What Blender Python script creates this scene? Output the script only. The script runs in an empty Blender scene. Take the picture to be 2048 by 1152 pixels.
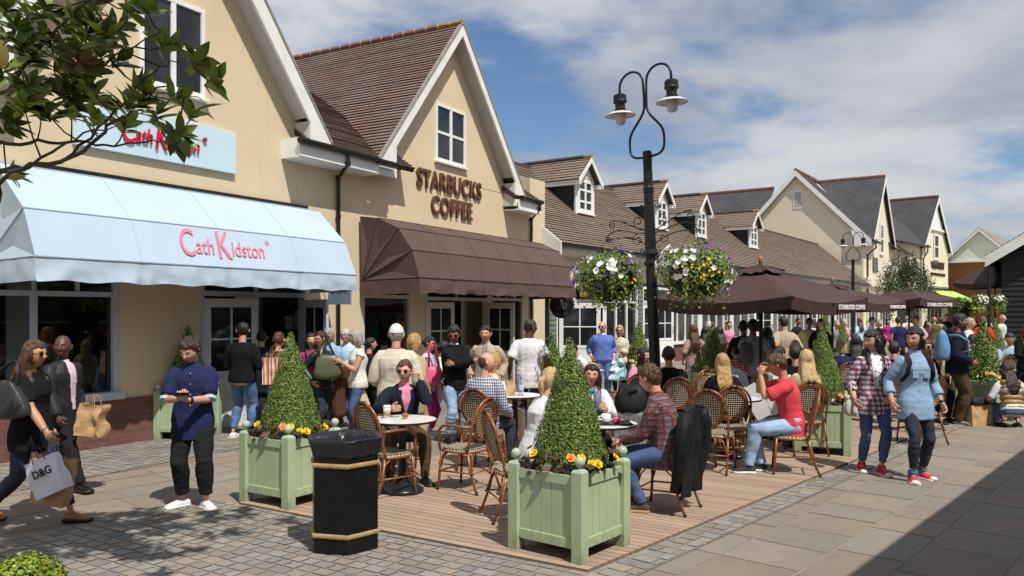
import bpy, math, random
from mathutils import Vector, Matrix, noise, Quaternion
R = math.radians
S = bpy.context.scene
COL = S.collection
random.seed(7)
EYE, FPX, HZ, CX = 1.9, 1600.0, 622.0, 1024.0

def V(*a): return Vector(a)
def at(px, d, z=0.0):
    """place on the ground (or height z) seen in direction px at distance d"""
    return V((px-CX)/FPX*d, d, z)
def ground(px, py):
    d = EYE*FPX/(py-HZ)
    return at(px, d)

# ------------------------------------------------------------------ materials
class NT:
    def __init__(s, name):
        s.m = bpy.data.materials.new(name); s.m.use_nodes = True
        s.t = s.m.node_tree; s.N = s.t.nodes; s.L = s.t.links
        s.b = s.N['Principled BSDF']
    def n(s, typ, **kw):
        x = s.N.new(typ)
        for k, v in kw.items():
            if k.startswith('_'): setattr(x, k[1:], v)
        return x
    def link(s, a, b): s.L.new(a, b)
    def math(s, op, a, b=None, c=None):
        x = s.N.new('ShaderNodeMath'); x.operation = op
        for i, v in enumerate((a, b, c)):
            if v is None: continue
            if isinstance(v, (int, float)): x.inputs[i].default_value = v
            else: s.L.new(v, x.inputs[i])
        return x.outputs[0]
    def mix(s, f, a, b, mode='MIX'):
        x = s.N.new('ShaderNodeMix'); x.data_type = 'RGBA'; x.blend_type = mode
        for i, v in ((0, f), (6, a), (7, b)):
            if isinstance(v, (int, float)): x.inputs[i].default_value = v
            elif isinstance(v, tuple): x.inputs[i].default_value = v+(1,) if len(v) == 3 else v
            else: s.L.new(v, x.inputs[i])
        return x.outputs[2]
    def noise(s, vec, scale, detail=4, rough=.55, dist=0):
        x = s.N.new('ShaderNodeTexNoise'); x.inputs['Scale'].default_value = scale
        x.inputs['Detail'].default_value = detail; x.inputs['Roughness'].default_value = rough
        x.inputs['Distortion'].default_value = dist
        if vec is not None: s.L.new(vec, x.inputs['Vector'])
        return x.outputs['Fac']
    def coord(s, kind='Object', scale=None):
        x = s.N.new('ShaderNodeTexCoord').outputs[kind]
        if scale:
            m = s.N.new('ShaderNodeMapping'); m.inputs['Scale'].default_value = scale
            s.L.new(x, m.inputs[0]); x = m.outputs[0]
        return x
    def ramp(s, f, lo, hi):
        x = s.N.new('ShaderNodeMapRange'); x.inputs[1].default_value = lo; x.inputs[2].default_value = hi
        s.L.new(f, x.inputs[0]); return x.outputs[0]
    def bump(s, h, strength=.3, dist=.01):
        x = s.N.new('ShaderNodeBump'); x.inputs['Strength'].default_value = strength
        x.inputs['Distance'].default_value = dist
        s.L.new(h, x.inputs['Height']); s.L.new(x.outputs[0], s.b.inputs['Normal'])
    def attr(s, name='Col'):
        x = s.N.new('ShaderNodeVertexColor'); x.layer_name = name; return x.outputs[0]

MATS = {}
def mat(name, col, col2=None, rough=.75, nscale=4, bump=0, bscale=60, bdist=.004, metal=0, coord='Object',
        tint=False, sheen=0, stretch=None, spec=None, lo=.35, hi=.65, coat=0):
    if name in MATS: return MATS[name]
    t = NT(name); c = t.coord(coord, stretch)
    if col2 is None: col2 = tuple(x*.86 for x in col)
    f = t.ramp(t.noise(c, nscale, 5), lo, hi)
    o = t.mix(f, col, col2)
    if tint: o = t.mix(1.0, o, t.attr(), 'MULTIPLY')
    t.link(o, t.b.inputs['Base Color'])
    t.b.inputs['Roughness'].default_value = rough; t.b.inputs['Metallic'].default_value = metal
    t.b.inputs['Specular IOR Level'].default_value = .32 if spec is None else spec
    if sheen: t.b.inputs['Sheen Weight'].default_value = sheen
    if coat: t.b.inputs['Coat Weight'].default_value = coat
    if bump: t.bump(t.noise(c, bscale, 3), bump, bdist)
    MATS[name] = t.m; return t.m

def pattern_mat(name, kind, cols, f=14.0, rough=.85, lw=.5, uv=False):
    """cloth with a woven or printed pattern in the cloth's own coordinates"""
    if name in MATS: return MATS[name]
    t = NT(name); c = t.coord('UV' if uv else 'Object')
    nz = t.n('ShaderNodeTexNoise'); nz.inputs['Scale'].default_value = 5
    t.link(c, nz.inputs['Vector'])
    off = t.n('ShaderNodeVectorMath', _operation='MULTIPLY_ADD')
    t.link(nz.outputs['Color'], off.inputs[0]); off.inputs[1].default_value = (.012, .012, .012); t.link(c, off.inputs[2])
    sp = t.n('ShaderNodeSeparateXYZ'); t.link(off.outputs[0], sp.inputs[0])
    X = t.math('ADD', sp.outputs[0], t.math('MULTIPLY', sp.outputs[1], .8)); Z = sp.outputs[2]
    if kind in ('plaid', 'check'):
        a = t.math('GREATER_THAN', t.math('FRACT', t.math('MULTIPLY', X, f)), lw)
        b = t.math('GREATER_THAN', t.math('FRACT', t.math('MULTIPLY', Z, f)), lw)
        s = t.math('MULTIPLY', t.math('ADD', a, b), .5)
        cr = t.n('ShaderNodeValToRGB'); t.link(s, cr.inputs[0]); cr.color_ramp.interpolation = 'CONSTANT'
        e = cr.color_ramp.elements; e[0].color = cols[0]+(1,); e[1].position = .4; e[1].color = cols[1]+(1,)
        n = e.new(.9); n.color = cols[2]+(1,)
        o = cr.outputs[0]
        if len(cols) > 3:
            l1 = t.math('GREATER_THAN', t.math('FRACT', t.math('MULTIPLY_ADD', X, f, .25)), .88)
            l2 = t.math('GREATER_THAN', t.math('FRACT', t.math('MULTIPLY_ADD', Z, f, .25)), .88)
            o = t.mix(t.math('MULTIPLY', t.math('MAXIMUM', l1, l2), .5), o, cols[3])
    elif kind == 'stripe':
        n = int(len(cols)); fr = t.math('FRACT', t.math('MULTIPLY', X, f))
        cr = t.n('ShaderNodeValToRGB'); t.link(fr, cr.inputs[0]); cr.color_ramp.interpolation = 'CONSTANT'
        e = cr.color_ramp.elements; e[0].color = cols[0]+(1,); e[1].position = 1/n; e[1].color = cols[1]+(1,)
        for i in range(2, n): q = e.new(i/n); q.color = cols[i]+(1,)
        o = cr.outputs[0]
    elif kind == 'hstripe':
        o = t.mix(t.math('GREATER_THAN', t.math('FRACT', t.math('MULTIPLY', Z, f)), lw), cols[0], cols[1])
    else:  # spots / floral
        vo = t.n('ShaderNodeTexVoronoi'); vo.inputs['Scale'].default_value = f; t.link(c, vo.inputs['Vector'])
        o = t.mix(t.math('LESS_THAN', vo.outputs['Distance'], lw), cols[0], cols[1])
        if len(cols) > 2:
            v2 = t.n('ShaderNodeTexVoronoi'); v2.inputs['Scale'].default_value = f*1.7; t.link(c, v2.inputs['Vector'])
            o = t.mix(t.math('LESS_THAN', v2.outputs['Distance'], lw*.7), o, cols[2])
    t.link(o, t.b.inputs['Base Color']); t.b.inputs['Roughness'].default_value = rough; t.b.inputs['Specular IOR Level'].default_value = .15
    t.bump(t.noise(c, 90, 2), .15, .003)
    MATS[name] = t.m; return t.m

def glass_mat(name='window_glass', col=(.012, .014, .016)):
    if name in MATS: return MATS[name]
    t = NT(name); c = t.coord('Object')
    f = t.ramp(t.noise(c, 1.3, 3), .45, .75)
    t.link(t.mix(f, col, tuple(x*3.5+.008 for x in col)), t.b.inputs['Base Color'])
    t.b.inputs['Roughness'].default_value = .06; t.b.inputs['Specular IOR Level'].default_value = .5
    t.bump(t.noise(c, .9, 1), .08, .02)
    MATS[name] = t.m; return t.m

def thin_glass(name='shop_glass'):
    t = NT(name); f = t.n('ShaderNodeFresnel'); f.inputs[0].default_value = 1.5
    g = t.n('ShaderNodeBsdfGlossy'); g.inputs['Roughness'].default_value = .02; g.inputs['Color'].default_value = (.9, .95, 1, 1)
    r = t.n('ShaderNodeBsdfTransparent'); r.inputs['Color'].default_value = (.72, .76, .76, 1); x = t.n('ShaderNodeMixShader')
    t.link(t.math('MULTIPLY_ADD', f.outputs[0], 1.0, .03), x.inputs[0]); t.link(r.outputs[0], x.inputs[1]); t.link(g.outputs[0], x.inputs[2]); t.link(x.outputs[0], t.N['Material Output'].inputs[0]); return t.m
# ------------------------------------------------------------------ mesh builder
class MB:
    def __init__(s): s.v = []; s.f = []; s.mi = []; s.uv = {}; s.col = {}; s.cur = 0; s.c = None
    def face(s, pts, uvs=None, col=None):
        i = len(s.v); s.v += [tuple(p) for p in pts]; s.f.append(tuple(range(i, i+len(pts)))); s.mi.append(s.cur)
        k = len(s.f)-1
        if uvs: s.uv[k] = uvs
        if col or s.c: s.col[k] = col or s.c
    def add(s, vs, fs, mi=None, col=None):
        i = len(s.v); s.v += [tuple(p) for p in vs]
        for n, f in enumerate(fs):
            s.f.append(tuple(i+a for a in f)); s.mi.append(s.cur if mi is None else (mi[n] if isinstance(mi, list) else mi))
            if col or s.c: s.col[len(s.f)-1] = col or s.c
        return i
    def box(s, a, b, M=None):
        x0, y0, z0 = a; x1, y1, z1 = b
        vs = [V(x, y, z) for x in (x0, x1) for y in (y0, y1) for z in (z0, z1)]
        if M: vs = [M @ v for v in vs]
        s.add(vs, [(0, 1, 3, 2), (4, 6, 7, 5), (0, 4, 5, 1), (2, 3, 7, 6), (0, 2, 6, 4), (1, 5, 7, 3)])
    def cbox(s, c, d, M=None):
        s.box([c[i]-d[i]/2 for i in range(3)], [c[i]+d[i]/2 for i in range(3)], M)
    def beam(s, p, q, w, h, up=V(0, 0, 1)):
        p = Vector(p); q = Vector(q); t = (q-p).normalized(); sd = t.cross(up)
        if sd.length < 1e-4: sd = V(1, 0, 0)
        sd.normalize(); u = sd.cross(t)
        vs = []
        for e in (p, q):
            for a, b in ((-1, -1), (1, -1), (1, 1), (-1, 1)): vs.append(e+sd*a*w/2+u*b*h/2)
        s.add(vs, [(0, 1, 2, 3), (7, 6, 5, 4), (0, 4, 5, 1), (1, 5, 6, 2), (2, 6, 7, 3), (3, 7, 4, 0)])
    def prism(s, poly, d, M=None):
        """closed polygon (list of Vectors), extruded by vector d"""
        n = len(poly); poly = [Vector(p) for p in poly]; d = Vector(d)
        vs = poly+[p+d for p in poly]
        if M: vs = [M @ v for v in vs]
        s.add(vs, [tuple(range(n-1, -1, -1)), tuple(range(n, 2*n))]+[(i, (i+1) % n, n+(i+1) % n, n+i) for i in range(n)])
    def tube(s, pts, r, n=8, ref=None, closed=False, power=None):
        pts = [Vector(p) for p in pts]; m = len(pts); rs = r if isinstance(r, (list, tuple)) else [r]*m
        if isinstance(r, tuple) and len(r) == 2 and m != 2: rs = [r]*m
        vs = []; prev = None
        for i, p in enumerate(pts):
            if closed: t = pts[(i+1) % m]-pts[i-1]
            else: t = pts[min(i+1, m-1)]-pts[max(i-1, 0)]
            if t.length < 1e-9: t = V(0, 0, 1)
            t.normalize()
            if ref is not None: sd = Vector(ref)-t*t.dot(Vector(ref))
            elif prev is not None: sd = prev-t*t.dot(prev)
            else:
                a = V(0, 0, 1) if abs(t.z) < .9 else V(1, 0, 0); sd = a-t*t.dot(a)
            if sd.length < 1e-6: sd = t.orthogonal()
            sd.normalize(); prev = sd; up = t.cross(sd)
            rr = rs[i]; ra, rb = rr if isinstance(rr, (tuple, list)) else (rr, rr)
            for k in range(n):
                an = 2*math.pi*k/n; c, q = math.cos(an), math.sin(an)
                if power:
                    c = math.copysign(abs(c)**power, c); q = math.copysign(abs(q)**power, q)
                vs.append(p+sd*c*ra+up*q*rb)
        fs = []
        for i in range(m if closed else m-1):
            j = (i+1) % m
            for k in range(n): fs.append((i*n+k, i*n+(k+1) % n, j*n+(k+1) % n, j*n+k))
        if not closed: fs += [tuple(range(n-1, -1, -1)), tuple((m-1)*n+k for k in range(n))]
        s.add(vs, fs)
    def lathe(s, prof, n=16, c=(0, 0, 0), M=None):
        c = Vector(c); vs = []
        for r, z in prof:
            for k in range(n):
                a = 2*math.pi*k/n; p = c+V(r*math.cos(a), r*math.sin(a), z); vs.append(M @ p if M else p)
        m = len(prof)
        fs = [(i*n+k, i*n+(k+1) % n, (i+1)*n+(k+1) % n, (i+1)*n+k) for i in range(m-1) for k in range(n)]
        if prof[0][0] > 1e-5: fs.append(tuple(range(n-1, -1, -1)))
        if prof[-1][0] > 1e-5: fs.append(tuple((m-1)*n+k for k in range(n)))
        s.add(vs, fs)
    def ball(s, c, r, n=12, m=8, M=None):
        c = Vector(c); rr = r if isinstance(r, (tuple, list)) else (r, r, r); vs = []
        for i in range(m+1):
            t = math.pi*i/m
            for k in range(n):
                a = 2*math.pi*k/n
                p = V(rr[0]*math.sin(t)*math.cos(a), rr[1]*math.sin(t)*math.sin(a), -rr[2]*math.cos(t))
                vs.append(c+(M @ p if M else p))
        s.add(vs, [(i*n+k, i*n+(k+1) % n, (i+1)*n+(k+1) % n, (i+1)*n+k) for i in range(m) for k in range(n)])
    def mesh(s, name, mats, smooth=False, weld=False):
        me = bpy.data.meshes.new(name); me.from_pydata(s.v, [], s.f)
        for m in (mats if isinstance(mats, (list, tuple)) else [mats]): me.materials.append(m)
        me.polygons.foreach_set('material_index', s.mi)
        if smooth: me.polygons.foreach_set('use_smooth', [True]*len(s.f))
        if s.uv:
            l = me.uv_layers.new(name='UVMap'); a = [0.0]*(len(me.loops)*2)
            for p in me.polygons:
                u = s.uv.get(p.index)
                if u:
                    for k, li in enumerate(p.loop_indices): a[2*li] = u[k][0]; a[2*li+1] = u[k][1]
            l.data.foreach_set('uv', a)
        if s.col:
            ca = me.color_attributes.new('Col', 'FLOAT_COLOR', 'CORNER'); a = [1.0]*(len(me.loops)*4)
            for p in me.polygons:
                c = s.col.get(p.index)
                if c:
                    for li in p.loop_indices: a[4*li:4*li+3] = c[:3]
            ca.data.foreach_set('color', a)
        me.update(); return me
    def build(s, name, mats, parent=None, smooth=False, bevel=0, angle=None, weld=False):
        me = s.mesh(name, mats, smooth)
        o = bpy.data.objects.new(name, me); COL.objects.link(o)
        if parent: o.parent = parent
        if weld:
            w = o.modifiers.new('Weld', 'WELD'); w.merge_threshold = 1e-4
        if bevel:
            b = o.modifiers.new('Bevel', 'BEVEL'); b.width = bevel; b.segments = 2; b.limit_method = 'ANGLE'
        return o

def tag(o, label=None, cat=None, group=None, kind=None):
    if label: o['label'] = label
    if cat: o['category'] = cat
    if group: o['group'] = group
    if kind: o['kind'] = kind
    return o
def thing(name, label, cat, loc=(0, 0, 0), rz=0, group=None):
    o = bpy.data.objects.new(name, None); COL.objects.link(o); o.empty_display_size = .2
    o.location = loc; o.rotation_euler = (0, 0, rz)
    return tag(o, label, cat, group)
def dup(root, loc, rz, label=None, group=None, scale=None):
    r = root.copy(); COL.objects.link(r); r.location = loc; r.rotation_euler = (0, 0, rz)
    if scale: r.scale = (scale,)*3
    if label: r['label'] = label
    if group: r['group'] = group
    for ch in list(root.children):
        c = ch.copy(); COL.objects.link(c); c.parent = r
        for g in list(ch.children):
            d = g.copy(); COL.objects.link(d); d.parent = c
    return r

def text_mesh(body, size, extrude=.02, offset=0, sx=1, shear=0, space=1, align='CENTER', spacing=1):
    cu = bpy.data.curves.new('lettering', 'FONT'); cu.body = body; cu.size = size; cu.extrude = extrude
    cu.offset = offset; cu.shear = shear; cu.align_x = align; cu.align_y = 'CENTER'; cu.space_character = spacing
    cu.resolution_u = 4; cu.space_line = space
    o = bpy.data.objects.new('tmp', cu); COL.objects.link(o)
    dg = bpy.context.evaluated_depsgraph_get(); dg.update()
    me = bpy.data.meshes.new_from_object(o.evaluated_get(dg)); bpy.data.objects.remove(o); bpy.data.curves.remove(cu)
    me.transform(Matrix.Diagonal((sx, 1, 1, 1))); return me
def text(body, size, m, M, parent, name='lettering', **kw):
    me = text_mesh(body, size, **kw); me.transform(M); me.materials.clear(); me.materials.append(m)
    o = bpy.data.objects.new(name, me); COL.objects.link(o)
    if parent: o.parent = parent
    return o
# matrix that puts flat text (XY plane, +Z towards the reader) on a wall whose local frame is x along, -y outwards
def wallM(x, y, z): return Matrix.Translation((x, y, z)) @ Matrix.Rotation(R(90), 4, 'X')
# ------------------------------------------------------------------ frames of the street
L1 = math.hypot(911, 1600); D1 = (911/L1, 1600/L1); O1 = ground(250, 889)
RZ1 = math.atan2(D1[1], D1[0])
L2 = math.hypot(1111, 1600); D2 = (1111/L2, 1600/L2); O2 = O1+V(D1[0], D1[1], 0)*13.3
RZ2 = math.atan2(D2[1], D2[0])
L3 = math.hypot(1476, 1600); D3 = (1476/L3, 1600/L3); O3 = O2+V(D2[0], D2[1], 0)*57
RZ3 = math.atan2(D3[1], D3[0])
def fs(px, py, y0=0, O=O1, d=D1):
    """position (along, height) on a wall line, y0 behind the wall face"""
    ox = O.x-y0*d[1]; oy = O.y+y0*d[0]; r = (px-CX)/FPX
    s = (r*oy-ox)/(d[0]-r*d[1]); dep = oy+s*d[1]
    return s, EYE-(py-HZ)*dep/FPX

# ------------------------------------------------------------------ sky and sun
SUN_H = V(-.53, .85, 0).normalized(); ELEV = R(57)
w = bpy.data.worlds.new('World'); S.world = w; w.use_nodes = True
wt = w.node_tree; bg = wt.nodes['Background']
sky = wt.nodes.new('ShaderNodeTexSky'); sky.sky_type = 'NISHITA'; sky.sun_disc = False
sky.sun_elevation = ELEV; sky.sun_rotation = math.atan2(-SUN_H.x, -SUN_H.y); sky.air_density = 1.1; sky.dust_density = .4; sky.ozone_density = 2.5
tc = wt.nodes.new('ShaderNodeTexCoord'); sp = wt.nodes.new('ShaderNodeSeparateXYZ'); wt.links.new(tc.outputs['Generated'], sp.inputs[0])
def wm(op, a, b=None):
    x = wt.nodes.new('ShaderNodeMath'); x.operation = op
    for i, v in enumerate((a, b)):
        if v is None: continue
        if isinstance(v, (int, float)): x.inputs[i].default_value = v
        else: wt.links.new(v, x.inputs[i])
    return x.outputs[0]
zz = wm('ADD', wm('MAXIMUM', sp.outputs[2], 0), .16)
cb = wt.nodes.new('ShaderNodeCombineXYZ'); wt.links.new(wm('DIVIDE', sp.outputs[0], zz), cb.inputs[0]); wt.links.new(wm('DIVIDE', sp.outputs[1], zz), cb.inputs[1])
def wn(scale, off, detail, dist=0, st=(1, 1, 1)):
    mp = wt.nodes.new('ShaderNodeMapping'); mp.inputs['Location'].default_value = off; mp.inputs['Scale'].default_value = st
    wt.links.new(cb.outputs[0], mp.inputs[0])
    n = wt.nodes.new('ShaderNodeTexNoise'); n.inputs['Scale'].default_value = scale; n.inputs['Detail'].default_value = detail
    n.inputs['Roughness'].default_value = .55; n.inputs['Distortion'].default_value = dist; wt.links.new(mp.outputs[0], n.inputs['Vector']); return n.outputs['Fac']
def wr(f, lo, hi, a=0, b=1):
    x = wt.nodes.new('ShaderNodeMapRange'); x.interpolation_type = 'SMOOTHSTEP'
    for i, v in ((1, lo), (2, hi), (3, a), (4, b)): x.inputs[i].default_value = v
    wt.links.new(f, x.inputs[0]); return x.outputs[0]
def wmix(f, a, b):
    x = wt.nodes.new('ShaderNodeMix'); x.data_type = 'RGBA'
    for i, v in ((0, f), (6, a), (7, b)):
        if isinstance(v, tuple): x.inputs[i].default_value = v+(1,)
        elif isinstance(v, (int, float)): x.inputs[i].default_value = v
        else: wt.links.new(v, x.inputs[i])
    return x.outputs[2]
cover = wm('ADD', wn(.85, (3.1, 1.7, 0), 6, .3), wm('MULTIPLY', wn(3.2, (7, 2, 1), 5, .2), .22))
mask = wr(cover, .465, .62)
thick = wr(wn(.8, (1.3, 8.2, 2), 5, .25), .40, .70)
CLOUD = 11.5
cloud = wmix(thick, (CLOUD*.92, CLOUD*.95, CLOUD), (CLOUD*.50, CLOUD*.56, CLOUD*.68))
skyc = wt.nodes.new('ShaderNodeMix'); skyc.data_type = 'RGBA'; skyc.blend_type = 'MULTIPLY'; skyc.inputs[0].default_value = 1
wt.links.new(sky.outputs[0], skyc.inputs[6]); skyc.inputs[7].default_value = (1.25, 1.45, 1.70, 1)
wt.links.new(wmix(mask, skyc.outputs[2], cloud), bg.inputs['Color']); bg.inputs['Strength'].default_value = .060
sl = bpy.data.lights.new('sun', 'SUN'); sl.energy = 5.0; sl.angle = R(.53); sl.color = (1, .945, .865)
so = bpy.data.objects.new('sun', sl); COL.objects.link(so)
sd = V(SUN_H.x*math.cos(ELEV), SUN_H.y*math.cos(ELEV), -math.sin(ELEV)); so.rotation_euler = sd.to_track_quat('-Z', 'Y').to_euler(); so.location = (0, 0, 30)
S.view_settings.view_transform = 'Standard'; S.view_settings.look = 'None'; S.view_settings.exposure = 0; S.view_settings.gamma = 1
cam = bpy.data.cameras.new('camera'); co = bpy.data.objects.new('camera', cam); COL.objects.link(co)
cam.sensor_width = 36; cam.lens = 36*FPX/2048; cam.shift_y = (HZ-576)/2048; cam.clip_end = 3000
co.location = (0, 0, EYE); co.rotation_euler = (R(90), 0, 0); S.camera = co

# ------------------------------------------------------------------ ground, paving, deck
m = mat('ground_mortar', (.36, .315, .26), (.27, .24, .20), rough=.95, nscale=9, bump=.4, bscale=120)
g = MB(); g.face([(-400, -300, 0), (700, -300, 0), (700, 900, 0), (-400, 900, 0)])
tag(g.build('ground', m), kind='structure')
def stone_mat(name, base, dark):
    t = NT(name); c = t.coord('Object')
    f = t.ramp(t.noise(c, 1.6, 6, .6, 1.2), .3, .7)
    o = t.mix(f, base, dark)
    o = t.mix(t.math('MULTIPLY', t.ramp(t.noise(c, 14, 5, .7), .45, .75), .35), o, tuple(x*.6 for x in base))
    vo = t.n('ShaderNodeTexVoronoi'); vo.inputs['Scale'].default_value = 3.4; t.link(c, vo.inputs['Vector'])
    o = t.mix(t.math('MULTIPLY', t.math('LESS_THAN', t.math('ADD', vo.outputs['Distance'], t.math('MULTIPLY', t.noise(c, 30, 2), .05)), .082), .6), o, tuple(x*.42 for x in dark))
    o = t.mix(t.math('MULTIPLY', t.ramp(t.noise(c, .55, 6, .7, .8), .52, .74), .45), o, tuple(x*.62 for x in dark))
    o = t.mix(1.0, o, t.attr(), 'MULTIPLY'); t.link(o, t.b.inputs['Base Color'])
    t.b.inputs['Roughness'].default_value = .8
    t.bump(t.noise(c, 22, 6, .65, .6), .5, .006); return t.m
MF = stone_mat('sandstone_flag', (.25, .208, .17), (.21, .185, .157))
MS = stone_mat('granite_sett', (.27, .248, .222), (.21, .20, .185))
rnd = random.Random(3)
def slab(mb, O, e1, e2, a0, a1, b0, b1, z, gap, col, j=.004):
    p = []
    for a, b in ((a0+gap, b0+gap), (a1-gap, b0+gap), (a1-gap, b1-gap), (a0+gap, b1-gap)):
        q = O+e1*(a+rnd.uniform(-j, j))+e2*(b+rnd.uniform(-j, j)); p.append(V(q.x, q.y, z))
    mb.face(p, col=col)
def stone_col(kind):
    v = rnd.uniform(.90, 1.08)
    if kind == 'flag':
        h = rnd.choice([(1.03, 1, .96), (1, 1, 1), (.97, 1.0, 1.0), (1.04, .98, .94)])
    else: h = rnd.choice([(1, 1, 1), (.98, 1, 1.02), (1.05, 1, .93), (1.12, 1.02, .94)]); v = rnd.uniform(.8, 1.12)
    return tuple(v*x for x in h)
# flagstones laid parallel to the deck kerb
A = ground(1175, 1147); B = ground(478, 1010)
E1 = V(.66, .75, 0).normalized(); E2 = V(-E1.y, E1.x, 0)
mf = MB(); b = -16.0
while b < 14:
    wd = rnd.choice((.38, .45, .52, .62)); a = -9+rnd.random()
    while a < 60:
        ln = rnd.uniform(.42, .95)*(1 if a < 26 else 2)
        c = A+E1*(a+ln/2)+E2*(b+wd/2)
        if c.y > 2.5 and -.75*c.y-1.5 < c.x < .72*c.y+1.5:
            slab(mf, A, E1, E2, a, a+ln, b, b+wd, .003+rnd.uniform(0, .002), .0065, stone_col('flag'))
        a += ln
    b += wd
tag(mf.build('flagstone_pavement', MF), kind='structure')
# setts in front of the deck
F1 = V(.557, .83, 0).normalized(); F2 = V(-.844, .536, 0).normalized()
ms = MB(); mm = MB()
def mortar(O, e1, e2, a0, a1, b0, b1, z):
    mm.face([tuple(V((O+e1*a+e2*b).x, (O+e1*a+e2*b).y, z)) for a, b in ((a0, b0), (a1, b0), (a1, b1), (a0, b1))])
def setts(O, e1, e2, a0, a1, b0, b1, z, sz, ln=None):
    mortar(O, e1, e2, a0, a1, b0, b1, z-.005)
    a = a0
    while a < a1-.02:
        a2 = min(a+sz, a1); b = b0-(rnd.random()*sz)
        while b < b1-.02:
            b2 = min(b+sz*rnd.uniform(.8, 1.45), b1); bb = max(b, b0)
            c = O+e1*a+e2*b
            if b2-bb > .03 and c.y > 2: slab(ms, O, e1, e2, a, a2, bb, b2, z+rnd.uniform(0, .003), .0065, stone_col('sett'), .003)
            b = b2
        a = a2
W = (B-A).length
setts(B, F1, F2, -6.6, -.02, -W-.45, .55, .016, .125)
O1f = V(O1.x, O1.y, 0); G1 = V(D1[0], D1[1], 0); G2 = V(D1[1], -D1[0], 0)
setts(O1f, G1, G2, -8, 14.5, -.1, 1.75, .014, .13)
KA = A+E2*-.01
setts(KA, E1, E2, -.3, 26, -.30, -.02, .018, .15)
tag(ms.build('sett_paving', MS), kind='structure')
tag(mm.build('sett_bedding', mat('sett_mortar', (.34, .31, .275), (.25, .235, .21), rough=.95, nscale=7)), kind='structure')
# decking
t = NT('deck_wood'); c = t.coord('UV', (1, 14, 1))
o = t.mix(t.ramp(t.noise(c, 3.2, 6, .6), .3, .7), (.42, .305, .22), (.31, .225, .162))
o = t.mix(t.math('MULTIPLY', t.ramp(t.noise(t.coord('Object'), 1.1, 6, .7), .42, .66), .6), o, (.30, .245, .20))
o = t.mix(1.0, o, t.attr(), 'MULTIPLY'); t.link(o, t.b.inputs['Base Color']); t.b.inputs['Roughness'].default_value = .7
t.bump(t.noise(t.coord('UV', (.4, 30, 1)), 6, 2), .35, .004); MDECK = t.m
md = MB(); DL = 24.0; DZ = .028
def deck_edge(u):
    """left and right end of a board at distance u along the deck"""
    return B+F1*u, A+E1*(u*1.0)
n = int(DL/.095)
PL = lambda u: B+F1*u
for i in range(n):
    u0 = i*.095; u1 = u0+.086
    a0, b0 = deck_edge(u0); a1, b1 = deck_edge(u1)
    v = rnd.uniform(.82, 1.14); col = (v, v*rnd.uniform(.95, 1.02), v*rnd.uniform(.92, 1.02))
    k = rnd.random()*9; ln = (b0-a0).length
    cut = rnd.uniform(.3, .7)
    for (x0, x1) in ((0, cut-.0008), (cut+.0008, 1)):
        p = [a0.lerp(b0, x0), a0.lerp(b0, x1), a1.lerp(b1, x1), a1.lerp(b1, x0)]
        p = [V(q.x, q.y, DZ) for q in p]
        md.face(p, uvs=[(k+x0*ln, u0), (k+x1*ln, u0), (k+x1*ln, u1), (k+x0*ln, u1)], col=col)
    q0 = V(b0.x, b0.y, 0); q1 = V(b1.x, b1.y, 0)
    md.face([q0, q1, p[2], p[1]], uvs=[(0, 0)]*4, col=(.6, .6, .6))
    md.face([V(a0.x, a0.y, DZ), V(b0.x, b0.y, DZ), V(b0.x, b0.y, .001), V(a0.x, a0.y, .001)], uvs=[(0, 0)]*4, col=(.5, .5, .5))
tag(md.build('wooden_deck', MDECK), kind='structure')
db = MB(); pts = [B+F1*.0, A.copy(), A+E1*DL, B+F1*DL]
db.face([(p.x, p.y, .021) for p in pts]); tag(db.build('deck_base', mat('deck_dark', (.05, .04, .03), rough=.95)), kind='structure')
# ------------------------------------------------------------------ building materials
def render_mat(name, c1, c2, c3):
    t = NT(name); q = t.coord('Object'); o = t.mix(t.ramp(t.noise(q, .8, 6, .6), .35, .65), c1, c2)
    st = t.noise(t.coord('Object', (3.2, 3.2, .22)), 2.4, 5, .65); o = t.mix(t.math('MULTIPLY', t.ramp(st, .54, .78), .55), o, c3)
    o = t.mix(t.math('MULTIPLY', t.ramp(t.noise(q, 7, 5, .7), .58, .8), .3), o, c3)
    t.link(o, t.b.inputs['Base Color']); t.b.inputs['Roughness'].default_value = .92; t.bump(t.math('ADD', t.noise(q, 160, 2), t.noise(q, 3, 3)), .25, .004); MATS[name] = t.m; return t.m
M_CREAM = render_mat('cream_render', (.67, .55, .37), (.61, .50, .335), (.50, .405, .27))
M_CREAM2 = mat('pale_cream_render', (.72, .65, .50), (.66, .59, .45), rough=.92, nscale=.5, bump=.2, bscale=120)
M_WHITE = mat('white_paint', (.80, .80, .78), (.70, .70, .67), rough=.45, nscale=2.5)
M_BLUEGREY = mat('pale_blue_grey_paint', (.48, .53, .60), (.43, .48, .55), rough=.45, nscale=2.5)
M_CREAMPAINT = mat('cream_paint', (.62, .59, .50), (.55, .52, .44), rough=.45, nscale=2.5)
M_BLACK = mat('black_plastic', (.012, .012, .013), (.02, .02, .02), rough=.3, nscale=6)
M_BLACKM = mat('black_metal', (.012, .012, .013), (.022, .021, .02), rough=.35, nscale=30, bump=.15, bscale=90)
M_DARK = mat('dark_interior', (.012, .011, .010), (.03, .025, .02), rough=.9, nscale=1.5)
M_GLASS = glass_mat(); M_SGLASS = thin_glass()
M_LEAD = mat('lead_flashing', (.30, .33, .34), (.22, .24, .25), rough=.5, nscale=4)
M_SAGE = mat('sage_weatherboard', (.16, .20, .18), (.12, .15, .14), rough=.6, nscale=3)
M_BLACKBOARD = mat('black_weatherboard', (.012, .013, .016), (.022, .022, .026), rough=.6, nscale=3, stretch=(1, 1, 12))
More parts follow.
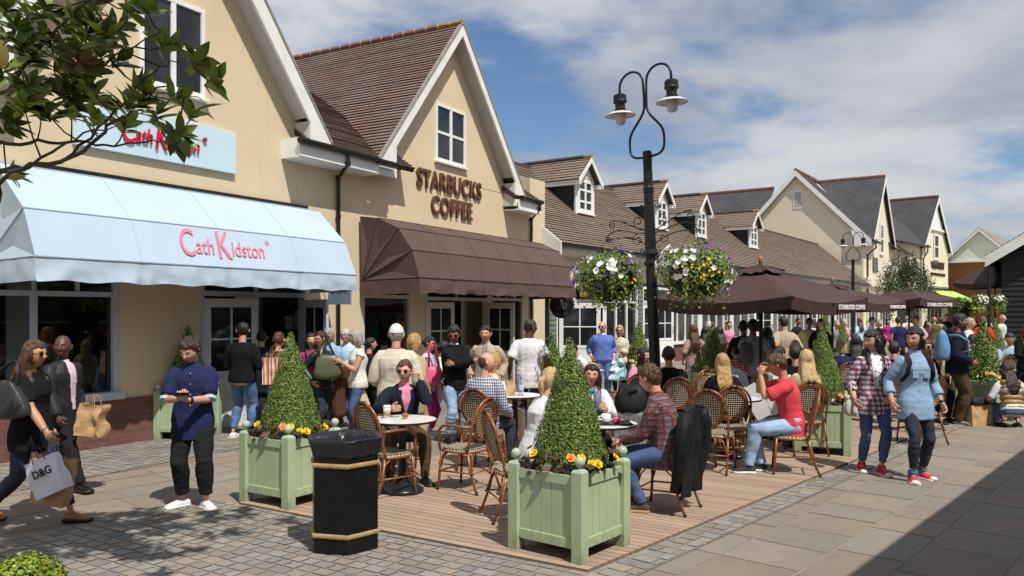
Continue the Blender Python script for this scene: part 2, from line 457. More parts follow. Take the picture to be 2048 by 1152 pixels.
M_CEDAR = mat('cedar_weatherboard', (.36, .17, .06), (.27, .12, .04), rough=.7, nscale=2, stretch=(.5, .5, 10))
M_SOFFIT = mat('soffit_board', (.55, .54, .52), rough=.6)
def roof_mat(name, c1, c2, c3, tile=.165, course=.1, speck=(.45, .43, .38)):
    t = NT(name); uv = t.coord('UV')
    b = t.n('ShaderNodeTexBrick'); b.offset = .5; b.inputs['Scale'].default_value = 1
    b.inputs['Brick Width'].default_value = tile; b.inputs['Row Height'].default_value = course
    b.inputs['Mortar Size'].default_value = .0022; b.inputs['Bias'].default_value = 0
    b.inputs['Color1'].default_value = (0, 0, 0, 1); b.inputs['Color2'].default_value = (1, 1, 1, 1); b.inputs['Mortar'].default_value = (.5, .5, .5, 1)
    t.link(uv, b.inputs['Vector'])
    o = t.mix(b.outputs['Color'], c1, c2)
    o = t.mix(t.ramp(t.noise(t.coord('Object'), .9, 5, .6), .42, .62), o, c3)
    o = t.mix(t.math('GREATER_THAN', t.noise(t.coord('Object'), 26, 3, .7), .66), o, speck)
    o = t.mix(b.outputs['Fac'], o, tuple(x*.25 for x in c1))
    t.link(o, t.b.inputs['Base Color']); t.b.inputs['Roughness'].default_value = .85
    t.bump(t.noise(t.coord('Object'), 40, 3), .3, .004); MATS[name] = t.m; return t.m
M_TILE = roof_mat('red_brown_roof_tile', (.20, .115, .085), (.13, .095, .08), (.17, .13, .11))
M_TILE2 = roof_mat('grey_brown_roof_tile', (.235, .168, .125), (.155, .118, .095), (.19, .15, .115))
M_SLATE = roof_mat('grey_slate', (.062, .062, .072), (.045, .046, .054), (.07, .068, .075), speck=(.1, .1, .1))
M_LTILE = roof_mat('weathered_pale_tile', (.36, .32, .28), (.26, .22, .19), (.33, .30, .27))
M_RIDGE = mat('terracotta_ridge', (.24, .095, .06), (.17, .085, .06), rough=.85, nscale=5, bump=.2)
M_VERGE = mat('mortar_verge', (.30, .27, .23), (.22, .2, .17), rough=.9, nscale=8)
M_LICHEN = mat('lichened_ridge', (.36, .22, .05), (.24, .13, .06), rough=.9, nscale=9)

def wall(mb, s0, s1, z0, z1, holes=(), y=0, depth=.16):
    xs = sorted({s0, s1, *[h[0] for h in holes], *[h[1] for h in holes]})
    zs = sorted({z0, z1, *[h[2] for h in holes], *[h[3] for h in holes]})
    for i in range(len(xs)-1):
        for k in range(len(zs)-1):
            cx = (xs[i]+xs[i+1])/2; cz = (zs[k]+zs[k+1])/2
            if any(h[0] < cx < h[1] and h[2] < cz < h[3] for h in holes): continue
            mb.face([(xs[i], y, zs[k]), (xs[i+1], y, zs[k]), (xs[i+1], y, zs[k+1]), (xs[i], y, zs[k+1])])
    for a, b, c, d in holes:
        mb.face([(a, y, c), (a, y, d), (a, y+depth, d), (a, y+depth, c)]); mb.face([(b, y, d), (b, y, c), (b, y+depth, c), (b, y+depth, d)])
        mb.face([(a, y, d), (b, y, d), (b, y+depth, d), (a, y+depth, d)]); mb.face([(b, y, c), (a, y, c), (a, y+depth, c), (b, y+depth, c)])

def roof(name, p, m, e0, e1, r0, r1, course=.1, th=.028, sub=False):
    """tiled slope: eave corners e0,e1 and ridge corners r0,r1; every course is a real step"""
    mb = MB(); e0, e1, r0, r1 = map(Vector, (e0, e1, r0, r1))
    nrm = (e1-e0).cross(r0-e0).normalized()
    if nrm.z < 0: nrm = -nrm
    L = max((r0-e0).length, (r1-e1).length); n = max(2, int(L/course)); ax = (e1-e0).normalized(); j = Random_roof
    for i in range(n):
        t0 = i/n; t1 = (i+1)/n
        a = e0.lerp(r0, t0); b = e1.lerp(r1, t0); c = e1.lerp(r1, t1); d = e0.lerp(r0, t1)
        ln = (b-a).length; k = max(1, int(ln/2.2)) if not sub else 1
        for q in range(k):
            u0 = q/k; u1 = (q+1)/k; w0 = th*j.uniform(.85, 1.2); w1 = th*j.uniform(.85, 1.2)
            A_ = a.lerp(b, u0)+nrm*w0; B_ = a.lerp(b, u1)+nrm*w1; C_ = d.lerp(c, u1)+nrm*.003; D_ = d.lerp(c, u0)+nrm*.003
            ua = (a.lerp(b, u0)-e0).dot(ax); ub = (a.lerp(b, u1)-e0).dot(ax); uc = (d.lerp(c, u1)-e0).dot(ax); ud = (d.lerp(c, u0)-e0).dot(ax)
            v0 = i*.1+.003; v1 = (i+1)*.1-.003
            mb.face([A_, B_, C_, D_], uvs=[(ua, v0), (ub, v0), (uc, v1), (ud, v1)])
            mb.face([a.lerp(b, u0)-nrm*.004, a.lerp(b, u1)-nrm*.004, B_, A_], uvs=[(ua, v0)]*4)
    s = -nrm*.09
    mb.face([e0+s, r0+s, r1+s, e1+s]); mb.face([e0+s, e0, r0, r0+s]); mb.face([e1+s, r1+s, r1, e1]); mb.face([e0+s, e1+s, e1, e0])
    return mb.build(name, m, p)
Random_roof = random.Random(11)

def frame_window(p, s0, s1, z0, z1, cols, rows, y=.05, fw=.055, bar=.025, m=None, sill=True, name='window', proud=0):
    m = m or M_WHITE; mb = MB(); yf = y-proud
    mb.box((s0, yf, z0), (s0+fw, yf+.06, z1)); mb.box((s1-fw, yf, z0), (s1, yf+.06, z1))
    mb.box((s0+fw, yf, z1-fw), (s1-fw, yf+.06, z1)); mb.box((s0+fw, yf, z0), (s1-fw, yf+.06, z0+fw))
    for i in range(1, cols):
        x = s0+(s1-s0)*i/cols; b = bar*1.4 if cols == 2 else bar
        mb.box((x-b, yf+.004, z0+fw), (x+b, yf+.05, z1-fw))
    for i in range(1, rows):
        z = z0+(z1-z0)*i/rows; mb.box((s0+fw, yf+.008, z-bar), (s1-fw, yf+.045, z+bar))
    if sill: mb.box((s0-.04, yf-.06, z0-.05), (s1+.04, yf+.1, z0-.002))
    o = mb.build(name, m, p, bevel=.004)
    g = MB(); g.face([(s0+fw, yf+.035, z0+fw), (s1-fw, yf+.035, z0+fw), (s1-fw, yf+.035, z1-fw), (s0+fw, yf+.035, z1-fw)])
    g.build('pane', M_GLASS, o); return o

def door_leaf(p, hx, hy, wdt, hgt, ang, m, rows=2, solid=.0, z0=.02, flip=False, glass_to=.45):
    """glazed door leaf: upper part panes, lower part panel; hinge at (hx,hy), opened by ang"""
    M = Matrix.Translation((hx, hy, z0)) @ Matrix.Rotation(R(ang), 4, 'Z') @ (Matrix.Diagonal((-1, 1, 1, 1)) if flip else Matrix())
    mb = MB(); st = .12; zb = hgt*glass_to
    mb.box((0, 0, 0), (st, .045, hgt), M); mb.box((wdt-st, 0, 0), (wdt, .045, hgt), M)
    mb.box((st, 0, hgt-.14), (wdt-st, .045, hgt), M); mb.box((st, 0, 0), (wdt-st, .045, .2), M); mb.box((st, 0, zb-.09), (wdt-st, .045, zb), M)
    mb.box((st, .012, .2), (wdt-st, .032, zb-.09), M)
    mb.box((wdt/2-.018, .005, zb), (wdt/2+.018, .04, hgt-.14), M)
    for i in range(1, rows): z = zb+(hgt-.14-zb)*i/rows; mb.box((st, .007, z-.016), (wdt-st, .038, z+.016), M)
    o = mb.build('door', m, p, bevel=.003)
    g = MB(); g.box((st, .018, zb), (wdt-st, .026, hgt-.14), M); g.build('pane', M_GLASS, o)
    h = MB(); h.tube([M @ V(wdt-.06, -.05, hgt*.5), M @ V(wdt-.06, -.05, hgt*.5+.22)], .011, 8)
    h.tube([M @ V(wdt-.06, -.05, hgt*.5+.02), M @ V(wdt-.06, 0, hgt*.5+.02)], .008, 6); h.tube([M @ V(wdt-.06, -.05, hgt*.5+.2), M @ V(wdt-.06, 0, hgt*.5+.2)], .008, 6)
    h.build('handle', M_BLACKM, o); return o

def gable(p, s, half, ze, za, y=-.35, back=6.0, rm=None, barge=M_WHITE, w=.30, rb=None, course=.1, box=True, lich=False, ridge=M_RIDGE, left=True, right=True, flare=0):
    """front gable: two tiled slopes, white bargeboards with boxed feet, ridge tiles"""
    rm = rm or M_TILE
    if left: roof('roof', p, rm, (s-half, y, ze), (s-half, back, ze), (s, y, za), (s, back, za), course)
    if right: roof('roof', p, rm, (s+half, y, ze), (s+half, back, ze), (s, y, za), (s, back, za), course)
    pit = (za-ze)/half; cs = 1/math.hypot(1, pit); dz = w/cs
    for sg in (-1, 1):
        mb = MB(); off = .05
        poly = [V(s+sg*half, y-.03, ze-.03), V(s, y-.03, za-.03), V(s, y-.03, za-dz), V(s+sg*(half-.0), y-.03, ze-dz)]
        # clip lower part so the board ends in a boxed foot
        foot = half-.55
        zf = za-pit*foot
        poly = [V(s+sg*half, y-.03, ze-.02), V(s, y-.03, za-.04), V(s, y-.03, za-dz-.03), V(s+sg*foot, y-.03, zf-dz-.03), V(s+sg*foot, y-.03, ze-.27), V(s+sg*half, y-.03, ze-.27)]
        mb.prism(poly, (0, .05, 0)); mb.build('bargeboard', barge, p)
        sf = MB(); sf.face([V(s+sg*foot, y+.02, zf-dz+.06), V(s, y+.02, za-dz+.06), V(s, .02, za-dz+.06), V(s+sg*foot, .02, zf-dz+.06)])
        sf.box((min(s+sg*foot, s+sg*half), y+.021, ze-.26), (max(s+sg*foot, s+sg*half)-.0, .0, ze-.1)); sf.box((min(s+sg*foot, s+sg*(foot+.24)), y+.021, ze-.1), (max(s+sg*foot, s+sg*(foot+.24)), .0, ze+.32)); sf.build('soffit', M_SOFFIT, p)
        v = MB(); v.prism([V(s+sg*half, y-.045, ze-.02), V(s, y-.045, za-.02), V(s, y-.045, za+.05), V(s+sg*half, y-.045, ze+.05)], (0, .08, 0)); v.build('verge', M_VERGE, p)
    rt = MB(); nn = int((back-y)/.33)
    for i in range(nn):
        y0 = y-.03+i*.33
        rt.cur = 0 if not (lich and i < 2) else 1
        rt.tube([(s, y0, za+.0), (s, y0+.315, za+.0)], [(.085, .1)]*2, 8, ref=(0, 0, 1))
        rt.cur = 2
        rt.tube([(s, y0+.315, za+.0), (s, y0+.33, za+.0)], [(.094, .108)]*2, 8, ref=(0, 0, 1))
    rt.build('ridge_tiles', [ridge, M_LICHEN, mat('pale_mortar', (.6, .52, .45))], p)

def gutter(p, s0, s1, y, z, r=.06, m=None):
    mb = MB(); mb.tube([(s0, y, z), (s1, y, z)], r, 8)
    mb.box((s0, y-r*1.05, z), (s1, y+r*1.05, z+r*.55)); return mb.build('gutter', m or M_BLACK, p)
def downpipe(p, pts, r=.037):
    mb = MB(); mb.tube(pts, r, 10)
    for q in pts[1:-1]: mb.tube([Vector(q)+V(0, 0, .05), Vector(q)-V(0, 0, .05)], r*1.3, 10)
    z = pts[-2][2]-.7
    while z > .4: mb.tube([(pts[-1][0], pts[-1][1], z), (pts[-1][0], pts[-1][1], z-.06)], r*1.35, 10); z -= 1.4
    return mb.build('downpipe', M_BLACK, p)

def brick_mat():
    t = NT('dark_red_brick'); c = t.coord('UV')
    b = t.n('ShaderNodeTexBrick'); b.inputs['Scale'].default_value = 1; b.inputs['Brick Width'].default_value = .225; b.inputs['Row Height'].default_value = .075
    b.inputs['Mortar Size'].default_value = .006; b.inputs['Color1'].default_value = (.20, .065, .045, 1); b.inputs['Color2'].default_value = (.12, .05, .04, 1)
    b.inputs['Mortar'].default_value = (.13, .10, .085, 1); t.link(c, b.inputs['Vector'])
    t.link(t.mix(t.ramp(t.noise(c, 8, 4), .4, .7), b.outputs['Color'], (.11, .055, .05)), t.b.inputs['Base Color'])
    t.b.inputs['Roughness'].default_value = .9; t.bump(b.outputs['Fac'], -.6, .006); return t.m
M_BRICK = brick_mat()
def brick(p, s0, s1, z1, y=-.04):
    mb = MB(); mb.face([(s0, y, 0), (s1, y, 0), (s1, y, z1), (s0, y, z1)], uvs=[(s0, 0), (s1, 0), (s1, z1), (s0, z1)])
    mb.face([(s0, y, z1), (s1, y, z1), (s1, .0, z1), (s0, .0, z1)], uvs=[(0, 0)]*4)
    mb.face([(s0, y, 0), (s0, 0, 0), (s0, 0, z1), (s0, y, z1)], uvs=[(0, 0), (.04, 0), (.04, z1), (0, z1)])
    mb.face([(s1, y, 0), (s1, 0, 0), (s1, 0, z1), (s1, y, z1)], uvs=[(0, 0), (.04, 0), (.04, z1), (0, z1)])
    return mb.build('brick_plinth', M_BRICK, p)

# ------------------------------------------------------------------ left shop with the pale blue awning
b1 = thing('shop_building', 'cream rendered gabled shop with the pale blue awning, nearest on the left', 'building', O1, RZ1)
SP = 4.45
win1 = (-3.6, -.1, .72, 2.62); dr1 = (1.28, 3.6, 0, 2.62); uw = (.22, 1.36, 5.22, 6.62)
mb = MB(); wall(mb, -9, SP, 0, 4.62, [win1, dr1])
GS, GH, ZE, ZA = .79, 3.35, 4.9, 9.0
k = (ZA-ZE)/GH
za_ = 4.62; hw = (ZA-.15-za_)/k; hw = min(hw, GH)
# gable wall with a hole for the upper window
def gable_wall(mb, s, ze, za, half, hole, base):
    zt = lambda x: za-(za-ze)/half*abs(x-s)
    a, b, c, d = hole
    xs = [s-half, a, b, s+half]
    mb.face([(s-half, 0, base), (a, 0, base), (a, 0, zt(a)), (s-half, 0, max(base, zt(s-half)))])
    mb.face([(b, 0, base), (s+half, 0, base), (s+half, 0, max(base, zt(s+half))), (b, 0, zt(b))])
    mb.face([(a, 0, base), (b, 0, base), (b, 0, c), (a, 0, c)])
    mb.face([(a, 0, d), (b, 0, d), (b, 0, zt(b)), (s, 0, za), (a, 0, zt(a))])
    for x in (a, b): mb.face([(x, 0, c), (x, 0, d), (x, .12, d), (x, .12, c)])
    mb.face([(a, 0, d), (b, 0, d), (b, .12, d), (a, .12, d)]); mb.face([(a, 0, c), (b, 0, c), (b, .12, c), (a, .12, c)])
gable_wall(mb, GS, ZE-.12, ZA-.2, GH-.1, uw, 4.62)
mb.face([(SP, 0, 4.62), (SP, 0, 4.85), (GS+GH-.1, 0, 4.85), (GS+GH-.1, 0, 4.62)])
mb.face([(-9, 0, 4.62), (GS-GH+.1, 0, 4.62), (GS-GH+.1, 0, 4.85), (-9, 0, 4.85)])
mb.build('wall', M_CREAM, b1)
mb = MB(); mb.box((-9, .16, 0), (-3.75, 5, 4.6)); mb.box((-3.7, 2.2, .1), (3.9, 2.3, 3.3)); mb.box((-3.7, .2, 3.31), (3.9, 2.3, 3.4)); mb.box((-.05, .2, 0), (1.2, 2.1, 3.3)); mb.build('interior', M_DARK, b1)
gable(b1, GS, GH-.28, 4.93, ZA-.1, rm=M_TILE, back=7, w=.24)
roof('roof', b1, M_TILE, (3.3, -.42, 4.86), (6.3, -.42, 4.86), (3.3, 4.6, 8.3), (6.3, 4.6, 8.3), .1)
roof('roof', b1, M_TILE, (-9, -.42, 4.86), (-2.0, -.42, 4.86), (-9, 4.6, 8.3), (-2.0, 4.6, 8.3), .1)
rs_ = random.Random(8)
for lo_, hi_, zb_ in ((-3.6, -.1, (.75, 1.25, 1.75, 2.3)), ):
    for zz_ in zb_:
        mb = MB(); mb.box((lo_, 1.15, zz_-.03), (hi_, 1.5, zz_)); mb.build('display_shelf', mat('display_wood', (.35, .28, .2)), b1); x_ = lo_+.05
        while x_ < hi_-.2:
            w__ = rs_.uniform(.08, .26); h__ = rs_.uniform(.1, .34); mb = MB(); mb.box((x_, 1.16, zz_), (x_+w__, 1.4, zz_+h__)); c__ = rs_.choice([('pale_goods', (.6, .6, .55)), ('red_goods', (.5, .05, .05)), ('blue_goods', (.2, .35, .5)), ('pink_goods', (.6, .3, .35)), ('dark_goods', (.05, .05, .05)), ('floral_goods', (.45, .5, .4))]); mb.build('display_goods', mat(*c__, nscale=9), b1, bevel=.01); x_ += w__+rs_.uniform(.02, .2)
mb = MB(); mb.box((-1.35, .5, .7), (-.95, .54, 2.55)); mb.box((-3.2, .55, .7), (-2.95, .58, 2.6)); mb.build('display_panel', M_WHITE, b1)
# mortar line in render
frame_window(b1, *uw, 2, 2, y=.0, fw=.07, bar=.03, proud=.03)
# shop window: transom lights over tall panes
def shop_window(p, a, b, c, d, cols, zt, m, y=.02, tcols=None, deep=.12, cat='window'):
    mb = MB(); f = .08
    mb.box((a, y-.03, c), (a+f, y+deep, d)); mb.box((b-f, y-.03, c), (b, y+deep, d)); mb.box((a+f, y-.03, d-f), (b-f, y+deep, d)); mb.box((a-.05, y-.1, c-.06), (b+.05, y+deep, c+.05))
    mb.box((a+f, y-.02, zt-.035), (b-f, y+.06, zt+.035))
    for i in range(1, cols):
        x = a+(b-a)*i/cols; mb.box((x-.04, y-.015, c+.05), (x+.04, y+.07, zt-.035))
    tcols = tcols or cols*2
    for i in range(1, tcols):
        x = a+(b-a)*i/tcols; mb.box((x-.022, y-.01, zt+.035), (x+.022, y+.05, d-f))
    o = mb.build('window', m, p, bevel=.004)
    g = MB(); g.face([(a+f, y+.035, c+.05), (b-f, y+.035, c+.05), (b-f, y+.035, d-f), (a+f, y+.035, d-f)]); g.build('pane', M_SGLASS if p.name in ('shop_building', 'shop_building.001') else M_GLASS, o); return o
shop_window(b1, *win1, 3, 2.13, M_BLUEGREY, tcols=6)
brick(b1, -9, 1.2, .66); brick(b1, 3.62, SP, .3)
mb = MB()
a, b = 1.28, 3.6
mb.box((a, -.02, 0), (a+.07, .14, 2.62)); mb.box((b-.07, -.02, 0), (b, .14, 2.62)); mb.box((a+.07, -.02, 2.14), (b-.07, .14, 2.22)); mb.box((a+.07, -.01, 2.54), (b-.07, .13, 2.62)); mb.box((2.4, .0, 2.22), (2.46, .1, 2.54))
df = mb.build('door_frame', M_BLUEGREY, b1, bevel=.004); g = MB(); g.face([(a+.07, .06, 2.22), (b-.07, .06, 2.22), (b-.07, .06, 2.54), (a+.07, .06, 2.54)]); g.build('pane', M_GLASS, df)
door_leaf(b1, 1.36, .0, .98, 2.08, -8, mat('pale_door_paint', (.66, .68, .70)), glass_to=.44)
door_leaf(b1, 3.52, -.02, 1.0, 2.08, 68, M_BLUEGREY, flip=True, glass_to=.44)
mb = MB(); mb.box((-1.35, -.06, 3.72), (3.58, -.001, 3.80)); mb.build('awning_housing', M_BLACK, b1)
gutter(b1, 2.92, 5.0, -.5, 4.83)
mb = MB(); mb.box((2.98, -.44, 4.58), (5.12, -.42, 4.80)); mb.box((2.98, -.42, 4.56), (5.12, 0, 4.59)); mb.box((2.98, -.42, 4.59), (3.0, 0, 4.9)); mb.build('fascia', M_WHITE, b1)
downpipe(b1, [(4.15, -.5, 4.8), (4.15, -.5, 4.62), (4.38, -.06, 4.42), (4.38, -.06, .05)])

# ------------------------------------------------------------------ coffee shop gable
b2 = thing('shop_building', 'cream rendered coffee shop with a steep brown tiled gable and brown lettering', 'building', O1, RZ1)
GS2, GH2, ZE2, ZA2 = 8.2, 3.0, 4.86, 8.5
sw = (5.12, 6.75, .45, 2.9); sd_ = (7.25, 9.95, 0, 2.75); sw2 = (10.05, 11.75, .45, 2.9); upw = (7.63, 8.87, 5.3, 6.62)
mb = MB(); wall(mb, SP, 12.35, 0, 4.62, [sw, sd_, sw2])
gable_wall(mb, GS2, ZE2-.12, ZA2-.2, GH2-.1, upw, 4.62)
mb.face([(SP, 0, 4.62), (GS2-GH2+.1, 0, 4.62), (GS2-GH2+.1, 0, 4.85), (SP, 0, 4.85)])
# right return with parapet
mb.box((GS2+GH2-.4, .9, 4.3), (13.25, 9, 5.72))
mb.box((12.35, .12, 0), (13.25, 9, 5.6))
mb.build('wall', M_CREAM, b2)
mb = MB(); mb.box((GS2+GH2-.5, .82, 5.72), (13.33, 9.1, 5.82)); mb.build('parapet_capping', M_LEAD, b2)
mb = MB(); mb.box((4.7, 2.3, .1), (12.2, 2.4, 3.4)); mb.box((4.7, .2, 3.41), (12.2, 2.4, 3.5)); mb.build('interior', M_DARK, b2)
gable(b2, GS2, GH2, ZE2, ZA2, rm=M_TILE, back=6.6, lich=True, w=.17)
roof('roof', b2, M_TILE, (5.9, -.42, 4.84), (4.9, -.42, 4.84), (5.9, 2.5, 6.9), (4.0, 2.5, 6.9), .1)
roof('roof', b2, M_TILE, (10.6, -.42, 4.84), (12.1, -.42, 4.84), (10.6, .9, 5.7), (12.1, .9, 5.7), .1)
frame_window(b2, *upw, 2, 2, y=.0, fw=.075, bar=.03, proud=.03)
mb = MB(); mb.box((8.55, .3, .2), (9.6, 1.0, 1.05)); mb.box((5.3, 1.3, .2), (6.6, 1.9, 1.0)); mb.build('counter', mat('display_wood', (.35, .28, .2)), b2)
for i_ in range(5): mb = MB(); mb.box((5.25+i_*.28, 2.2, 1.5), (5.47+i_*.28, 2.28, 1.5+.3+.12*(i_ % 3))); mb.build('menu_board', mat('menu_card', (.4, .42, .36), (.12, .2, .14), nscale=14), b2)
mb = MB(); mb.box((5.9, -.004, 4.93), (7.5, .002, 4.94)); mb.box((8.95, -.004, 4.93), (10.6, .002, 4.94)); mb.build('render_joint', mat('joint_shadow', (.30, .24, .16)), b2)
shop_window(b2, *sw, 1, 2.2, M_CREAMPAINT, tcols=3); shop_window(b2, *sw2, 1, 2.2, M_CREAMPAINT, tcols=4)
mb = MB(); a, b = sd_[0], sd_[1]
mb.box((a, -.02, 0), (a+.07, .14, 2.75)); mb.box((b-.07, -.02, 0), (b, .14, 2.75)); mb.box((a+.07, -.02, 2.14), (b-.07, .14, 2.22)); mb.box((a+.07, -.01, 2.67), (b-.07, .13, 2.75)); mb.box((8.5, .0, 2.22), (8.56, .1, 2.67))
df = mb.build('door_frame', M_CREAMPAINT, b2, bevel=.004); g = MB(); g.face([(a+.07, .06, 2.22), (b-.07, .06, 2.22), (b-.07, .06, 2.67), (a+.07, .06, 2.67)]); g.build('pane', M_GLASS, df)
door_leaf(b2, 7.34, .0, .96, 2.08, -5, M_CREAMPAINT, glass_to=.44)
door_leaf(b2, 9.85, -.02, .98, 2.08, 74, M_CREAMPAINT, flip=True, glass_to=.44)
gutter(b2, 5.0, 5.62, -.5, 4.81); gutter(b2, 10.75, 11.9, -.5, 4.81)
mb = MB(); mb.box((10.7, -.44, 4.5), (11.9, -.42, 4.76)); mb.box((10.7, -.42, 4.49), (11.9, 0, 4.52)); mb.build('fascia', M_WHITE, b2)
downpipe(b2, [(11.75, -.5, 4.8), (11.75, -.5, 4.62), (12.1, -.06, 4.4), (12.1, -.06, .05)])
# roof lantern behind, far left over the ridge
lb = thing('shop_building', 'small cream gable end peeping over the brown tiled ridge', 'building', O1+G1*9.5+V(-D1[1], D1[0], 0)*9, RZ1)
mb = MB(); mb.prism([V(-1.6, 0, 0), V(1.6, 0, 0), V(1.6, 0, 9.4), V(0, 0, 10.6), V(-1.6, 0, 9.4)], (0, 4, 0)); mb.build('wall', M_CREAM, lb)
mb = MB(); mb.beam((-1.8, 1.9, 9.3), (0, 1.9, 10.72), 4.4, .09, V(0, 0, 1)); mb.beam((0, 1.9, 10.72), (1.8, 1.9, 9.3), 4.4, .09); mb.build('roof', M_LEAD, lb)
mb = MB(); mb.box((-.5, -.05, 9.0), (.5, -.005, 9.75)); mb.build('louvre', M_DARK, lb)

# lettering of the coffee shop: a sign of its own
M_SBL = mat('brown_letter', (.13, .055, .03), (.11, .045, .025), rough=.5)
sgn = thing('shop_sign', 'raised brown letters STARBUCKS COFFEE on the cream gable wall', 'sign', O1, RZ1)
text('STARBUCKS', .57, M_SBL, wallM(8.22, -.035, 4.80), sgn, extrude=.022, offset=.012, sx=.82, spacing=1.06)
text('COFFEE', .57, M_SBL, wallM(8.28, -.035, 4.26), sgn, extrude=.022, offset=.012, sx=.82, spacing=1.06)
# ------------------------------------------------------------------ pale blue sign board
M_SKYB = mat('pale_blue_board', (.56, .72, .80), (.53, .69, .78), rough=.4, nscale=2)
M_RED = mat('red_letter', (.62, .01, .03), (.55, .01, .03), rough=.4)
def script_logo(p, M, size, m, ex=.012):
    big = dict(extrude=ex, offset=size*.008, sx=.62, shear=.18)
    me = []
    def put(t, sz, x, z, **kw):
        text(t, sz, m, M @ Matrix.Translation((x, z, 0)), p, **kw)
    put('C', size*1.55, -size*1.55, -.0, **big)
    put('ath', size*.92, -size*.80, -size*.08, extrude=ex, offset=size*.002, sx=.72, shear=.25)
    put('K', size*1.65, size*.05, -.0, **big)
    put('idston', size*.92, size*1.23, -size*.08, extrude=ex, offset=size*.002, sx=.72, shear=.25)
    text('\u00ae', size*.3, m, M @ Matrix.Translation((size*2.38, size*.33, 0)), p, extrude=ex)
bd = thing('shop_sign', 'pale blue sign board with red script lettering on the cream wall above the blue awning', 'sign', O1, RZ1)
mb = MB(); mb.box((-.78, -.07, 4.13), (1.93, -.005, 4.80)); mb.build('board', M_SKYB, bd, bevel=.004)
script_logo(bd, wallM(.50, -.095, 4.45), .335, M_RED, .012)
# ------------------------------------------------------------------ awnings
def fabric(name, c, c2, rough=.8):
    t = NT(name); q = t.coord('Object')
    o = t.mix(t.ramp(t.noise(q, 1.4, 5, .6), .35, .7), c, c2); t.link(o, t.b.inputs['Base Color']); t.b.inputs['Roughness'].default_value = rough
    w1 = t.noise(q, 3.5, 3, .5, 1.5); w2 = t.noise(q, 240, 1)
    t.bump(t.math('ADD', w1, t.math('MULTIPLY', w2, .05)), .16, .03); return t.m
M_BLUEAW = fabric('pale_blue_canvas', (.44, .545, .65), (.41, .51, .61))
M_BROWNAW = fabric('brown_canvas', (.105, .062, .052), (.085, .05, .043))
M_LIME = fabric('lime_canvas', (.45, .72, .14), (.40, .66, .12))
M_MAROON = fabric('maroon_canvas', (.058, .028, .024), (.047, .023, .020))
def hoop_awning(p, s0, s1, prof, zb, mats, seams, drop=.27, piv=(.1, 2.5), end_left=True):
    """prof: (out, height) rib points from wall to front rail"""
    nu = max(12, int((s1-s0)/.16)); mb = MB(); rr = random.Random(5)
    for i in range(nu):
        a = s0+(s1-s0)*i/nu; b = s0+(s1-s0)*(i+1)/nu
        for k in range(len(prof)-1):
            (o0, z0), (o1, z1) = prof[k], prof[k+1]
            mb.face([(a, -o0, z0), (a, -o1, z1), (b, -o1, z1), (b, -o0, z0)])
    mb.build('canopy', mats[0], p)
    for s, ok in ((s0, end_left), (s1, True)):
        e = MB()
        for k in range(len(prof)-1):
            (o0, z0), (o1, z1) = prof[k], prof[k+1]
            ms_ = (o0+o1)/2*.55+piv[0]*.45; mz = (z0+z1)/2*.55+piv[1]*.45
            sg = -1 if s == s0 else 1; bul = s-sg*.05
            P0, P1, C0, Q = V(s, -o0, z0), V(s, -o1, z1), V(bul, -ms_, mz), V(s, -piv[0], piv[1])
            e.face([P0, P1, C0]); e.face([P1, Q, C0]); e.face([Q, P0, C0])
        e.build('end_panel', mats[0], p, weld=True)
    # seams
    sm = MB()
    for k in range(1, len(prof)-1):
        o0, z0 = prof[k]; sm.tube([(s0, -o0, z0), (s1, -o0, z0)], .011, 6)
    for s in seams:
        sm.tube([(s, -o-.002, z+.002) for o, z in prof], .004, 4)
    for s in (s0, s1):
        for o0, z0 in prof[1:]: sm.tube([(s, -piv[0], piv[1]), (s, -o0, z0)], .009, 5)
    sm.tube([(s0, -prof[-1][0], prof[-1][1]), (s1, -prof[-1][0], prof[-1][1])], .014, 6); sm.build('seam', mats[1], p)
    # valance, gathered between the ribs
    v = MB(); of, zf = prof[-1]; nu = int((s1-s0)/.04); rows = 5
    P = []
    nearest = lambda s: min([abs(s-q) for q in seams] or [9])
    for i in range(nu+1):
        s = s0+(s1-s0)*i/nu; col = []
        for j in range(rows+1):
            t = j/rows
            wv = noise.noise(V(s*2.1, t*1.3, 3))*.05*t+noise.noise(V(s*7, t*2-s*2, 9))*.022*t
            wv += -.035*t*math.exp(-(nearest(s)/.07)**2)
            col.append(V(s, -of-.02*t-wv, zf-drop*t-.012*t*math.sin(s*9)))
        P.append(col)
    vs = [q for c_ in P for q in c_]; fsx = [(i*(rows+1)+j, (i+1)*(rows+1)+j, (i+1)*(rows+1)+j+1, i*(rows+1)+j+1) for i in range(nu) for j in range(rows)]
    v.add(vs, fsx); v.build('valance', mats[0], p, smooth=True)
    for s in (s0, s1):
        v = MB(); n_ = 16
        vs = []
        for i in range(n_+1):
            y = -piv[0]-(of-piv[0])*i/n_
            for j in range(rows+1):
                t = j/rows; vs.append(V(s+noise.noise(V(y*5, t, s))*.04*t, y, zf+(piv[1]-zf)*(1-i/n_)-drop*t))
        v.add(vs, [(i*(rows+1)+j, (i+1)*(rows+1)+j, (i+1)*(rows+1)+j+1, i*(rows+1)+j+1) for i in range(n_) for j in range(rows)])
        v.build('valance', mats[0], p, smooth=True)
PROF = [(.06, 3.76), (.52, 3.70), (1.0, 3.48), (1.33, 3.05), (1.49, 2.53)]
aw = thing('awning', 'dark brown canvas hooped awning over the coffee shop front', 'awning', O1, RZ1)
hoop_awning(aw, 5.0, 11.9, PROF, 2.25, (M_BROWNAW, mat('brown_piping', (.05, .028, .022))), [6.15, 7.3, 8.45, 9.6, 10.75], drop=.29)
PROF2 = [(.06, 3.74), (.36, 3.66), (.78, 3.30), (1.05, 2.9), (1.2, 2.5)]
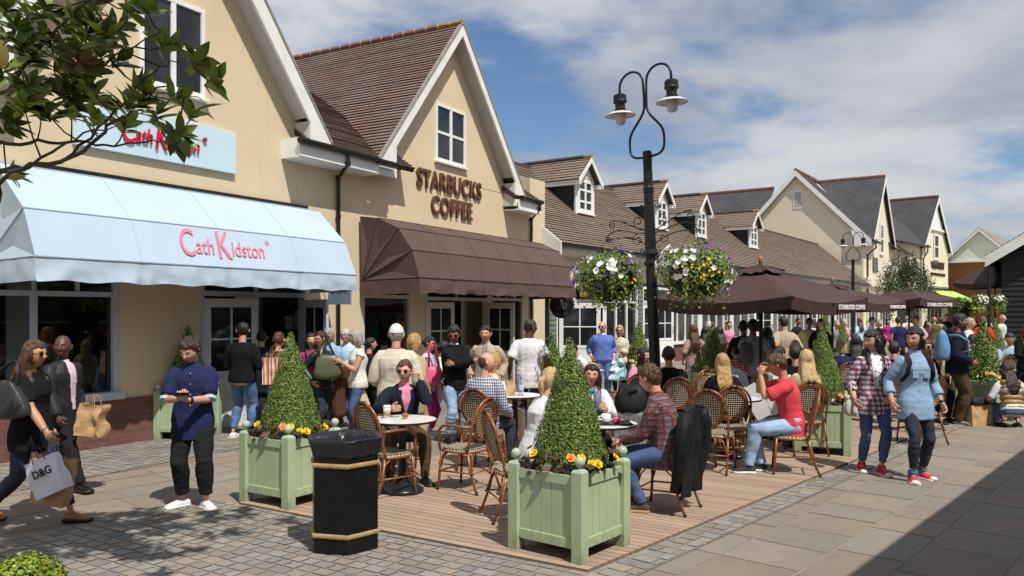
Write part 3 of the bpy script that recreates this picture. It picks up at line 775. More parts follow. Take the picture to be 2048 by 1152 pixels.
PROF2 = [(.06, 3.74), (.45, 3.62), (1.02, 3.22), (1.2, 2.95), (1.22, 2.54)]
PROF2 = [(.06, 3.74), (.30, 3.69), (.92, 3.10), (1.16, 2.53)]
aw2 = thing('awning', 'pale blue canvas hooped awning with pink script lettering over the left shop', 'awning', O1, RZ1)
hoop_awning(aw2, -1.92, 3.6, PROF2, 2.25, (M_BLUEAW, mat('grey_piping', (.38, .47, .57))), [-.55, .85, 2.25], drop=.28)
M_PINK = mat('pink_print', (.72, .22, .30), (.68, .2, .28), rough=.7)
o0, z0 = PROF2[2]; o1, z1 = PROF2[3]
tilt = math.atan2(o1-o0, z0-z1)
script_logo(aw2, Matrix.Translation((.80, -(o0+o1)/2-.010, (z0+z1)/2+.02)) @ Matrix.Rotation(R(90)-tilt, 4, 'X'), .385, M_PINK, .001)
# hanging signs
hs = thing('hanging_sign', 'pale blue hanging sign with red script lettering beside the left shop downpipe', 'sign', O1+G1*3.95+V(D1[1], -D1[0], 0)*.45, RZ1)
mb = MB(); 
pts = [V(0, -.28, 2.02), V(0, .26, 2.02), V(0, .26, 2.36), V(0, .16, 2.44), V(0, -.18, 2.44), V(0, -.28, 2.36)]
mb.prism(pts, (.03, 0, 0)); mb.build('board', mat('slate_blue_board', (.20, .30, .38)), hs, bevel=.003)
script_logo(hs, Matrix.Translation((-.006, 0, 2.28)) @ Matrix.Rotation(R(-90), 4, 'Z') @ Matrix.Rotation(R(90), 4, 'X'), .098, M_RED, .002)
mb = MB(); mb.tube([(.015, .42, 2.5), (.015, -.3, 2.5)], .012, 8); mb.tube([(.015, -.1, 2.5), (.015, -.1, 2.44)], .006); mb.tube([(.015, .15, 2.5), (.015, .15, 2.44)], .006); mb.build('bracket', M_BLACKM, hs)
hs = thing('hanging_sign', 'round black hanging sign with an emblem under the end of the brown awning', 'sign', O1+G1*12.15+V(D1[1], -D1[0], 0)*.95, RZ1)
MR = Matrix.Rotation(R(-90+0), 4, 'Z') @ Matrix.Rotation(R(90), 4, 'X')   # faces back down the street
mb = MB(); mb.tube([(0, 0, 2.06), (.04, 0, 2.06)], .36, 40); mb.build('disc', M_BLACKM, hs)
M_EMB = mat('dull_grey_print', (.11, .11, .115), rough=.5)
T0 = Matrix.Translation((-.006, 0, 2.06)) @ MR
for i, ch in enumerate('STARBUCKS'):
    a = R(152-i*15.5); text(ch, .085, M_EMB, T0 @ Matrix.Translation((.285*math.cos(a), .285*math.sin(a), 0)) @ Matrix.Rotation(a-R(90), 4, 'Z'), hs, extrude=.003, offset=.003)
for i, ch in enumerate('COFFEE'):
    a = R(-125+i*14); text(ch, .085, M_EMB, T0 @ Matrix.Translation((.285*math.cos(a), .285*math.sin(a), 0)) @ Matrix.Rotation(a+R(90), 4, 'Z'), hs, extrude=.003, offset=.003)
mb = MB()
for rr_ in (.335, .225): mb.tube([T0 @ V(rr_*math.cos(2*math.pi*i/40), rr_*math.sin(2*math.pi*i/40), .002) for i in range(40)], .005, 5, closed=True)
mb.ball(T0 @ V(0, .03, 0), (.006, .045, .055), 10, 8)                                   # figure: head, crown and two curling tails
mb.prism([T0 @ V(x, y, 0) for x, y in ((-.055, .09), (-.06, .15), (-.025, .12), (0, .175), (.025, .12), (.06, .15), (.055, .09))], (-.006, 0, 0))
for sg in (-1, 1):
    mb.tube([T0 @ V(sg*x, y, 0) for x, y in ((.02, -.04), (.07, -.11), (.13, -.10), (.155, -.02), (.14, .07), (.175, .10))], [.02, .022, .018, .014, .01, .004], 6)
    for j in range(3): mb.tube([T0 @ V(sg*(.055+j*.025), .06-j*.01, 0), T0 @ V(sg*(.07+j*.028), -.02, 0), T0 @ V(sg*(.04+j*.02), -.08, 0)], .006, 5)
mb.build('emblem', M_EMB, hs)
mb = MB(); mb.box((-.005, -.55, 2.44), (.045, 1.0, 2.50)); mb.box((0, .93, 2.0), (.04, .98, 2.6)); mb.tube([(.02, -.2, 2.45), (.02, -.2, 2.38)], .01); mb.tube([(.02, .2, 2.45), (.02, .2, 2.38)], .01); mb.build('bracket', M_BLACKM, hs)

# ------------------------------------------------------------------ long low building with dormers
b3 = thing('shop_building', 'long low shop row with brown tiled roof and four white dormers', 'building', O2, RZ2)
LEN = 42.5; EV = 3.84; RZH = 6.85; RY = 3.1
mb = MB(); mb.box((.02, .6, 0), (LEN, .7, 3.75)); mb.box((.02, .02, 2.72), (LEN, .6, 3.7)); mb.build('wall', mat('painted_shopfront_dark', (.05, .05, .05), (.09, .085, .08), rough=.7, nscale=.4), b3)
mb = MB(); mb.box((.02, -.03, 2.86), (LEN, .015, 3.62)); mb.build('fascia', M_CREAMPAINT, b3)
roof('roof', b3, M_TILE2, (-.25, -.45, EV), (LEN, -.45, EV), (-.25, RY, RZH), (LEN, RY, RZH), .13, .035)
roof('roof', b3, M_TILE2, (LEN, 2*RY+.45, EV), (-.25, 2*RY+.45, EV), (LEN, RY, RZH), (-.25, RY, RZH), .3, .03)
mb = MB(); mb.prism([V(-.28, -.55, EV-.5), V(-.28, -.55, EV+.0), V(-.28, .5, EV+.82), V(-.28, .5, EV-.35)], (.06, 0, 0)); mb.build('verge_board', M_WHITE, b3)
mb = MB(); mb.box((-.2, -.42, EV-.32), (LEN, -.40, EV-.06)); mb.box((-.2, -.40, EV-.34), (LEN, .02, EV-.31)); mb.build('eave_board', M_CREAMPAINT, b3)
gutter(b3, -.2, LEN, -.52, EV-.05, .07)
mb = MB(); nn = 110
for i in range(nn): mb.tube([(i*LEN/nn, RY, RZH), ((i+.95)*LEN/nn, RY, RZH)], [(.09, .1)]*2, 6, ref=(0, 0, 1))
mb.build('ridge_tiles', M_TILE2, b3)
pit3 = (RZH-EV)/(RY+.45); rz_at = lambda y: EV+pit3*(y+.45)
for i, (dc, wd) in enumerate(((3.8, 1.22), (9.9, 1.18), (14.1, 1.18), (21.2, 1.3))):
    y0 = 1.0; zt = 6.30; zr = 7.0; zb = rz_at(y0); back = RY+1.6; bk = (zt-EV)/pit3-.45; hw = wd/2
    mb = MB()
    for sg in (-1, 1):
        x = dc+sg*hw; mb.prism([V(x, y0+.03, zb-.1), V(x, y0+.03, zt), V(x, bk, zt)], (-sg*.05, 0, 0))
    dm = mb.build('dormer', M_BLACKBOARD, b3)
    mb = MB(); mb.prism([V(dc-hw+.0, y0-.02, zt), V(dc+hw-.0, y0-.02, zt), V(dc, y0-.02, zr-.12)], (0, .05, 0))
    for q in range(5): z = zt+.02+q*.11; hwq = hw*(1-(z-zt)/(zr-zt)); mb.box((dc-hwq+.05, y0-.035, z), (dc+hwq-.05, y0-.02, z+.09))
    mb.box((dc-hw, y0-.03, zb), (dc-hw+.1, y0+.05, zt)); mb.box((dc+hw-.1, y0-.03, zb), (dc+hw, y0+.05, zt)); mb.build('dormer_gable', M_WHITE, dm)
    for sg in (-1, 1):
        o = roof('dormer_roof', dm, M_TILE2, (dc+sg*(hw+.2), y0-.25, zt-.12), (dc+sg*(hw+.2), back, zt-.12), (dc, y0-.25, zr), (dc, back, zr), .13)
        bb = MB(); bb.prism([V(dc+sg*(hw+.2), y0-.28, zt-.3), V(dc, y0-.28, zr-.18), V(dc, y0-.28, zr-.02), V(dc+sg*(hw+.2), y0-.28, zt-.12)], (0, .04, 0)); bb.build('bargeboard', M_WHITE, dm)
        eb = MB(); eb.box((min(dc+sg*hw, dc+sg*(hw+.18)), y0-.24, zt-.28), (max(dc+sg*hw, dc+sg*(hw+.18)), bk+.2, zt-.14)); eb.build('eave_board', M_WHITE, dm)
    rt = MB(); nq = int((back-y0+.25)/.3)
    for q in range(nq): rt.cur = 1 if q == 0 else 0; rt.tube([(dc, y0-.27+q*.3, zr+.02), (dc, y0-.27+q*.3+.28, zr+.02)], [(.08, .09)]*2, 8, ref=(0, 0, 1))
    rt.build('ridge_tiles', [M_TILE2, M_LICHEN], dm)
    o = frame_window(b3, dc-hw+.1, dc+hw-.1, zb+.08, zt-.02, 2, 3, y=y0-.05, fw=.13, bar=.035)
# shopfront: doors, windows, painted boards
def boards(p, a, b, z0=0, z1=2.75, m=M_SAGE, y=0, st=.15):
    mb = MB(); z = z0
    while z < z1: mb.prism([V(a, y-.03, z), V(a, y-.008, z+st), V(a, y+.03, z+st), V(a, y+.03, z)], (b-a, 0, 0)); z += st
    return mb.build('weatherboard', m, p)
x = .02; seq = [('b', .35), ('D', 1.0), ('d', 1.15), ('w', 3.1), ('b', .5), ('d', 1.1), ('d', 1.1), ('w', 2.3), ('b', .5), ('P', .35), ('w', 2.6), ('d', 1.1), ('w', 2.2), ('b', .8), ('d', 1.15), ('d', 1.15), ('P', .4), ('b', .9), ('w', 2.6), ('b', .7), ('w', 2.6), ('d', 1.2), ('b', .8), ('w', 3), ('b', .6), ('d', 1.2), ('w', 3), ('b', .8), ('w', 3), ('b', .7)]
k3 = 0
for typ, wd in seq:
    a, b = x, x+wd; x = b
    if b > LEN: break
    if typ == 'b': boards(b3, a, b)
    elif typ == 'P': mb = MB(); mb.box((a, -.05, 0), (b, .1, 2.8)); mb.build('pilaster', M_WHITE, b3)
    elif typ in 'dD':
        mb = MB(); mb.box((a, -.02, 2.16), (b, .08, 2.26)); mb.box((a, -.02, 0), (a+.06, .08, 2.75)); mb.box((b-.06, -.02, 0), (b, .08, 2.75)); mb.box((a+.06, -.02, 2.67), (b-.06, .08, 2.75))
        o = mb.build('door_frame', M_WHITE, b3); g = MB(); g.box((a+.06, .03, 2.26), (b-.06, .04, 2.67)); g.build('pane', M_GLASS, o)
        if typ == 'D': door_leaf(b3, a+.1, -.04, 1.2, 2.1, -62, M_WHITE, glass_to=.42)
        else: door_leaf(b3, a+.06, .0, wd-.12, 2.12, (0, -40, 0, -15)[k3 % 4], M_WHITE, glass_to=.42)
        k3 += 1
    else:
        shop_window(b3, a, b, .7, 2.78, max(2, int(wd/.75)), 2.2, M_WHITE, y=-.03, tcols=max(4, int(wd/.4)))
        brick(b3, a, b, .62, y=-.05)
sg = thing('shop_sign', 'small ochre fascia board above the white door behind the left flower basket', 'sign', O2, RZ2)
mb = MB(); mb.box((1.45, -.2, 2.34), (2.95, -.16, 2.82)); mb.build('board', mat('ochre_board', (.42, .27, .10)), sg)
text('THE POINT', .22, M_BLACKM, wallM(2.2, -.21, 2.66), sg, extrude=.004, offset=.006, sx=.9)

# ------------------------------------------------------------------ cream building with slate gables
b4 = thing('shop_building', 'tall pale cream building with steep dark slate gables beyond the low row', 'building', O2, RZ2)
S0, EV4, RG4, RY4 = 43.0, 7.35, 12.6, 4.76
mb = MB()
mb.face([(S0, 0, 3.9), (S0, 2*RY4, 0), (S0, 2*RY4, EV4), (S0, RY4, RG4-.15), (S0, 0, EV4)]) if False else None
mb.prism([V(S0, 0, 0), V(S0, 2*RY4, 0), V(S0, 2*RY4, EV4), V(S0, RY4, RG4-.2), V(S0, 0, EV4)], (14, 0, 0)); 
mb.prism([V(45.3, -.02, 3.9), V(54.0, -.02, 3.9), V(54.0, -.02, EV4+.2), V(49.66, -.02, RG4-.2), V(45.3, -.02, EV4+.2)], (0, .5, 0))
mb.prism([V(43, -.3, 3.75), V(52.0, -.3, 3.75), V(52, -.3, 4.35), V(43, -.3, 4.35)], (0, .28, 0))
mb.build('wall', M_CREAM2, b4)
roof('roof', b4, M_SLATE, (S0-.3, -.6, EV4-.35), (46.5, -.6, EV4-.35), (S0-.3, RY4, RG4), (46.5, RY4, RG4), .2, .02)
roof('roof', b4, M_SLATE, (53.0, -.6, EV4-.35), (60.5, -.6, EV4-.35), (50.0, RY4, RG4), (60.5, RY4, RG4), .2, .02)
roof('roof', b4, M_SLATE, (60.5, 2*RY4+.5, EV4-.35), (S0-.3, 2*RY4+.5, EV4-.35), (60.5, RY4, RG4), (S0-.3, RY4, RG4), .3, .02)
for sgn_ in (-1, 1):
    roof('roof', b4, M_SLATE, (49.66+sgn_*4.7, -.35, EV4-.2), (49.66+sgn_*4.7, 4, EV4-.2), (49.66, -.35, RG4), (49.66, 5, RG4), .2, .02)
    mb = MB(); mb.prism([V(49.66+sgn_*4.7, -.38, EV4-.6), V(49.66, -.38, RG4-.5), V(49.66, -.38, RG4-.05), V(49.66+sgn_*4.7, -.38, EV4-.2)], (0, .06, 0)); mb.build('bargeboard', M_WHITE, b4)
    yy = (-.6, 2*RY4+.5)[sgn_ > 0]
    mb = MB(); mb.prism([V(S0-.36, yy, EV4-.75), V(S0-.36, RY4, RG4-.45), V(S0-.36, RY4, RG4-.02), V(S0-.36, yy, EV4-.3)], (.06, 0, 0)); mb.build('bargeboard', M_WHITE, b4)
mb = MB(); mb.prism([V(S0-.34, -.62, EV4-.75), V(S0-.34, .75, EV4-.75), V(S0-.34, .75, EV4+.75)], (.04, 0, 0)); mb.build('boxed_foot', M_WHITE, b4)
mb = MB()
for i in range(36): mb.tube([(S0-.3+i*.36, RY4, RG4+.02), (S0-.3+i*.36+.34, RY4, RG4+.02)], .14, 6) if S0-.3+i*.36 < 60 else None
mb.build('ridge_tiles', M_RIDGE, b4); mb = MB()
for i in range(14): mb.tube([(49.66, -.3+i*.36, RG4+.02), (49.66, -.3+i*.36+.34, RG4+.02)], .14, 6)
mb.build('ridge_tiles', M_RIDGE, b4)
gutter(b4, S0-.3, 45.5, -.66, EV4-.35, .09); gutter(b4, 54.2, 60.5, -.66, EV4-.35, .09)
downpipe(b4, [(44.0, -.66, EV4-.4), (44.0, -.66, EV4-.8), (44.0, -.1, EV4-1.3), (44.0, -.1, 3)], .06)
mb = MB(); mb.box((S0-.04, 4.3, 9.7), (S0-.005, 5.0, 11.1)); lw = mb.build('window', M_WHITE, b4); roof('roof', b4, M_SLATE, (40.5, 7.5, 6.5), (40.5, 24, 6.5), (46.5, 7.5, 11.9), (46.5, 24, 11.9), .2, .02); rt_ = MB(); [rt_.tube([(46.5, 7.5+i*.36, 11.95), (46.5, 7.5+i*.36+.34, 11.95)], .14, 6) for i in range(45)]; rt_.build('ridge_tiles', M_RIDGE, b4); g = MB(); g.box((S0-.06, 4.4, 9.85), (S0-.041, 4.9, 10.95)); g.build('louvre', mat('grey_louvre', (.42, .42, .45)), lw)
frame_window(b4, 49.0, 50.4, 6.4, 8.9, 1, 2, y=-.1, fw=.2, bar=.06)
shop_window(b4, 44, 47.6, .6, 3.2, 3, 2.3, M_WHITE, y=-.15); shop_window(b4, 48.3, 53, .6, 3.2, 4, 2.3, M_WHITE, y=-.15)
mb = MB(); mb.box((46.1, -.1, 4.9), (47.9, -.03, 6.0)); mb.build('shutter', mat('grey_shutter', (.12, .12, .13)), b4)
# next one down the street, slightly turned
b5 = thing('shop_building', 'far cream building with white boarded gable top above the lime green awning', 'building', O3, RZ3)
mb = MB(); mb.prism([V(-1, 0, 3.6), V(6.5, 0, 3.6), V(6.5, 0, 8.1), V(-1, 0, 8.1)], (0, 8, 0))
mb.prism([V(6.9, -.1, 0), V(15.6, -.1, 0), V(15.6, -.1, 8.0), V(11.1, -.1, 12.8), V(6.9, -.1, 8.0)], (0, 8, 0)); mb.prism([V(-1, .2, 0), V(6.5, .2, 0), V(6.5, .2, 3.6), V(-1, .2, 3.6)], (0, 6, 0)); mb.build('wall', M_CREAM2, b5)
mb = MB(); mb.prism([V(8.6, -.16, 9.9), V(13.6, -.16, 9.9), V(11.1, -.16, 12.7)], (0, .05, 0)); mb.box((8.3, -.3, 9.7), (13.9, -.1, 9.9)); mb.build('gable_boarding', M_WHITE, b5)
for sgn_ in (-1, 1):
    roof('roof', b5, M_SLATE, (11.1+sgn_*4.7, -.45, 7.8), (11.1+sgn_*4.7, 6, 7.8), (11.1, -.45, 13), (11.1, 6.5, 13), .2, .02)
    mb = MB(); mb.prism([V(11.1+sgn_*4.7, -.48, 7.4), V(11.1, -.48, 12.5), V(11.1, -.48, 12.95), V(11.1+sgn_*4.7, -.48, 7.8)], (0, .06, 0)); mb.build('bargeboard', M_WHITE, b5)
roof('roof', b5, M_SLATE, (-2, -.6, 7.9), (8, -.6, 7.9), (-2, 4.7, 12.9), (8, 4.7, 12.9), .2, .02)
mb = MB()
for i in range(28): mb.tube([(-2+i*.36, 4.7, 12.95), (-1.66+i*.36, 4.7, 12.95)], .14, 6)
mb.build('ridge_tiles', M_RIDGE, b5); mb = MB()
for i in range(15): mb.tube([(11.1, -.4+i*.36, 13.05), (11.1, -.06+i*.36, 13.05)], .14, 6)
mb.build('ridge_tiles', M_RIDGE, b5)
gutter(b5, -1, 6.8, -.66, 7.85, .09)
downpipe(b5, [(6.6, -.66, 7.8), (6.6, -.66, 7.4), (6.75, -.25, 6.8), (6.75, -.25, 3)], .06)
frame_window(b5, 1.2, 5.6, 4.9, 6.7, 6, 2, y=-.1, fw=.16, bar=.06); frame_window(b5, 10.5, 12.1, 6.9, 9.4, 1, 2, y=-.2, fw=.2, bar=.06)
mb = MB(); mb.box((6.9, -.16, 4.3), (15.6, -.12, 4.42)); mb.build('string_course', M_WHITE, b5)
shop_window(b5, 8, 13, .6, 2.9, 4, 2.2, M_WHITE, y=-.2)
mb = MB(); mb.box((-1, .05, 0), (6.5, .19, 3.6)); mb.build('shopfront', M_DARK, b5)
sg = thing('shop_sign', 'dark serif letters VILLANDRY on the far cream gable', 'sign', O3, RZ3)
text('VILLANDRY', 1.0, mat('dark_brown_letter', (.07, .04, .02)), wallM(11.8, -.16, 6.3), sg, extrude=.04, offset=.01, sx=.85)
text('FOOD STORE BAR RESTAURANT', .42, mat('dark_brown_letter', (.07, .04, .02)), wallM(11.9, -.16, 5.45), sg, extrude=.03, sx=.8)
al = thing('awning', 'lime green flat canvas awning on the far cream building', 'awning', O3, RZ3)
mb = MB(); mb.face([(8.6, -.15, 3.95), (17.2, -.15, 3.95), (17.2, -3.1, 2.55), (8.6, -3.1, 2.55)]); mb.build('canopy', M_LIME, al)
mb = MB(); mb.face([(8.6, -3.1, 2.55), (17.2, -3.1, 2.55), (17.2, -3.12, 2.1), (8.6, -3.12, 2.1)]); mb.build('valance', M_LIME, al)
mb = MB(); mb.tube([(8.6, -3.1, 2.55), (17.2, -3.1, 2.55)], .05, 6); mb.tube([(8.6, -.15, 3.95), (8.6, -3.1, 2.52)], .04, 6); mb.tube([(8.6, -.2, 4.05), (17.2, -.2, 4.05)], .12, 6); mb.build('frame', M_BLACKM, al)
# cedar clad building at the end of the street
pc = at(1907, 84); ang = math.atan2(-1.166, 1.0)
b6 = thing('shop_building', 'brown cedar clad building with a white gable at the end of the street', 'building', pc, ang+R(9))
mb = MB(); mb.box((-1, 0, 0), (9, 10, 7.2))
mb.build('wall', M_CEDAR, b6)
mb = MB()
for i in range(30): mb.box((-1, -.05-.001*i, .25*i), (9, -.0, .25*i+.02))
mb.box((-1, -.1, 4.0), (9, -.04, 4.2)); mb.build('board_shadow_gap', mat('dark_cedar', (.12, .05, .02)), b6)
mb = MB(); mb.prism([V(-.6, -.1, 7.1), V(5.4, -.1, 7.1), V(2.4, -.1, 10.2)], (0, .3, 0)); mb.box((-.8, -.2, 6.95), (5.6, .1, 7.15)); mb.build('gable_boarding', M_WHITE, b6)
for sgn_ in (-1, 1):
    roof('roof', b6, M_LTILE, (2.4+sgn_*3.9, -.4, 6.6), (2.4+sgn_*3.9, 12, 6.6), (2.4, -.4, 10.5), (2.4, 12, 10.5), .25, .03)
    mb = MB(); mb.prism([V(2.4+sgn_*3.9, -.44, 6.3), V(2.4, -.44, 10.1), V(2.4, -.44, 10.45), V(2.4+sgn_*3.9, -.44, 6.6)], (0, .06, 0)); mb.build('bargeboard', M_WHITE, b6)
mb = MB(); mb.box((2.9, -.15, 4.9), (5.0, -.06, 7.0)); lw = mb.build('window', M_WHITE, b6); g = MB(); g.box((3.1, -.17, 5.1), (4.8, -.151, 6.85)); g.build('louvre', mat('grey_louvre', (.42, .42, .45)), lw)
# black boarded building, right edge
pb = at(2003, 30)
b7 = thing('shop_building', 'black weatherboarded barn-like shop with white bargeboard at the right edge', 'building', pb, R(-33))
mb = MB(); mb.prism([V(0, 0, 0), V(9, 0, 0), V(9, 0, 4.2), V(4.5, 0, 7.0), V(0, 0, 4.2)], (0, 12, 0))
z = 0
while z < 6.8:
    x0 = 0 if z < 4.1 else (z-4.1)*1.6; x1 = 9-x0
    if x1 > x0+.2: mb.prism([V(x0, -.045, z), V(x0, -.012, z+.19), V(x0, .01, z+.19), V(x0, .01, z)], (x1-x0, 0, 0))
    z += .19
mb.build('wall', M_BLACKBOARD, b7)
for sgn_ in (-1, 1):
    roof('roof', b7, M_SLATE, (4.5+sgn_*5.0, -.5, 3.95), (4.5+sgn_*5.0, 12, 3.95), (4.5, -.5, 7.25), (4.5, 12, 7.25), .2, .03)
    mb = MB(); mb.prism([V(4.5+sgn_*5.0, -.54, 3.55), V(4.5, -.54, 6.75), V(4.5, -.54, 7.2), V(4.5+sgn_*5.0, -.54, 3.95)], (0, .06, 0)); mb.build('bargeboard', M_WHITE, b7)
# building behind and to the right of the camera: only its shade reaches the picture
b8 = thing('shop_building', 'black boarded shop on the right, out of frame, that shades the pavement', 'building', V(3.66, 3.35, 0), math.atan2(.75, .66))
mb = MB(); mb.box((-9, -6, 0), (16, -.6, 4.0)); mb.build('wall', M_BLACKBOARD, b8)
roof('roof', b8, M_SLATE, (-9.4, 0, 4.0), (16.4, 0, 4.0), (-9.4, -3.3, 6.0), (16.4, -3.3, 6.0), .2, .03)
roof('roof', b8, M_SLATE, (16.4, -6.6, 4.0), (-9.4, -6.6, 4.0), (16.4, -3.3, 6.0), (-9.4, -3.3, 6.0), .2, .03)
# ------------------------------------------------------------------ foliage helpers
def leaf_mat(name, c1, c2, under=None, rough=.4, trans=.15):
    t = NT(name); o = t.mix(t.ramp(t.noise(t.coord('Object'), 9, 2), .3, .7), c1, c2)
    o = t.mix(1.0, o, t.attr(), 'MULTIPLY')
    if under:
        g = t.n('ShaderNodeNewGeometry'); o = t.mix(g.outputs['Backfacing'], o, under)
    t.link(o, t.b.inputs['Base Color']); t.b.inputs['Roughness'].default_value = rough
    t.b.inputs['Transmission Weight'].default_value = 0
    return t.m
M_BOX = leaf_mat('box_leaf', (.115, .19, .030), (.07, .135, .022), rough=.45)
M_BOXC = mat('box_twigs', (.02, .03, .01), (.035, .03, .012), rough=.95, nscale=20)
M_BRIGHT = leaf_mat('young_box_leaf', (.22, .30, .03), (.13, .22, .02))
M_BEG = leaf_mat('begonia_leaf', (.035, .04, .02), (.075, .025, .02), rough=.3)
M_YEL = mat('yellow_petal', (.85, .60, .02), (.80, .48, .01), rough=.5, nscale=30)
M_ORG = mat('apricot_petal', (.85, .38, .10), (.80, .28, .12), rough=.5, nscale=30)
M_SOIL = mat('soil', (.03, .02, .015), rough=1)
def planter_mat():
    t = NT('sage_green_paint'); q = t.coord('Object'); o = t.mix(t.ramp(t.noise(q, 3.5, 5), .35, .65), (.385, .48, .29), (.34, .43, .255))
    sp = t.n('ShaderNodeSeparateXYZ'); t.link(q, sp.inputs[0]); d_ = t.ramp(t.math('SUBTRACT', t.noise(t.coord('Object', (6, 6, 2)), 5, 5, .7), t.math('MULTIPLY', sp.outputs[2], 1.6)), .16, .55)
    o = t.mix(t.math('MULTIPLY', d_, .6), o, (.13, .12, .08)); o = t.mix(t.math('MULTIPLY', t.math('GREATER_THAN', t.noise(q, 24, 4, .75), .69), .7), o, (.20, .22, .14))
    t.link(o, t.b.inputs['Base Color']); t.b.inputs['Roughness'].default_value = .45; t.bump(t.noise(t.coord('Object', (1, 1, .08)), 130, 2), .15, .002); return t.m
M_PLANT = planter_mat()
M_PLANT2 = mat('pale_green_ball_paint', (.40, .50, .36), rough=.35)
def leafset(mb, pts, size, rr, mi=0, asp=.62, fold=.25, col=None, nrm=None):
    """one small folded leaf at each point (p, outward normal)"""
    for p, n in pts:
        d = V(rr.gauss(0, 1), rr.gauss(0, 1), rr.gauss(0, 1)); t = (d-n*d.dot(n)*.75).normalized() if n else d.normalized()
        w_ = t.cross((n or V(0, 0, 1))+V(rr.gauss(0, .5), rr.gauss(0, .5), rr.gauss(0, .5))).normalized()
        s = size*rr.uniform(.65, 1.3); u = t.cross(w_)
        a = p; b = p+t*s; c = p+t*s*.5+w_*s*asp*.5+u*s*fold*.3; e = p+t*s*.5-w_*s*asp*.5+u*s*fold*.3
        k = rr.uniform(.55, 1.35)
        cc = col(rr) if col else (k*rr.uniform(.9, 1.25), k, k*rr.uniform(.7, 1.1))
        i = len(mb.v); mb.v += [tuple(a), tuple(c), tuple(b), tuple(e)]
        mb.f += [(i, i+1, i+2), (i, i+2, i+3)]; mb.mi += [mi, mi]; mb.col[len(mb.f)-1] = cc; mb.col[len(mb.f)-2] = cc
def box_col(rr):
    q = rr.random(); k = rr.uniform(.5, 1.5)
    if q < .10: return (3.2*k, 1.9*k, 2.6*k)
    if q < .35: return (1.9*k, 1.65*k, 1.2*k)
    return (k, k, k*.9)
def cone_points(n, r, h, rr, bulge=.12):
    out = []
    for _ in range(n):
        t = 1-math.sqrt(rr.random()*.985+.0); t = min(t, .985)
        rad = r*(1-t)**.92*(1+bulge*math.sin(t*3.1))+.012; a = rr.random()*2*math.pi
        rad += noise.noise(V(math.cos(a)*2.2, math.sin(a)*2.2, t*6))*.035*r/.3
        rad += rr.gauss(0, .006)-abs(rr.gauss(0, .012))
        n_ = V(math.cos(a), math.sin(a), r/h).normalized(); out.append((V(rad*math.cos(a), rad*math.sin(a), t*h), n_))
    return out
def flower(mb, c, r, rr, mi, n):
    c = Vector(c)
    for ring, (q, sc, el) in enumerate(((6, 1, .25), (5, .66, .7), (3, .36, 1.2))):
        for i in range(q):
            a = 2*math.pi*(i+ring*.5)/q+rr.uniform(-.2, .2)
            d = V(math.cos(a), math.sin(a), 0); e = d*math.cos(el)+V(0, 0, 1)*math.sin(el)
            w_ = V(-math.sin(a), math.cos(a), 0)*r*sc*.55
            M = n.to_track_quat('Z', 'Y').to_matrix()
            pts = [V(0, 0, 0), e*r*sc*.5+w_, e*r*sc+w_*.45+V(0, 0, .12*r), e*r*sc-w_*.45+V(0, 0, .12*r), e*r*sc*.5-w_]
            mb.add([c+M @ p for p in pts], [(0, 1, 2, 3, 4)], mi=mi)
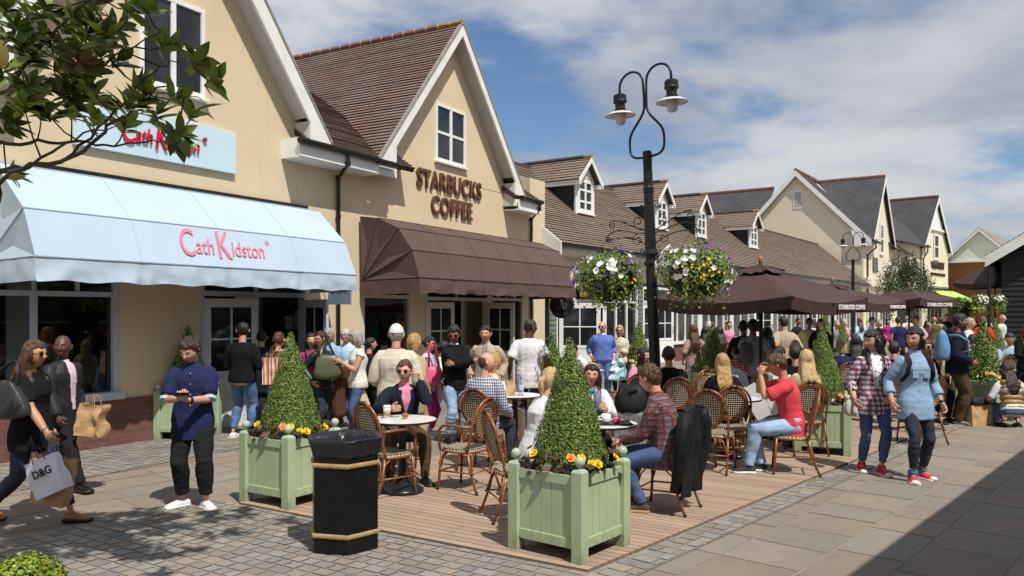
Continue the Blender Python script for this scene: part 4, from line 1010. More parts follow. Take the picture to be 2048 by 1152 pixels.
def make_planter(name='planter', w=.70, seed=1, nl=9000, th=1.05, tr=.29, label='', group='square green planters with clipped box cones', flowers=True, leaf=.021, empty=False):
    p = thing(name, label, 'planter', group=group); rr = random.Random(seed); h = w/2
    pw = .095; ph = .70; mb = MB()
    for i, (sx, sy) in enumerate(((-1, -1), (1, -1), (1, 1), (-1, 1))):
        x, y = sx*(h-pw/2), sy*(h-pw/2); po = MB(); po.box((x-pw/2, y-pw/2, 0), (x+pw/2, y+pw/2, ph)); 
        po.build('post', M_PLANT, p, bevel=.004)
        c = MB(); c.lathe([(pw*.62, ph+.001), (pw*.48, ph+.018), (.0, ph+.032)], 4, (x, y, 0), None); 
        # pyramid cap turned square to the post
        Mr = Matrix.Translation((x, y, 0)) @ Matrix.Rotation(R(45), 4, 'Z') @ Matrix.Translation((-x, -y, 0))
        c = MB(); c.lathe([(pw*.70, ph+.001), (pw*.5, ph+.02), (0, ph+.034)], 4, (x, y, 0), Mr)
        c.lathe([(.014, ph+.02), (.014, ph+.045)], 10, (x, y, 0)); c.ball((x, y, ph+.078), .041, 16, 10)
        fb = c.build('finial', M_PLANT2, p, smooth=False); [setattr(f, 'use_smooth', len(f.vertices) == 4 and f.center.z > ph+.037) for f in fb.data.polygons]
    for k in range(4):
        M = Matrix.Rotation(R(90*k), 4, 'Z'); a = -h+pw; b = h-pw; yo = -h+.022
        pn = MB(); pn.box((a, yo, ph-.105), (b, yo+.03, ph-.03), M); pn.box((a, yo, .125), (b, yo+.03, .20), M)
        nb = 5; bw = (b-a)/nb
        for i in range(nb): pn.box((a+i*bw+.0016, yo+.012, .19), (a+(i+1)*bw-.0016, yo+.026, ph-.1), M)
        pn.box((a, yo+.020, .19), (b, yo+.030, ph-.1), M)
        pn.build('side_panel', M_PLANT, p, bevel=.003)
    s = MB(); s.box((-h+.055, -h+.055, .2), (h-.055, h-.055, ph-.055)); s.build('soil', M_SOIL, p)
    if nl:
        z0 = ph-.05
        co_ = MB(); co_.lathe([(tr*.86, z0), (tr*.86, z0+.06), (tr*.45, z0+th*.48), (.02, z0+th*.93)], 14); co_.build('topiary_stems', M_BOXC, p)
        tp = MB(); leafset(tp, [(q+V(0, 0, z0), n_) for q, n_ in cone_points(nl, tr, th, rr)], leaf, rr, col=box_col); tp.build('topiary', M_BOX, p)
    if flowers:
        fl = MB(); pts = []
        for _ in range(150 if flowers == 1 else 60):
            a = rr.random()*2*math.pi; q = rr.uniform(.7, 1.0); x = h*.93*q*max(-1, min(1, 1.3*math.cos(a))); y = h*.93*q*max(-1, min(1, 1.3*math.sin(a)))
            pts.append((V(x, y, ph-.045+rr.random()*.11), V(x, y, .35).normalized()))
        leafset(fl, pts, .085, rr, asp=.8, col=lambda r_: (r_.uniform(.5, 1.6),)*3); fl.build('begonia_leaves', M_BEG, p)
        spots = [(-.31, -.2, .05), (-.18, -.33, 0), (-.12, -.34, -.01), (.12, -.33, .01), (.33, -.12, 0), (.33, -.26, -.02), (.3, .12, .05), (-.33, .1, .05), (.33, .3, .04), (-.27, -.29, .05), (-.1, .33, .04), (.35, -.02, .04)]
        for i, (x, y, z) in enumerate(spots):
            f = MB(); flower(f, (x*w/.7+rr.uniform(-.02, .02), y*w/.7+rr.uniform(-.02, .02), ph+.045+z), .038, rr, 0, V(x, y-.1, .35).normalized())
            f.build('begonia_flower', M_ORG if i == 0 else M_YEL, p)
    return p
c_ = ground(1163, 1139.5); e1 = V(.63, .777, 0); e2 = V(-.777, .63, 0)
pl = make_planter(seed=1, nl=21000, leaf=.0165, label='sage green planter with box cone and begonias at the front corner of the decking')
pl.location = c_+e1*.35+e2*.35; pl.rotation_euler.z = math.atan2(e1.y, e1.x)
def put_planter(src, corner, ang, label, scale=1, z=0):
    e1 = V(math.cos(ang), math.sin(ang), 0); e2 = V(-e1.y, e1.x, 0)
    return dup(src, corner+e1*.35*scale+e2*.35*scale+V(0, 0, z), ang, label, scale=scale if scale != 1 else None)
put_planter(pl, ground(576, 1027), math.atan2(.84, .54), 'sage green planter with box cone standing behind the black litter bin')
put_planter(pl, ground(1703, 918), math.atan2(.93, .36), 'sage green planter behind the man in the red T-shirt')
# the planter at (320,830) sits against the wall
far = make_planter(seed=2, nl=5000, leaf=.031, flowers=2, label='sage green planter half in shade against the brick plinth')
far.location = ground(356, 884)+V(-.02, .42, 0); far.rotation_euler.z = R(-8)
for px, d, sc, rz, lab in ((1104, 13.2, .92, .4, 'box cone planter just behind the front topiary, near the white T-shirt man'),
                       (1425, 16.0, 1.0, .3, 'box cone planter beside the woman in the long dress'),
                       (1566, 18.5, .95, .2, 'box cone planter beside the man in the tan jacket'),
                       (1966, 13.9, 1.05, .6, 'box cone planter behind the crouching woman in the gold gilet'),
                       (1683, 24, 1, .3, 'small far box cone between the umbrella pole and the plaid shirt woman'),
                       (1650, 27, 1.1, .1, 'small far box cone near the woman in the turquoise top'),
                       (1278, 18, 1.0, .3, 'box cone in shade beside the black lamp post'),
                       (1990, 24, 1.0, .2, 'far box cone next to the black boarded building')):
    dup(far, at(px, d), rz, lab, scale=sc if sc != 1 else None)
# ball topiary under the lime awning
bt = thing('topiary_ball', 'round clipped bush on a stem in front of the lime green awning', 'topiary', at(1920, 36))
rr = random.Random(4); mb = MB(); pts = []
for _ in range(1500):
    n_ = V(rr.gauss(0, 1), rr.gauss(0, 1), rr.gauss(0, 1)).normalized(); pts.append((n_*.50*rr.uniform(.88, 1.02)+V(0, 0, 2.05), n_))
leafset(mb, pts, .075, rr, col=box_col); mb.build('crown', M_BOX, bt); mb = MB(); mb.ball((0, 0, 2.05), .44); mb.build('inner_twigs', M_BOXC, bt)
mb = MB(); mb.tube([(0, 0, 0), (0, 0, 1.8)], .04); mb.build('trunk', M_BOXC, bt)

# ------------------------------------------------------------------ litter bin
bn = thing('litter_bin', 'black hexagonal litter bin with two gold bands and a black liner bag', 'bin', at(690, 6.42), R(2))
M_BINB = mat('black_bin_paint', (.005, .005, .006), (.009, .009, .009), rough=.28, nscale=8, bump=.03, bscale=45, spec=.22)
M_GOLD = mat('worn_gold_paint', (.40, .28, .12), (.28, .20, .09), rough=.5, nscale=22, bump=.3, bscale=60)
def hexa(mb, prof, close=(True, True), seg=1, jit=None, rot=0):
    n = 6*seg; vs = []
    for r_, z in prof:
        for k in range(n):
            a = R(60*(k//seg)+rot); b = R(60*(k//seg+1)+rot); t = (k % seg)/seg
            x = r_*((1-t)*math.cos(a)+t*math.cos(b)); y = r_*((1-t)*math.sin(a)+t*math.sin(b)); q = V(x, y, z)
            if jit: q = jit(q)
            vs.append(q)
    m = len(prof); fs_ = [(i*n+k, i*n+(k+1) % n, (i+1)*n+(k+1) % n, (i+1)*n+k) for i in range(m-1) for k in range(n)]
    if close[0]: fs_.append(tuple(range(n-1, -1, -1)))
    if close[1]: fs_.append(tuple((m-1)*n+k for k in range(n)))
    mb.add(vs, fs_)
HR = -76
mb = MB(); hexa(mb, [(.285, 0), (.285, .80)], rot=HR, close=(True, False)); mb.build('bin_body', M_BINB, bn, bevel=.006)
for z in (.155, .70):
    mb = MB(); mb.tube([V(.288*math.cos(R(60*k+HR)), .288*math.sin(R(60*k+HR)), z) for k in range(6)], (.019, .024), 8, closed=True, ref=(0, 0, 1)) if False else None
    hexa(mb, [(.284, z-.019), (.297, z-.016), (.303, z-.007), (.303, z+.007), (.297, z+.016), (.284, z+.019)], rot=HR); mb.build('gold_band', M_GOLD, bn, bevel=.002)
t = NT('black_liner_plastic'); t.b.inputs['Base Color'].default_value = (.012, .013, .016, 1); t.b.inputs['Roughness'].default_value = .14
t.bump(t.math('ADD', t.noise(t.coord('Object', (9, 9, 2.5)), 4, 4, .6, 1), t.math('MULTIPLY', t.noise(t.coord('Object'), 12, 2), .4)), .7, .012); M_LINER = t.m
def jl(q):
    a = math.atan2(q.y, q.x); k = noise.noise(V(math.cos(a)*4, math.sin(a)*4, q.z*7))*.012+noise.noise(V(math.cos(a)*14, math.sin(a)*14, q.z*10))*.006
    f = 1+k/.3; return V(q.x*f, q.y*f, q.z+k*.6)
mb = MB(); hexa(mb, [(.292, .77), (.300, .81), (.318, .86), (.328, .895), (.318, .905), (.295, .895), (.262, .86), (.235, .78), (.225, .66), (.20, .60)], seg=12, jit=jl, close=(False, True), rot=HR); mb.build('liner_bag', M_LINER, bn, smooth=True)

# ------------------------------------------------------------------ lamp posts with flower baskets
M_LAMPGL = mat('frosted_glass', (.62, .60, .58), (.5, .49, .47), rough=.2, nscale=3)
M_SHADE = mat('white_enamel', (.72, .70, .66), rough=.3)
def bez(p0, p1, p2, p3, n=10):
    return [V(*p0)*(1-t)**3+V(*p1)*3*t*(1-t)**2+V(*p2)*3*t*t*(1-t)+V(*p3)*t**3 for t in [i/n for i in range(n+1)]]
def make_lamp(label, det=True):
    p = thing('street_lamp', label, 'lamp post', group=None)
    mb = MB(); mb.lathe([(.14, 0), (.14, .06), (.11, .1), (.10, .9), (.076, .95), (.074, 2.60), (.10, 2.62), (.10, 2.65), (.074, 2.67), (.074, 2.74), (.11, 2.76), (.105, 2.79), (.078, 2.82), (.066, 3.62), (.072, 3.63), (.078, 3.70), (.066, 3.72), (.060, 4.02), (.063, 4.03), (.063, 4.20), (.055, 4.22), (0, 4.22)], 20); mb.build('pole', M_BLACKM, p, smooth=False)
    for sg in (-1, 1):
        pts = [V(sg*.05, 0, 4.13)]+bez((sg*.1, 0, 4.14), (sg*.30, 0, 4.14), (sg*.30, 0, 4.25), (sg*.29, 0, 4.40), 8)+bez((sg*.285, 0, 4.44), (sg*.27, 0, 4.55), (sg*.10, 0, 4.66), (sg*.045, 0, 4.77), 8)+bez((sg*.022, 0, 4.83), (sg*.018, 0, 4.95), (sg*.02, 0, 5.1), (sg*.03, 0, 5.2), 6)
        c = V(sg*.235, 0, 5.2)
        pts += [c+V(-sg*.205*math.cos(a), 0, .19*math.sin(a)) for a in [math.pi*i/14 for i in range(1, 15)]]+[V(sg*.44, 0, 5.12)]
        a_ = MB(); a_.tube(pts, .0175, 10, ref=(0, 1, 0)); a_.build('lamp_arm', M_BLACKM, p, smooth=True)
        x = sg*.44; h_ = MB(); h_.lathe([(.02, 5.13), (.075, 5.12), (.092, 5.10), (.094, 5.03), (.098, 5.02), (.095, 5.0), (.072, 4.985), (.068, 4.93), (.078, 4.915), (.074, 4.90), (.102, 4.885), (.10, 4.865), (.0, 4.865)], 20, (x, 0, 0)); h_.build('lamp_head', M_BLACKM, p, smooth=False)
        s_ = MB(); s_.lathe([(.09, 4.864), (.15, 4.855), (.215, 4.815), (.218, 4.812), (.215, 4.808), (.15, 4.845), (.09, 4.855)], 28, (x, 0, 0)); s_.build('lamp_shade', M_SHADE, p, smooth=True)
        g_ = MB(); g_.lathe([(.0, 4.67), (.03, 4.675), (.055, 4.69), (.072, 4.72), (.08, 4.76), (.082, 4.862)], 18, (x, 0, 0)); g_.build('lamp_globe', M_LAMPGL, p, smooth=True)
    # scrolled basket bracket
    for sg in (-1, 1):
        b = MB()
        arm = [V(sg*.07, 0, 3.05)]+bez((sg*.1, 0, 3.06), (sg*.4, 0, 3.10), (sg*.55, 0, 3.22), (sg*.74, 0, 3.10), 10); b.tube(arm, .009, 6)
        b.tube(bez((sg*.07, 0, 3.1), (sg*.3, 0, 3.15), (sg*.5, 0, 3.33), (sg*.66, 0, 3.30), 8), .008, 6)
        b.tube(bez((sg*.07, 0, 2.9), (sg*.25, 0, 3.0), (sg*.4, 0, 3.08), (sg*.78, 0, 3.02), 8), .008, 6)
        def spiral(cx, cz, r0, turns, ph_, s1=1):
            pts = []
            for i in range(22):
                t = i/21; a = ph_+s1*turns*2*math.pi*t; r_ = r0*(1-.75*t); pts.append(V(sg*(cx+r_*math.cos(a)), 0, cz+r_*math.sin(a)))
            return pts
        for q in ((.66, 3.24, .065, 1.3, 1.57, -1), (.74, 3.04, .06, 1.3, 1.57, -1), (.20, 3.24, .09, 1.2, -1.57, 1), (.22, 2.98, .09, 1.2, 1.57, -1), (.13, 3.43, .055, 1.3, -1.57, 1), (.13, 2.80, .055, 1.3, 1.57, -1)): b.tube(spiral(*q), .007, 6)
        b.build('basket_bracket', M_BLACKM, p)
    return p
lp = make_lamp('black lamp post with heart shaped loop, two lamps and two flower baskets')
lp.location = at(1316, 11.0); YL = math.atan2(-.66, .615)
lp.rotation_euler = (0, 0, YL); lp.matrix_world
lean = Matrix.Translation(at(1316, 11.0)) @ Matrix.Rotation(R(-2.1), 4, 'Y') @ Matrix.Rotation(YL, 4, 'Z') @ Matrix.Diagonal((1, 1, .972, 1)); lp.matrix_world = lean
lp2 = dup(lp, at(1706, 34), R(-47), 'distant black two-armed lamp post by the cream slate roofed building')
lp2.rotation_euler = (0, 0, R(-47)); lp2.location = at(1706, 34)
def fern(mb, pts, rr): pass
M_BASKL = leaf_mat('basket_leaf', (.16, .26, .05), (.10, .19, .035), rough=.5)
M_PETW = mat('white_petal', (.82, .82, .80), (.78, .78, .72), rough=.6)
M_PETP = mat('purple_petal', (.13, .03, .30), (.20, .06, .42), rough=.6, nscale=40)
def petunia(mb, c, r, n_, rr, mi):
    M = n_.to_track_quat('Z', 'Y').to_matrix(); k = 10; vs = [c-n_*r*.5]
    for i in range(k):
        a = 2*math.pi*i/k; q = r*(1 if i % 2 else .86)*rr.uniform(.9, 1.1); vs.append(c+M @ V(q*math.cos(a), q*math.sin(a), rr.uniform(-.1, .1)*r))
    mb.add(vs, [(0, i+1, (i+1) % k+1) for i in range(k)], mi=mi)
def basket(label, loc, seed, r=.54, nl=3600, zc=0, chain=None, leaf=.042, fsz=.033, nf=(70, 30, 52)):
    p = thing('hanging_basket', label, 'flower basket', loc, group='flower baskets hanging on the lamp posts'); rr = random.Random(seed)
    core = MB(); core.ball((0, 0, -.05), (r*.72, r*.72, r*.55), 14, 8); core.build('basket_liner', M_BOXC, p)
    lf = MB(); pts = []
    for _ in range(nl):
        n_ = V(rr.gauss(0, 1), rr.gauss(0, 1), rr.gauss(0, 1)).normalized(); q = .80+.24*noise.noise(n_*2.3+V(seed, 0, 0))+rr.gauss(0, .07)
        z = n_.z*(.80 if n_.z > 0 else .82); P = V(n_.x*r*q, n_.y*r*q, z*r*q)
        if n_.z < -.5 and rr.random() < .4: P.z -= rr.random()*.14; P.x *= .9; P.y *= .9
        pts.append((P, n_))
    for _ in range(22):
        a = rr.random()*6.28; q = r*rr.uniform(.5, .95); P = V(q*math.cos(a), q*math.sin(a), -r*.3); L = rr.uniform(.15, .42)
        for j in range(14): t = j/14; pts.append((P+V(math.cos(a)*.1*t+rr.gauss(0, .012), math.sin(a)*.1*t+rr.gauss(0, .012), -L*t), V(math.cos(a), math.sin(a), 0)))
    leafset(lf, pts, leaf, rr, col=lambda r_: (lambda k: (k*r_.uniform(.9, 1.5), k, k*.9))(r_.uniform(.5, 1.5))); lf.build('trailing_leaves', M_BASKL, p)
    for (cnt, m_, nm, zr, sz) in ((nf[0], M_PETW, 'white_flowers', (-.1, 1), 1.15), (nf[1], M_PETP, 'purple_flowers', (-.4, .9), 1), (nf[2], M_YEL, 'yellow_flowers', (-1, .2), .62)):
        fb = MB(); cl = [V(rr.gauss(0, 1), rr.gauss(0, 1), rr.uniform(*zr)).normalized() for _ in range(9)]
        for _ in range(cnt):
            n_ = (cl[rr.randrange(9)]+V(rr.gauss(0, .22), rr.gauss(0, .22), rr.gauss(0, .2))).normalized()
            q = r*rr.uniform(.90, 1.06); petunia(fb, V(n_.x*q, n_.y*q, n_.z*q*.84), fsz*sz*rr.uniform(.8, 1.25), n_, rr, 0)
        o = fb.build(nm, m_, p); tag(o, kind='stuff')
    if chain:
        ch = MB()
        for i in range(3):
            a = 2*math.pi*i/3+.5; s0 = V(r*.6*math.cos(a), r*.6*math.sin(a), r*.35); s1 = V(0, 0, chain); N_ = 16
            for j in range(N_):
                A_ = s0.lerp(s1, j/N_); B_ = s0.lerp(s1, (j+.8)/N_); ch.tube([A_, B_], .0035 if j % 2 else .006, 4)
        ch.build('chain', M_BLACKM, p)
    return p
LEAN = Matrix.Translation(at(1316, 11.0)) @ Matrix.Rotation(R(-2.1), 4, 'Y') @ Matrix.Rotation(YL, 4, 'Z')
pl_ = LEAN @ V(-.74, 0, 3.0); basket('flower basket of white and purple petunias hanging left of the lamp post', (pl_.x, pl_.y, pl_.z-.60), 5, chain=.60)
pr_ = LEAN @ V(.74, 0, 3.0); basket('flower basket of white and purple petunias hanging right of the lamp post', (pr_.x, pr_.y, pr_.z-.60), 8, chain=.60, r=.52)
# far post with two baskets
fp = thing('basket_post', 'slim black post carrying two small flower baskets near the black boarded building', 'post', at(1978, 27))
mb = MB(); mb.tube([(0, 0, 0), (0, 0, 3.3)], .06, 10); mb.box((-.45, -.02, 2.52), (.45, .02, 2.56)); mb.build('post', M_BLACKM, fp)
basket('small far flower basket left of the slim post', at(1958, 27, 2.25), 3, r=.30, nl=500, leaf=.06, fsz=.03, nf=(30, 3, 3))
basket('small far flower basket right of the slim post', at(1997, 27, 2.25), 4, r=.28, nl=500, leaf=.06, fsz=.03, nf=(26, 3, 3))
# ------------------------------------------------------------------ parasols
M_POLE = mat('dark_pole_wood', (.035, .015, .014), (.028, .012, .012), rough=.45)
M_FIN = mat('orange_wood', (.45, .16, .05), rough=.5)
M_TXT = mat('white_print', (.78, .76, .74), rough=.7)
def parasol(label, c, dirN, half, zp, zr, words=(), zt_=.20):
    """square market parasol; dirN: direction of the nearest corner"""
    a0 = math.atan2(dirN.y, dirN.x); p = thing('parasol', label, 'parasol', c, a0, group='dark maroon market parasols over the terrace')
    cor = [V(half*math.cos(R(90*k)), half*math.sin(R(90*k)), zr) for k in range(4)]; mid_n = 10
    mb = MB(); top = V(0, 0, zp)
    for k in range(4):
        A_, B_ = cor[k], cor[(k+1) % 4]; P = []
        for i in range(mid_n+1):
            row = []
            for j in range(mid_n+1):
                e = A_.lerp(B_, j/mid_n); q = top.lerp(e, i/mid_n); s_ = math.sin(math.pi*j/mid_n)
                q = q+V(0, 0, -.10*s_*(i/mid_n)+.03*math.sin(math.pi*i/mid_n)); row.append(q)
            P.append(row)
        vs = [q for r_ in P for q in r_]; mb.add(vs, [(i*(mid_n+1)+j, (i+1)*(mid_n+1)+j, (i+1)*(mid_n+1)+j+1, i*(mid_n+1)+j+1) for i in range(mid_n) for j in range(mid_n)])
        # valance
        vs = []; nj = 24
        for j in range(nj+1):
            e = A_.lerp(B_, j/nj); e = e+V(0, 0, -.10*math.sin(math.pi*j/nj)); o = V(e.x, e.y, 0).normalized()
            for i in range(4): vs.append(e+V(0, 0, -zt_*i/3)+o*(.02*math.sin(j*1.7+k)*i/3-.03*i/3))
        mb.add(vs, [(j*4+i, (j+1)*4+i, (j+1)*4+i+1, j*4+i+1) for j in range(nj) for i in range(3)])
    cn = mb.build('canopy', M_MAROON, p, smooth=True, weld=True)
    mb = MB(); t2 = V(0, 0, zp+.10)
    for k in range(4):
        A_, B_ = cor[k]*.24, cor[(k+1) % 4]*.24; A_.z = B_.z = zp-.02
        for i in range(6):
            for j in range(6):
                def Q(i_, j_):
                    e = A_.lerp(B_, j_/6); q = t2.lerp(e, i_/6); return q+V(0, 0, -.05*math.sin(math.pi*j_/6)*(i_/6)**2+.02*math.sin(j_*3+k)*(i_/6))
                mb.face([Q(i, j), Q(i+1, j), Q(i+1, j+1), Q(i, j+1)])
    mb.build('vent_cap', M_MAROON, p)
    mb = MB(); mb.tube([(0, 0, 0), (0, 0, zp+.2)], .03, 12); mb.build('pole', M_POLE, p, smooth=True)
    mb = MB(); mb.lathe([(.035, zp+.15), (.04, zp+.2), (.02, zp+.24), (0, zp+.27)], 12); mb.build('finial', M_FIN, p)
    for k in range(8):
        e = cor[k//2] if k % 2 == 0 else (cor[k//2].lerp(cor[(k//2+1) % 4], .5)-V(0, 0, .1)); r_ = MB()
        r_.beam(V(0, 0, zp-.04), e+V(0, 0, -.03), .02, .025); r_.beam(V(0, 0, zp-.75), V(0, 0, zp-.04).lerp(e, .5)-V(0, 0, .03), .016, .02); r_.build('rib', M_POLE, p)
    mb = MB(); mb.box((-.3, -.3, 0), (.3, .3, .06)); mb.tube([(0, 0, .06), (0, 0, .4)], .045, 12); mb.build('base', M_BLACKM, p, bevel=.01)
    for (k, txt, pos, sz) in words:
        A_, B_ = cor[k % 4], cor[(k+1) % 4]; d = (B_-A_).normalized(); o = V(d.y, -d.x, 0); o = -o if o.dot(A_+B_) < 0 else o
        q = A_.lerp(B_, pos); x = d if d.cross(V(0, 0, 1)).dot(o) > 0 else -d
        Mx = Matrix((x, V(0, 0, 1), x.cross(V(0, 0, 1)))).transposed().to_4x4(); dz = .10*math.sin(math.pi*pos)
        text(txt, sz, M_TXT, Matrix.Translation(q+x.cross(V(0, 0, 1))*.015+V(0, 0, -dz-zt_*.5)) @ Mx, p, extrude=.003, offset=.004)
    return p
nC = V(-.1, -1.88, 0)
parasol('large dark maroon parasol with its pole rising from the tables, right of the flower baskets', V(4.35, 14, 0), nC, 1.84, 2.62, 2.13, [(0, 'STARBUCKS COFFEE', .76, .105), ])
parasol('dark maroon parasol partly hidden behind the large front one', V(8.25, 20.6, 0), nC, 1.85, 2.52, 2.16, [(0, 'STARBUCKS COFFEE', .8, .10), ])
parasol('dark maroon parasol in front of the weeping tree and lime awning', V(13.2, 26.6, 0), V(-.25, -1, 0), 1.48, 2.60, 2.32, [(0, 'STARBUCKS COFFEE', .5, .15)], zt_=.24)
parasol('grey brown parasol tucked behind the black boarded building', at(1990, 33), V(-.6, -1, 0), 1.5, 3.9, 3.1).name
S.objects[-1] if False else None
# ------------------------------------------------------------------ rattan chairs
def rattan_mat():
    t = NT('brown_rattan'); c = t.coord('Object'); o = t.mix(t.ramp(t.noise(c, 18, 4), .35, .7), (.27, .105, .03), (.15, .05, .016))
    sp = t.n('ShaderNodeSeparateXYZ'); t.link(c, sp.inputs[0])
    o = t.mix(t.math('GREATER_THAN', t.noise(c, 9, 2), .68), o, (.38, .18, .06)); t.link(o, t.b.inputs['Base Color'])
    t.b.inputs['Roughness'].default_value = .32; t.b.inputs['Coat Weight'].default_value = .3; return t.m
M_RAT = rattan_mat(); M_RATD = mat('dark_rattan_binding', (.03, .015, .008), rough=.4)
def weave_mat():
    t = NT('black_cream_weave'); c = t.coord('UV'); sp = t.n('ShaderNodeSeparateXYZ'); t.link(c, sp.inputs[0])
    f = 2*math.pi/.038
    a = t.math('SINE', t.math('MULTIPLY', t.math('ADD', sp.outputs[0], sp.outputs[1]), f*.7071)); b = t.math('SINE', t.math('MULTIPLY', t.math('SUBTRACT', sp.outputs[0], sp.outputs[1]), f*.7071))
    p_ = t.math('MULTIPLY', a, b); k = t.math('GREATER_THAN', p_, .16)
    t.link(t.mix(k, (.02, .014, .01), (.66, .58, .42)), t.b.inputs['Base Color']); t.b.inputs['Roughness'].default_value = .45
    t.bump(p_, .5, .004); return t.m
M_WEAVE = weave_mat()
def make_chair(arms, label):
    p = thing('rattan_chair', label, 'chair', group='rattan bistro chairs')
    # seat
    def seat_pt(a, r_=1.0, z=.45):
        x = .215*r_*math.copysign(abs(math.cos(a))**.72, math.cos(a)); y = -.0+.205*r_*math.copysign(abs(math.sin(a))**.72, math.sin(a)); return V(x, y, z)
    mb = MB(); N_ = 32; rings = (0, .5, .9, 1.0)
    pt = lambda a, q: seat_pt(a, q, .452-.02*(1-q*q)+(.0 if q < .95 else -.006))
    for i in range(len(rings)-1):
        for k in range(N_):
            a, b = 2*math.pi*k/N_, 2*math.pi*(k+1)/N_; P = [pt(a, rings[i]), pt(a, rings[i+1]), pt(b, rings[i+1]), pt(b, rings[i])]
            if i == 0: P = P[:3]
            mb.face(P, uvs=[(q.x, q.y) for q in P])
    for k in range(N_):
        a, b = 2*math.pi*k/N_, 2*math.pi*(k+1)/N_; P = [pt(a, 1), seat_pt(a, 1.02, .425), seat_pt(b, 1.02, .425), pt(b, 1)]; mb.face(P, uvs=[(k*.042, P[0].z), (k*.042, P[1].z), (k*.042+.042, P[1].z), (k*.042+.042, P[0].z)])
    mb.build('seat', M_WEAVE, p)
    mb = MB(); mb.tube([seat_pt(2*math.pi*k/28, 1.0, .413) for k in range(28)], .014, 8, closed=True, ref=(0, 0, 1)); mb.build('seat_frame', M_RAT, p, smooth=True)
    # back: oval weave panel inside two hoops, raked
    rake = lambda z: .185+max(0, z-.45)*.24
    def oval(a, rx, rz_, cz=.735): x = rx*math.cos(a); z = cz+rz_*math.sin(a); return V(x, rake(z), z)
    mb = MB(); K = 28
    for i, (q0, q1) in enumerate(((0, .5), (.5, 1))):
        for k in range(K):
            a, b = 2*math.pi*k/K, 2*math.pi*(k+1)/K; P = [oval(a, .15*q0, .175*q0), oval(a, .15*q1, .175*q1), oval(b, .15*q1, .175*q1), oval(b, .15*q0, .175*q0)]
            if i == 0: P = P[1:]; P = [oval(0, 0, 0), P[0], P[1]]
            mb.face(P, uvs=[(v_.x, v_.z) for v_ in P])
    mb.build('backrest', M_WEAVE, p)
    mb = MB(); mb.tube([oval(2*math.pi*k/36, .155, .18) for k in range(36)], .0125, 8, closed=True); mb.tube([oval(2*math.pi*k/36, .178, .205) for k in range(36)], .0105, 8, closed=True)
    arch = [V(.205, .17, .40), V(.212, rake(.5), .5), V(.218, rake(.62), .62)]+[V(.218*math.cos(a), rake(.72+.245*math.sin(a)), .72+.245*math.sin(a)) for a in [math.pi*i/16 for i in range(17)]]+[V(-.218, rake(.62), .62), V(-.212, rake(.5), .5), V(-.205, .17, .40)]
    mb.tube(arch, .0145, 8); mb.cur = 1
    for a in (.45*math.pi, .55*math.pi, -.1, math.pi+.1): q = oval(a, .198, .225); mb.tube([q-V(.016, 0, 0), q+V(.016, 0, 0)], .024, 8)
    mb.build('back_frame', [M_RAT, M_RATD], p, smooth=True)
    legs = [((.185, -.165, .42), (.205, -.20, 0)), ((-.185, -.165, .42), (-.205, -.20, 0)), ((.20, .17, .44), (.215, .30, 0)), ((-.20, .17, .44), (-.215, .30, 0))]
    for i, (a, b) in enumerate(legs):
        mb = MB(); a = V(*a); b = V(*b); m1 = a.lerp(b, .5)+V(0, (.0 if i < 2 else -.02), 0); mb.tube([a, m1, b], [.0145, .0145, .0125], 8); mb.cur = 1; q = a.lerp(b, .52); mb.tube([q, q.lerp(b, .06)], .0175, 8); mb.tube([b+V(0, 0, .0), b+V(0, 0, .03)], .0145, 8); mb.build('leg', [M_RAT, M_RATD], p, smooth=True)
    f = lambda i, t: V(*legs[i][0]).lerp(V(*legs[i][1]), t)
    mb = MB()
    for i, j in ((0, 1), (2, 3), (0, 2), (1, 3)): mb.tube([f(i, .52), f(j, .52)], .009, 6)
    for i, j in ((0, 1), (2, 3), (0, 2), (1, 3)):
        mid = (V(*legs[i][0])+V(*legs[j][0]))/2
        for q in (i, j): A_ = f(q, .5); B_ = V(*legs[q][0]); C_ = B_.lerp(mid, .55); mb.tube([A_, A_.lerp(C_, .5)+(mid-C_)*-.12+V(0, 0, .03), C_+V(0, 0, -.008)], .008, 6)
    mb.build('stretcher', M_RAT, p, smooth=True)
    if arms:
        for sg in (-1, 1):
            mb = MB(); P = [V(sg*.218, rake(.68), .68)]+[V(sg*(.235+.03*math.sin(math.pi*t)), rake(.68)-.42*t, .68+.012*math.sin(math.pi*t)) for t in (.2, .4, .6, .8)]+[V(sg*.24, -.13, .665), V(sg*.232, -.175, .62), V(sg*.22, -.18, .54), V(sg*.205, -.172, .42)]
            mb.tube(P, .0135, 8); mb.build('armrest', M_RAT, p, smooth=True)
    return p
CH = {}
used = {}
def chair(px, d, yaw, label, arms=False, z=DZ):
    if arms not in CH: CH[arms] = make_chair(arms, label); c = CH[arms]; c.location = at(px, d, z); c.rotation_euler = (0, 0, R(yaw)); return c
    return dup(CH[arms], at(px, d, z), R(yaw), label, 'rattan bistro chairs')
